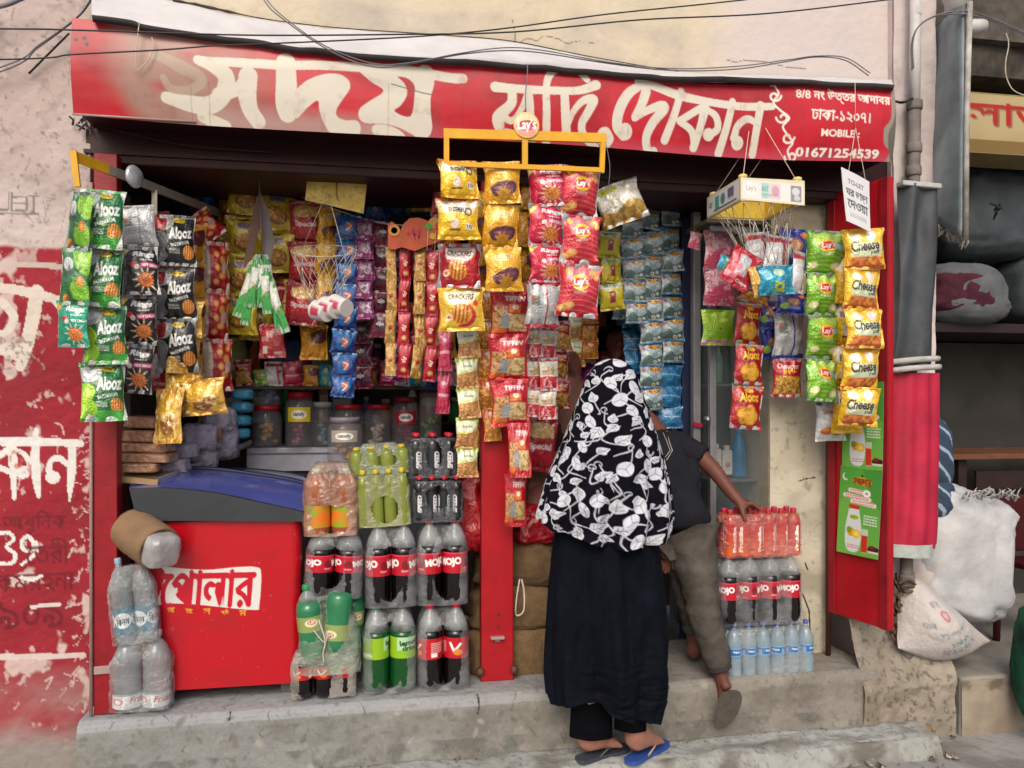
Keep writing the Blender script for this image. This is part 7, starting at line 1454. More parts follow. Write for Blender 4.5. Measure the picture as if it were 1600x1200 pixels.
for k in range(160): x = rg.uniform(nx0, nx1); y = rg.uniform(-zsh, -.9); cvx.rect(x, y, x + .03, y + .012, '#3a3a3a', .5)
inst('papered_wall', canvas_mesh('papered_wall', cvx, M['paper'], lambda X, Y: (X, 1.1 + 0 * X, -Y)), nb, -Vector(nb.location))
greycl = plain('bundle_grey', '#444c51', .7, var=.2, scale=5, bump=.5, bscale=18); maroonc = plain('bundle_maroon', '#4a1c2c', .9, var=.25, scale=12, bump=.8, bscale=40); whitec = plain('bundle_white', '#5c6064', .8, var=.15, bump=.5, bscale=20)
GBn = 'bundles on the neighbouring loft shelf'
spx('cloth_bundle', 'white bundle on the neighbouring shelf with maroon cloth showing', 'bundle', 1512, 458, 140, 100, .5, .5, whitec, seed=3, amp=.08, group=GBn); spx('cloth_filling', 'maroon cloth bulging out of the white bundle in the neighbouring shop', 'cloth', 1512, 455, 118, 70, .44, .2, maroonc, seed=7, amp=.12)
spx('cloth_bundle', 'large knotted grey sack on top of the white and maroon bundle', 'bundle', 1560, 330, 180, 150, .6, .5, greycl, seed=9, amp=.12, group=GBn)
spx('cloth_bundle', 'grey sack at the far right of the neighbouring shelf', 'bundle', 1660, 450, 150, 120, .55, .5, greycl, seed=12, amp=.1, group=GBn); spx('cloth_bundle', 'dim sack behind the tin side sign in the neighbouring shop', 'bundle', 1490, 410, 90, 90, .9, .4, greycl, seed=15, amp=.1, group=GBn)
m = MB(); c = at(1556, 328, .42)
for a in (.4, 1.9, 4.2): m.tube([c, c + Vector((.02 * math.cos(a), -.015, .02 * math.sin(a))), c + Vector((.045 * math.cos(a + .4), .01, .05 * math.sin(a + .4)))], [.012, .009, .004], 6)
tag(m.build('bundle_knot', plain('knot_black', '#23262a', .8)), 'dark knot tying the large grey sack', 'knot')
tb = empty('wooden_table', at(1560, 714, .5), label='brown wooden table edge in the neighbouring shop behind the white sack', cat='table')
za = at(1560, 709, .45).z; m = MB(); m.b2(at(1488, 710, .45).x, nx1 - .3, .45, .95, za - .03, za, 0, .004); rel(m, 'table_top', plain('table_wood', '#6d4630', .6, var=.2, scale=10), tb)
for x in (at(1504, 710, .5).x, at(1524, 710, .5).x + .9): m = MB(); m.b2(x - .025, x + .025, .5, .55, NP, za - .031); rel(m, 'table_leg', plain('table_leg_dark', '#2c1c18', .6), tb)
m = MB(); m.b2(at(1530, 700, .5).x, nx1 - .35, .52, .54, za - .2, za - .1); rel(m, 'table_apron', plain('table_leg_dark', '#2c1c18', .6), tb)
ch = empty('red_chair', at(1592, 850, .15), label='dark red plastic chair partly cut by the right edge', cat='chair'); rdp = plain('chair_red', '#3e0d10', .4)
c = at(1650, 880, .1); m = MB(); m.b2(c.x - .18, c.x + .2, -.05, .3, c.z - .03, c.z, 0, .01); rel(m, 'seat', rdp, ch)
for (dx, yy) in ((-.16, -.03), (-.16, .28), (.18, -.03), (.18, .28)): m = MB(); m.tube([(c.x + dx, yy, c.z - .02), (c.x + dx * 1.1, yy, NP)], .018, 8); rel(m, 'leg', rdp, ch)
m = MB(); m.b2(c.x - .18, c.x + .2, .3, .33, c.z + .02, c.z + .32, 0, .012); rel(m, 'backrest', rdp, ch)
blue = None
def stripe_mat():
    m_, t, b = _mat('striped_blue_cloth'); tc = t.nodes.new('ShaderNodeTexCoord').outputs['Object']; wv = t.nodes.new('ShaderNodeTexWave'); wv.wave_type = 'BANDS'; wv.bands_direction = 'DIAGONAL'; wv.inputs['Scale'].default_value = 5.5; wv.inputs['Distortion'].default_value = 1.5; t.links.new(tc, wv.inputs['Vector']); r = _ramp(t, wv.outputs['Fac'], [(0.0, '#27394d'), (.90, '#2c4058'), (.94, '#8fa0b0'), (1.0, '#8fa0b0')]); t.links.new(r.outputs[0], b.inputs['Base Color']); b.inputs['Roughness'].default_value = .85; n = _noise(t, 16, 4, .6, tc); _bump(t, b, n.outputs[0], .6); return m_
sm_ = stripe_mat()
spx('striped_bundle', 'upper blue striped cloth bundle beside the red banner', 'bundle', 1458, 712, 80, 130, -.0, .25, sm_, seed=4, amp=.08, e=.7, group='blue striped bundles'); spx('striped_bundle', 'lower blue striped cloth bundle resting on the big white sack', 'bundle', 1462, 778, 82, 70, -.02, .25, sm_, seed=6, amp=.08, e=.7, group='blue striped bundles')
wsack = plain('woven_white_sack', '#c4c4c5', .5, var=.06, scale=4, bump=.4, bscale=34, c2='#9a9ca0')
spx('white_sack', 'large full white woven sack behind the pipe', 'sack', 1508, 868, 186, 204, -.0, .45, wsack, seed=5, amp=.2, freq=2.1, e=.45, group='white sacks at the neighbouring shop', rot=(0, R(14), 0))
m = MB(); rg = random.Random(2)
for k in range(40):
    a = at(1500 + k * 2.3, 774 + abs(k - 20) * .25 + rg.uniform(-5, 6), -.08 + rg.uniform(-.03, .08)); m.tube([a, a + Vector((rg.uniform(-.02, .02), -.01, .02)), a + Vector((rg.uniform(-.04, .04), -.02, rg.uniform(.0, .045)))], [.006, .004, .001], 4)
tag(m.build('sack_fringe', plain('fringe_white', '#b5b5b4', .8)), 'frayed white fringe at the mouth of the large white sack', 'fringe')
for k in range(0):
    px, py = ((1545, 866), (1552, 880), (1455, 887), (1543, 838), (1550, 862), (1566, 888), (1560, 845))[k]
# printed sack lying in front
nxs, nys = 90, 60; cvx = Canvas(0, 0, 120, 110, nxs, nys, 2); cvx.fill('#bdb7b4'); cvx.noise(.05, .4, .7, '#b3aeaa', 3, .6)
for (y, t_, c_, x0_, x1_) in ((66, '\u09aa\u09b8\u09c1\u0996\u09be\u09a6\u09cd\u09af \u0995\u09cb', '#7d8a96', 40, 98), (78, '\u09b8\u09cb\u09a8\u09be\u09b2\u09c0 \u0986\u0989\u09b8', '#2f7a7a', 56, 92), (88, '50 KG RICE', '#5a6a80', 46, 100), (30, '\u0995\u09be\u09b0', '#6a7080', 40, 62), (60, '\u099a\u09be\u09b2', '#6a7080', 20, 38)): cvx.text(t_, x0_, y, x1_, y + 8, c_, bold=.02, rot=-.18, a=.8)
cvx.line([(54, 46), (60, 42), (68, 44), (66, 52), (58, 53), (54, 46)], 2.2, '#b02a3c', 1, 4); cvx.line([(58, 47), (62, 45), (64, 49), (59, 50), (58, 47)], 1, '#b02a3c', 1, 4)
u, v = np.meshgrid(np.linspace(0, 1, nxs), np.linspace(0, 1, nys))
def rice_pos():
    pl = [(1412, 1398), (905, 0)]
    TL, TR, BR_, BL = at(1415, 900, -.12), at(1448, 908, -.12), at(1548, 1000, -.13), at(1440, 1034, -.15)
    TLq = at(1405, 985, -.14)
    P = (np.array(TL) * (1 - u[..., None]) + np.array(TR) * u[..., None]) * (1 - v[..., None]) + (np.array(at(1402, 1012, -.14)) * (1 - u[..., None]) + np.array(at(1548, 1002, -.12)) * u[..., None]) * v[..., None]
    bul = np.sin(PI * u) ** .6 * np.sin(PI * v) ** .6; P[..., 1] -= .14 * bul + .02 * (fbm(u * 5, v * 5, 4) - .5); P[..., 2] -= .07 * np.sin(PI * u) * v ** 2; P[..., 1] += .06 * (1 - v); return P
P = rice_pos(); P[..., 2] = np.maximum(P[..., 2], NP + .002); B_ = P.copy(); B_[..., 1] = .1 - .05 * np.sin(PI * u) + 0 * v
F = np.concatenate([grid_faces(nxs, nys), grid_faces(nxs, nys, nxs * nys, True)]); V = np.concatenate([P.reshape(-1, 3), (B_ * .5 + P * .5).reshape(-1, 3)])
o = inst('white_sack', mesh_np('rice_sack', V, F, painted('sack_print', .7, .3, 0, .5, 60), np.concatenate([cvx.cols()] * 2))); tag(o, 'smaller printed white sack with a red diamond mark lying before the large one', 'sack', 'white sacks at the neighbouring shop')
m = MB(); 
grn = plain('green_cloth', '#0e4a33', .8, var=.45, scale=9, bump=.6, bscale=18)
spx('green_cloth_bundle', 'dark green cloth bundle at the right edge in front of the neighbouring shop', 'bundle', 1668, 1052, 66, 190, -.42, .3, grn, seed=4, amp=.14, e=.6)
# litter
m = MB(); a = at(1372, 1150, -.25); m.box((a.x, -.25, -.034), (.036, .15, .022), (R(0), 0, R(42)), 0, .003); tag(m.build('white_carton', M['white']), 'long white carton lying on the street below the red door leaf', 'litter')
m = MB(); a = at(1453, 1140, -.22); m.box((a.x, -.2, -.012), (.03, .02, .05), (R(-10), R(8), R(10)), 0, .003); tag(m.build('orange_wrapper', plain('wrapper_tan', '#c08a4a', .5, var=.3, scale=60)), 'small tan packet on the ground by the pipe foot', 'litter')
rg = random.Random(17); GLi = 'scraps of litter around the pipe foot'
for k in range(34):
    px = rg.uniform(1320, 1500); y = rg.uniform(-.42, -.17); q = at(px, 1140, y); m = MB(); z_ = -.045; s_ = rg.uniform(.006, .016)
    m.add([(-s_, -s_ * .6, 0), (s_, -s_ * .5, .004), (s_ * .8, s_ * .7, .012), (-s_ * .7, s_ * .6, .006), (-s_ * .9, -s_ * .5, -.004), (s_ * .9, -s_ * .6, -.004), (s_ * .7, s_ * .6, -.003), (-s_ * .8, s_ * .5, -.003)], [[0, 1, 2, 3], [7, 6, 5, 4], [0, 4, 5, 1], [1, 5, 6, 2], [2, 6, 7, 3], [3, 7, 4, 0]])
    cc = rg.choice(['#a39a8c', '#5a5146', '#cfc9c0', '#6d6252', '#7d7264']); tag(m.build('litter_scrap', plain('scrap_' + cc.strip('#'), cc, .9), None, (q.x, y, z_ + .006), (0, 0, rg.uniform(0, 6))), 'small scrap of litter or rubble lying by the pipe foot', 'litter', GLi)
rub = MB()
for k in range(160):
    px = rg.uniform(-100, 1480); y = rg.choice([rg.uniform(-.21, -.165), rg.uniform(-.44, -.36)]); q = at(px, 1140, y); zz = .034 if y > -.3 and px < 1300 else -.045; s_ = rg.uniform(.002, .007); rub.box((q.x, y, zz), (s_, s_ * 1.2, s_ * .8), (rg.uniform(0, 3), rg.uniform(0, 3), rg.uniform(0, 3)))
tag(rub.build('gravel_grit', plain('grit', '#6d675e', .95)), 'loose grit along the foot of the plinth and kerb', 'grit', None, 'stuff')

# ---------------------------------------------------------------- people
def skin_mesh(name, nodes, edges, root, mat, sub=2, disp=0.0, seed=0, dscale=14):
    keys = list(nodes); ix = {k: i for i, k in enumerate(keys)}
    me = bpy.data.meshes.new(name); me.from_pydata([tuple(nodes[k][0]) for k in keys], [(ix[a], ix[b]) for a, b in edges], [])
    o = bpy.data.objects.new(name, me); COL.objects.link(o)
    sk = o.modifiers.new('skin', 'SKIN'); sk.use_smooth_shade = True; sk.branch_smoothing = .6
    for k in keys:
        r = nodes[k][1]; me.skin_vertices[0].data[ix[k]].radius = (r, r) if not hasattr(r, '__len__') else r
        me.skin_vertices[0].data[ix[k]].use_root = (k == root)
    sb = o.modifiers.new('sub', 'SUBSURF'); sb.levels = sub; sb.render_levels = sub
    bpy.context.view_layer.update(); dg = bpy.context.evaluated_depsgraph_get(); out = bpy.data.meshes.new_from_object(o.evaluated_get(dg)); bpy.data.objects.remove(o)
    n = len(out.vertices); co = np.zeros(n * 3, np.float32); out.vertices.foreach_get('co', co)
    if disp:
        no = np.zeros(n * 3, np.float32); out.vertices.foreach_get('normal', no); c = co.reshape(-1, 3); nn = fbm(c[:, 0] * dscale + c[:, 1] * dscale * .6, c[:, 2] * dscale * 1.6, seed, 3) - .5; c += no.reshape(-1, 3) * (nn[:, None] * disp); out.vertices.foreach_set('co', c.ravel())
    out.polygons.foreach_set('use_smooth', np.ones(len(out.polygons), bool)); out.materials.clear(); out.materials.append(mat); out.update(); return out
def chain(nodes, edges, names, pts, rs):
    for i, (n, p, r) in enumerate(zip(names, pts, rs)):
        if p is not None: nodes[n] = (Vector(p), r)
        if i: edges.append((names[i - 1], n))
def foot_nodes(nodes, edges, tag_, ankle, fwd, side, z0, L=.22, rank=.034):
    """foot from the ankle: heel, instep, ball, five toes; fwd/side are unit vectors on the ground"""
    A = Vector(ankle); g = Vector((A.x, A.y, z0)); f = Vector(fwd); s = Vector(side)
    nodes[tag_ + 'heel'] = (g - f * .05 + Vector((0, 0, .032)), .038); nodes[tag_ + 'mid'] = (g + f * L * .28 + Vector((0, 0, .046)), (.04, .035)); nodes[tag_ + 'ball'] = (g + f * L * .52 + Vector((0, 0, .026)), (.047, .026))
    edges += [(tag_ + 'ankle', tag_ + 'heel'), (tag_ + 'ankle', tag_ + 'mid'), (tag_ + 'mid', tag_ + 'ball')]
    for k in range(5):
        o = (k - 2) * .018; l = L * (.76 - .035 * k); r = .0145 if k == 0 else .0105
        nodes[tag_ + 'k%d' % k] = (g + f * (L * .62) + s * o * .9 + Vector((0, 0, .02)), r); nodes[tag_ + 't%d' % k] = (g + f * l + s * o + Vector((0, 0, .013)), r)
        edges += [(tag_ + 'ball', tag_ + 'k%d' % k), (tag_ + 'k%d' % k, tag_ + 't%d' % k)]
skinm = lambda n, c: plain(n, c, .55, var=.12, scale=16, bump=.15, bscale=70)
skA = skinm('skin_warm', '#a67462'); skB = skinm('skin_brown', '#6a4034')
# woman with the black and white headscarf
WYc = -.33
wo = empty('person', at(950, 1190, -.28), label='woman seen from behind in a long black headscarf with white flowers and a dark dress', cat='person'); wo.location.z = .03
nodes = {}; edges = []; cxp = lambda px, py, Y=WYc: at(px, py, Y)
nodes['pelvis'] = (cxp(950, 880), .13); nodes['belly'] = (cxp(950, 810), .12); nodes['chest'] = (cxp(950, 735), .13); nodes['neck'] = (cxp(953, 668), .055); nodes['head'] = (cxp(956, 630), .085); nodes['crown'] = (cxp(957, 598), .07)
edges += [('pelvis', 'belly'), ('belly', 'chest'), ('chest', 'neck'), ('neck', 'head'), ('head', 'crown')]
for sgn, nm_ in ((-1, 'l'), (1, 'r')):
    nodes[nm_ + 'sh'] = (cxp(950 + 58 * sgn, 712), .05); nodes[nm_ + 'el'] = (cxp(950 + 72 * sgn, 800, WYc + .02), .04); nodes[nm_ + 'wr'] = (cxp(950 + 40 * sgn, 812, WYc + .12), .028); nodes[nm_ + 'ha'] = (cxp(950 + 25 * sgn, 806, WYc + .16), .03)
    edges += [('chest', nm_ + 'sh'), (nm_ + 'sh', nm_ + 'el'), (nm_ + 'el', nm_ + 'wr'), (nm_ + 'wr', nm_ + 'ha')]
    for k in range(5):
        p = nodes[nm_ + 'ha'][0]; nodes[nm_ + 'f%d' % k] = (p + Vector((-.05 * sgn, .02, (k - 2) * .016)), .009); edges.append((nm_ + 'ha', nm_ + 'f%d' % k))
la = at(921, 1160, -.265); ra = at(996, 1155, -.30)
nodes['lk'] = (cxp(925, 1020), .06); nodes['rk'] = (cxp(985, 1020), .06); nodes['lankle'] = (Vector((la.x, la.y, .115)), .042); nodes['rankle'] = (Vector((ra.x, ra.y, .115)), .042)
edges += [('pelvis', 'lk'), ('lk', 'lankle'), ('pelvis', 'rk'), ('rk', 'rankle')]
fl = Vector((.93, .36, 0)).normalized(); frr = Vector((.80, .60, 0)).normalized(); foot_nodes(nodes, edges, 'l', nodes['lankle'][0], fl, (fl.y, -fl.x, 0), .045, .215); foot_nodes(nodes, edges, 'r', nodes['rankle'][0], frr, (frr.y, -frr.x, 0), .048, .215)
inst('body', skin_mesh('body', nodes, edges, 'pelvis', skA, 2), wo, -Vector(wo.location))
def sandal(par, ank, f, z0, L, col, strap=None):
    g = Vector((ank.x, ank.y, z0)); f = Vector(f); s = Vector((f.y, -f.x, 0)); out = []
    for t, wdt in ((-.28, .0), (-.27, .018), (-.22, .028), (-.1, .032), (.1, .030), (.3, .033), (.5, .041), (.66, .044), (.78, .038), (.86, .022), (.88, 0)): out.append((t * L * .95, wdt))
    pts = [g + f * a + s * b_ for a, b_ in out] + [g + f * a - s * b_ for a, b_ in out[::-1][1:-1]]
    m = MB(); n = len(pts); V = list(pts) + [p + Vector((0, 0, .016)) for p in pts]; m.add(V, [list(range(n))[::-1], [n + i for i in range(n)]] + [[i, (i + 1) % n, (i + 1) % n + n, i + n] for i in range(n)]); so_ = rel(m, 'sandal', plain('sandal_' + col.strip('#'), col, .6), par)
    c = g + f * L * .62 + Vector((0, 0, .016)); m = MB(); m.tube([c, c + f * -.02 + Vector((0, 0, .022)) + s * .012, g + f * L * .28 + s * .036 + Vector((0, 0, .04)), g + f * L * .12 + s * .031 + Vector((0, 0, .014))], .0045, 6, smooth=3); m.tube([c, c + f * -.02 + Vector((0, 0, .022)) - s * .012, g + f * L * .28 - s * .036 + Vector((0, 0, .04)), g + f * L * .12 - s * .031 + Vector((0, 0, .014))], .0045, 6, smooth=3)
    b = m.build('strap', plain('strap_' + col.strip('#'), strap or col, .5)); b.parent = so_; return so_
sandal(wo, nodes['lankle'][0], fl, .030, .225, '#3d424c', '#4a4a50'); sandal(wo, nodes['rankle'][0], frr, .031, .24, '#2d4f96', '#a08a72')
def loft(name, rows, Y, hem, mat, par, n=200, nz=150, folds=None, cvx=None, disp=None, pw=2.0):
    """cloth hung round a vertical axis; rows = (py, left px, right px, half depth); hem = lowest py as a function of the angle"""
    rows = np.array(rows, float); a = np.linspace(-PI / 2 - PI, -PI / 2 + PI, n)[None, :]; v = np.linspace(0, 1, nz)[:, None]
    py0 = rows[0, 0]; hm = np.array([hem(q) for q in a[0]])[None, :]; py = py0 + v * (hm - py0)
    xl_ = np.interp(py, rows[:, 0], rows[:, 1]); xr_ = np.interp(py, rows[:, 0], rows[:, 2]); ry = np.interp(py, rows[:, 0], rows[:, 3])
    cs, sn = np.cos(a), np.sin(a); q = (np.abs(cs) ** pw + np.abs(sn) ** pw) ** (-1 / pw); k = folds(a, v, py) if folds else 1
    px = (xl_ + xr_) / 2 + (xr_ - xl_) / 2 * cs * q * (1 + (k - 1) * .35); u = (px - 800) / 1200; vv = (625 - py) / 1200
    dx = FWD[0] + u * RGT[0]; dy = FWD[1] + u * RGT[1]; t = (Y - CAMP[1]) / dy; X = t * dx; Z = CAMP[2] + t * vv; YY = Y + ry * sn * q * k
    if disp is not None: YY = YY + disp(a, v, py) * np.abs(sn) * np.sign(sn)
    V = np.stack([X, YY, Z], -1).reshape(-1, 3) - np.array(par.location); n0 = len(V)
    return inst(name, mesh_np(name, V, grid_faces(n, nz), mat, cvx.cols() if cvx else None), par)
drm = plain('dress_navy', '#0e121b', .9, spec=.08, var=.2, scale=8, bump=.35, bscale=110)
def d_hem(a):
    px = 950 + 85 * math.cos(a); h = np.interp(px, [865, 905, 928, 940, 985, 1025, 1035], [1100, 1082, 1084, 1098, 1110, 1121, 1112]); return h if math.sin(a) < 0 else 1085
def d_folds(a, v, py): return 1 + .16 * np.sin(a * 7 + .9 * np.sin(v * 4)) * np.clip(v * 1.4, .2, 1) * (.5 + fbm(a * 1.5, v * 2, 6)) + .06 * np.sin(a * 16 + v * 3) * v - .10 * np.exp(-((a + PI / 2 + .12 + .15 * (1 - v)) / .09) ** 2)
def d_disp(a, v, py):
    low = np.clip((py - 990) / 80, 0, 1) * np.clip(1.3 - np.abs(a + PI / 2 - .5), .3, 1); ridge = np.abs(fbm(a * 1.6, py * .075, 3, 3) - .5)
    return .085 * (.12 - ridge) * low + .05 * (fbm(a * 2.2, py * .012, 8) - .5) + .02 * (fbm(a * 9, py * .02, 18, 3) - .5)
loft('dress', [(770, 885, 1018, .10), (830, 868, 1026, .125), (870, 864, 1030, .13), (920, 859, 1035, .135), (1000, 855, 1042, .14), (1050, 856, 1042, .135), (1085, 860, 1038, .125), (1125, 868, 1026, .11)], WYc, d_hem, drm, wo, 220, 150, d_folds, None, d_disp)
trm = plain('trousers_black', '#0a0b10', .9, spec=.08, var=.2, bump=.3, bscale=60)
for (x0_, x1_, yb_, Yq) in ((890, 956, 1150, -.29), (960, 1009, 1138, -.33)):
    loft('trouser_leg', [(1000, x0_ + 6, x1_ - 4, .055), (1100, x0_ + 2, x1_ - 1, .05), (yb_, x0_, x1_, .045)], Yq, lambda a, q=yb_: q, trm, wo, 60, 40, lambda a, v, py: 1 + .06 * np.sin(a * 5 + v * 4))
# scarf print: leaves, petals, tendrils on black
SW, SH = 640, 300; cvx = Canvas(0, 0, SW, SH, 520, 300, 2); cvx.fill('#100f18')
rows_s = [(561, 949, 963, .012), (563, 942, 970, .03), (568, 932, 980, .05), (578, 922, 989, .07), (592, 915, 996, .085), (615, 908, 1003, .095), (640, 898, 1011, .105), (680, 884, 1026, .125), (720, 868, 1036, .14), (760, 853, 1044, .15), (800, 842, 1049, .155), (830, 838, 1047, .155), (860, 838, 1042, .15)]
ra_ = np.array(rows_s); rg = random.Random(31)
def wratio(y): return 205 / max(30, np.interp(561 + y, ra_[:, 0], ra_[:, 2] - ra_[:, 1]))
white = '#c4c8d2'; greyl = '#4c4d58'
def petal(x, y, k, rx, ry, rot):
    kx = k * 1.5
    def T(p): ca, sa = math.cos(rot), math.sin(rot); return (x + kx * (p[0] * ca - p[1] * sa), y + p[0] * sa + p[1] * ca)
    cvx.poly([T((rx * math.cos(t), ry * math.sin(t))) for t in np.linspace(0, 2 * PI, 26)], white); o = rg.uniform(0, 2)
    for q in range(3): t = o + q * 2.1; cvx.line([T((0, 0)), T((rx * .9 * math.cos(t), ry * .9 * math.sin(t)))], .9, greyl)
def leaf(x, y, k, s_, rot):
    kx = k * 1.5
    def T(p): ca, sa = math.cos(rot), math.sin(rot); return (x + kx * s_ * (p[0] * ca - p[1] * sa), y + s_ * (p[0] * sa + p[1] * ca))
    cvx.poly([T(p) for p in ((-1.2, 0), (-.7, -.75), (0, -.8), (.5, -.55), (1.35, .1), (.5, .5), (.1, .85), (-.6, .7))], white, 1, 3)
    for e in ((-.3, -.6), (.1, -.5), (.3, .45), (-.3, .6)): cvx.line([T((e[0] - .4, 0)), T(e)], .8, greyl)
    cvx.line([T((-1, 0)), T((1.1, .05))], .9, greyl)
def tendril(x, y, k, s_, rot):
    kx = k * 1.5; pts = []
    for i in range(16):
        t = i / 15; a = rot + t * 5.5; r = s_ * (1 - .75 * t); pts.append((x + kx * r * math.cos(a), y + r * math.sin(a)))
    cvx.line(pts, [rg.uniform(1.6, 2.6)] * 16, '#a3a6b2')
y = 4
while y < SH:
    k = wratio(y); x = rg.uniform(0, 20)
    while x < SW:
        q = rg.random(); yy = y + rg.uniform(-7, 7)
        for _ in range(1):
            cvx.line([(x, yy), (x + rg.uniform(-20, 20) * k, yy + rg.uniform(10, 26)), (x + rg.uniform(-30, 30) * k, yy + rg.uniform(20, 40))], [2.2, 2.6, 1.6], '#b3b6c0', 1, 5)
        if q < .42: petal(x, yy, k, rg.uniform(5.5, 8), rg.uniform(8.5, 13), rg.uniform(-.6, .6))
        elif q < .78: leaf(x, yy, k, rg.uniform(7, 10), rg.uniform(-2.5, 2.5)); 
        else: tendril(x, yy, k, rg.uniform(5, 8), rg.uniform(0, 6)); leaf(x + 12 * k, yy + 12, k, 6, rg.uniform(-2, 2))
        x += rg.uniform(27, 42) * k * 1.1
    y += 20.5
def s_hem(a):
    px = 945 + 103 * math.cos(a); h = np.interp(px, [842, 860, 890, 920, 950, 965, 980, 1010, 1025, 1048], [812, 824, 830, 842, 848, 849, 844, 845, 842, 812]) ; return h if math.sin(a) < 0 else 812
def s_folds(a, v, py):
    g = np.clip((v - .25) / .75, 0, 1); return 1 + g * (.17 * np.sin(a * 9 + 1.1 * np.sin(v * 2.5)) * (.4 + fbm(a * 1.5, v * 2, 9)) + .08 * np.sin(a * 18 + 1 + v * 2)) + .02 * np.sin(a * 5 + v * 7) * v - .12 * g * np.exp(-((a + PI / 2 - .02) / .07) ** 2)
loft('headscarf', rows_s, WYc - .02, s_hem, M['cloth_print'], wo, 520, 300, s_folds, cvx, lambda a, v, py: .012 * np.sin(py * .07 + a * 4) * np.clip(v - .3, 0, 1) + .05 * (.1 - np.abs(fbm(a * 3 + py * .01, py * .03 + a, 41, 3) - .5)) * np.clip(v * 1.5 - .1, 0, 1))

# boy reaching for the stack of drinks
bo = empty('person', at(1100, 1060, -.1), label='boy in a dark t-shirt and rolled grey jeans reaching for the drink stack', cat='person')
nodes = {}; edges = []
J = lambda px, py, Y: at(px, py, Y)
nodes['pelvis'] = (J(1068, 812, -.02), .075); nodes['belly'] = (J(1062, 768, .04), .07); nodes['chest'] = (J(1050, 712, .12), .082); nodes['neck'] = (J(1030, 672, .22), .038); nodes['head'] = (J(1012, 652, .30), .07); nodes['crown'] = (J(1000, 640, .37), .06); nodes['nose'] = (J(1000, 668, .39), .012)
edges += [('pelvis', 'belly'), ('belly', 'chest'), ('chest', 'neck'), ('neck', 'head'), ('head', 'crown'), ('head', 'nose')]
chain(nodes, edges, ['chest', 'rsh', 'rel', 'rwr', 'rpalm'], [None, J(1068, 690, .10), J(1114, 732, .02), J(1146, 774, -.05), J(1160, 789, -.085)], [0, .05, .038, .029, .027])
def hand(nodes, edges, p, base, dirs, l=.042, r=.0085):
    for k, dv in enumerate(dirs):
        d1, d2 = Vector(dv[0]), Vector(dv[1]); ll = l * (.9, 1, 1.05, .95, .75)[k]
        nodes[p + 'a%d' % k] = (base + d1 * ll * .75, r); nodes[p + 'b%d' % k] = (base + d1 * ll * .75 + d2 * ll * .6, r * .85); nodes[p + 'c%d' % k] = (base + d1 * ll * .75 + d2 * ll * .6 + (d2 + Vector((0, 0, -.5))).normalized() * ll * .4, r * .75)
        edges += [(p + 'palm', p + 'a%d' % k), (p + 'a%d' % k, p + 'b%d' % k), (p + 'b%d' % k, p + 'c%d' % k)]
bR = nodes['rpalm'][0]
hand(nodes, edges, 'r', bR, [((-.3, -.6, -.75), (.2, -.3, -.9)), ((.95, -.35, .25), (.8, -.3, -.55)), ((1, -.05, .2), (.8, -.05, -.6)), ((.95, .3, .1), (.75, .2, -.65)), ((.8, .6, 0), (.6, .4, -.7))], .05, .0105)
chain(nodes, edges, ['chest', 'lsh', 'lel', 'lwr', 'lpalm'], [None, J(1018, 700, .12), J(1024, 790, .03), J(1038, 850, -.03), J(1042, 866, -.035)], [0, .05, .036, .028, .026])
hand(nodes, edges, 'l', nodes['lpalm'][0], [((.6, -.4, -.7), (.1, -.2, -1)), ((.35, 0, -.95), (-.2, 0, -1)), ((.1, 0, -1), (-.3, 0, -1)), ((-.15, .05, -1), (-.4, .05, -.9)), ((-.4, .1, -.9), (-.5, .1, -.85))], .047, .01)
chain(nodes, edges, ['pelvis', 'rhip', 'rkn', 'rankle'], [None, J(1080, 830, -.05), J(1096, 938, -.12), J(1128, 1058, -.155)], [0, .068, .05, .028])
chain(nodes, edges, ['pelvis', 'lhip', 'lkn', 'lankle'], [None, J(1056, 834, .02), J(1076, 935, .0), J(1086, 1020, .06)], [0, .066, .048, .028])
# hanging right foot, sole towards the viewer
A_ = nodes['rankle'][0]; nodes['rheel'] = (A_ + Vector((.012, -.035, -.045)), .026); nodes['rmid'] = (A_ + Vector((.002, -.0, -.085)), (.028, .022)); nodes['rball'] = (A_ + Vector((-.002, -.01, -.135)), (.033, .018)); edges += [('rankle', 'rheel'), ('rankle', 'rmid'), ('rmid', 'rball')]
for k in range(5): nodes['rt%d' % k] = (A_ + Vector((-.03 + .014 * k, -.0, -.175 + .006 * k)), .009); edges.append(('rball', 'rt%d' % k))
lf = Vector((.5, .87, 0)).normalized(); B_ = nodes['lankle'][0].copy(); B_.z = FLOOR + .07; nodes['lankle'] = (B_, .028); foot_nodes(nodes, edges, 'l', B_, lf, (lf.y, -lf.x, 0), FLOOR + .004, .19)
inst('body', skin_mesh('body', nodes, edges, 'pelvis', skB, 2), bo, -Vector(bo.location))
tn = {}; te = []; tee = plain('tee_charcoal', '#222329', .9, spec=.1, var=.12, scale=10, bump=.2, bscale=120)
tn['h'] = (nodes['pelvis'][0] + Vector((.0, -.01, -.075)), .125); tn['p'] = (nodes['pelvis'][0] + Vector((0, 0, .04)), .12); tn['b'] = (nodes['belly'][0], .115); tn['c'] = (nodes['chest'][0], .125); tn['n'] = (nodes['neck'][0].lerp(nodes['chest'][0], .1), .07); tn['rs'] = (nodes['rsh'][0] + Vector((0, 0, -.005)), .082); tn['re'] = (nodes['rsh'][0].lerp(nodes['rel'][0], .5), .068); tn['re2'] = (nodes['rsh'][0].lerp(nodes['rel'][0], .62), .064); tn['ls'] = (nodes['lsh'][0], .08); tn['le'] = (nodes['lsh'][0].lerp(nodes['lel'][0], .55), .066)
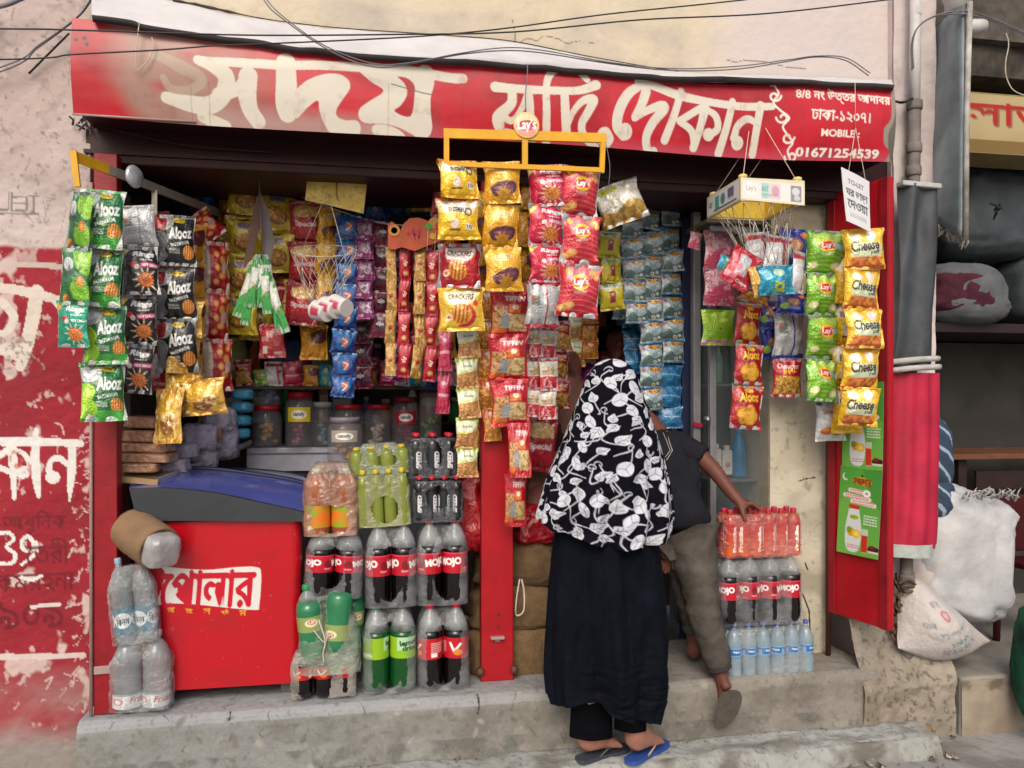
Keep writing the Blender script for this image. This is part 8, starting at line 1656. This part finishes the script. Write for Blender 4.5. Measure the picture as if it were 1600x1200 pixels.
te = [('h', 'p'), ('p', 'b'), ('b', 'c'), ('c', 'n'), ('c', 'rs'), ('rs', 're'), ('re', 're2'), ('c', 'ls'), ('ls', 'le')]
tmesh = skin_mesh('t_shirt', tn, te, 'b', tee, 3, .03, 4, 10); tshirt = inst('t_shirt', tmesh, bo, -Vector(bo.location))
jn = {}; je = []; jean = plain('jeans_grey', '#57524d', .9, spec=.1, var=.25, scale=9, bump=.7, bscale=22)
jn['p'] = (nodes['pelvis'][0] + Vector((0, 0, .0)), .115); jn['rh'] = (nodes['rhip'][0], .108); jn['rm'] = (nodes['rhip'][0].lerp(nodes['rkn'][0], .55), .096); jn['rk'] = (nodes['rkn'][0], .078); jn['rc'] = (nodes['rkn'][0].lerp(nodes['rankle'][0], .5), .068); jn['re'] = (nodes['rkn'][0].lerp(nodes['rankle'][0], .84), .06); jn['re2'] = (nodes['rkn'][0].lerp(nodes['rankle'][0], .87), .06)
jn['lh'] = (nodes['lhip'][0], .078); jn['lk'] = (nodes['lkn'][0], .06); jn['le'] = (nodes['lkn'][0].lerp(nodes['lankle'][0], .75), .046)
je = [('p', 'rh'), ('rh', 'rm'), ('rm', 'rk'), ('rk', 'rc'), ('rc', 're'), ('re', 're2'), ('p', 'lh'), ('lh', 'lk'), ('lk', 'le')]
jeans = inst('jeans', skin_mesh('jeans', jn, je, 'p', jean, 3, .03, 9, 17), bo, -Vector(bo.location))
m = MB(); e0 = jn['rc'][0].lerp(jn['re'][0], .72); e1 = jn['re2'][0]; dv = (e1 - e0).normalized(); mx = dv.to_track_quat('Z', 'Y').to_matrix().to_4x4(); L_ = (e1 - e0).length
m.lathe([(.040, -.01), (.052, -.004), (.054, L_ * .5), (.052, L_ + .006), (.044, L_ + .012), (.030, L_ + .004)], e0, 26, 0, mx); cf = m.build('rolled_cuff', plain('jeans_cuff', '#423e3b', .9, bump=.4, bscale=120)); cf.parent = jeans
m = MB(); q = J(1128, 806, -.12); 
hd = skin_mesh('hair', {'a': (nodes['head'][0] + Vector((0, 0, .02)), .074), 'b': (nodes['crown'][0] + Vector((0, .01, .01)), .064)}, [('a', 'b')], 'a', plain('hair_black', '#0e0c0c', .7, bump=.5, bscale=90), 2); inst('hair', hd, bo, -Vector(bo.location))
from mathutils.bvhtree import BVHTree
bv = BVHTree.FromPolygons([v.co.copy() for v in tmesh.vertices], [p.vertices[:] for p in tmesh.polygons])
def onshirt(px, py):
    o = Vector(CAMP); d = (at(px, py, 0) - o).normalized(); h = bv.ray_cast(o, d); return h[0] - d * .003 if h[0] is not None else None
m = MB()
for off_ in (0, 6):
    pts = [onshirt(x + (off_ if x > 1022 else 0), y) for x, y in ((1012, 668 - off_ * .2), (1024, 671 - off_ * .3), (1036, 676 - off_ * .5), (1042 - off_ * .4, 690), (1047 - off_ * .4, 704), (1040 - off_ * .4, 714 + off_ * .3), (1034, 718 + off_ * .3))]; pts = [p for p in pts if p]
    if len(pts) > 2: m.tube(pts, .0022, 5)
if m.v: b = m.build('shirt_print', plain('print_offwhite', '#a8a4a0', .8)); b.parent = tshirt
m = MB(); q = J(1088, 803, -.11); m.add([q + Vector(p) for p in ((-.02, 0, -.012), (.022, 0, -.012), (.012, 0, .008), (-.006, 0, .022), (-.02, .003, -.012), (.022, .003, -.012), (.012, .003, .008), (-.006, .003, .022))], [[0, 1, 2, 3], [7, 6, 5, 4], [0, 4, 5, 1], [1, 5, 6, 2], [2, 6, 7, 3], [3, 7, 4, 0]]); b = m.build('pocket_paper', M['white']); b.parent = jeans
# his dangling sandal, sole outwards
pts = [(1131, 1082), (1144, 1078), (1156, 1080), (1161, 1090), (1158, 1106), (1150, 1122), (1140, 1133), (1128, 1138), (1120, 1134), (1119, 1122), (1122, 1102), (1125, 1090)]
P = smooth_pts([(p[0], p[1]) for p in pts] + [pts[0]], 4)[:-1]
V = []; 
for dY in (0, .016):
    for p in P: yy = -.255 + .05 * (p[1] - 1078) / 60; q = at(p[0] - 1.5, p[1], yy + dY); V.append(q)
n = len(P); m = MB(); m.add(V, [list(range(n)), [n + i for i in range(n)][::-1]] + [[i, i + n, (i + 1) % n + n, (i + 1) % n] for i in range(n)]); sl = rel(m, 'sandal', plain('sole_grey', '#565049', .85, var=.15, scale=30, bump=.3, bscale=90), bo)
# shopkeepers in the shade
def seated(label, head, sh, py_w, Y, shirt, hp=.095):
    s = mpp(head[0], Y); t = empty('person', at(head[0], py_w + 60, Y), label=label, cat='person', group=None); nd = {}; ed = []
    nd['pelvis'] = (at(head[0], py_w + 40, Y), .13); nd['belly'] = (at(head[0], py_w, Y), .12); nd['chest'] = (at((head[0] + sh[0]) / 2, sh[1] + 40, Y), .13); nd['neck'] = (at(head[0], head[1] + 38, Y), .05); nd['head'] = (at(head[0], head[1] + 6, Y), .078); nd['crown'] = (at(head[0], head[1] - 18, Y + .01), .072); nd['nose'] = (at(head[0] - 3, head[1] + 8, Y - .1), .012); nd['chin'] = (at(head[0] - 2, head[1] + 24, Y - .05), .035); nd['ear_a'] = (at(head[0] + 25, head[1] + 6, Y), .014); nd['ear_b'] = (at(head[0] - 25, head[1] + 6, Y), .014)
    ed += [('pelvis', 'belly'), ('belly', 'chest'), ('chest', 'neck'), ('neck', 'head'), ('head', 'crown'), ('head', 'nose'), ('head', 'chin'), ('head', 'ear_a'), ('head', 'ear_b')]
    for sg, nm_ in ((-1, 'l'), (1, 'r')):
        nd[nm_ + 'sh'] = (at(head[0] + sg * 52, sh[1] + 18, Y), .055); nd[nm_ + 'el'] = (at(head[0] + sg * 58, sh[1] + 105, Y - .04), .042); nd[nm_ + 'palm'] = (at(head[0] + sg * 20, sh[1] + 130, Y - .2), .03); ed += [('chest', nm_ + 'sh'), (nm_ + 'sh', nm_ + 'el'), (nm_ + 'el', nm_ + 'palm')]
        for k in range(5): nd[nm_ + 'f%d' % k] = (nd[nm_ + 'palm'][0] + Vector((-.06 * sg, -.02, (k - 2) * .016)), .009); ed.append((nm_ + 'palm', nm_ + 'f%d' % k))
        nd[nm_ + 'kn'] = (at(head[0] + sg * 50, py_w + 60, Y - .3), .075); nd[nm_ + 'ft'] = (at(head[0] + sg * 45, py_w + 190, Y - .3), .04); ed += [('pelvis', nm_ + 'kn'), (nm_ + 'kn', nm_ + 'ft')]
    inst('body', skin_mesh('body', nd, ed, 'pelvis', skB, 2), t, -Vector(t.location))
    sn_ = {k: (nd[k][0], nd[k][1] + .018) for k in ('pelvis', 'belly', 'chest', 'lsh', 'rsh')}; sn_['le'] = (nd['lsh'][0].lerp(nd['lel'][0], .8), .062); sn_['re'] = (nd['rsh'][0].lerp(nd['rel'][0], .8), .062); sn_['col'] = (nd['neck'][0].lerp(nd['chest'][0], .3), .058)
    inst('shirt', skin_mesh('shirt', sn_, [('pelvis', 'belly'), ('belly', 'chest'), ('chest', 'lsh'), ('chest', 'rsh'), ('lsh', 'le'), ('rsh', 're'), ('chest', 'col')], 'belly', plain('shirt_' + shirt.strip('#'), shirt, .8, bump=.2), 3, .03, 5, 9), t, -Vector(t.location))
    inst('hair', skin_mesh('hair', {'a': (nd['head'][0] + Vector((0, .025, .03)), .08), 'b': (nd['crown'][0] + Vector((0, .01, .015)), .074)}, [('a', 'b')], 'a', plain('hair_black', '#0e0c0c', .7, bump=.5, bscale=90), 2), t, -Vector(t.location)); return t
seated('shopkeeper in a purple shirt in the shade behind the headscarf', (972, 530), (990, 565), 700, .62, '#7a1a78'); seated('man in a dark maroon shirt in the shade left of the headscarf', (886, 556), (886, 595), 720, .55, '#2c1016')
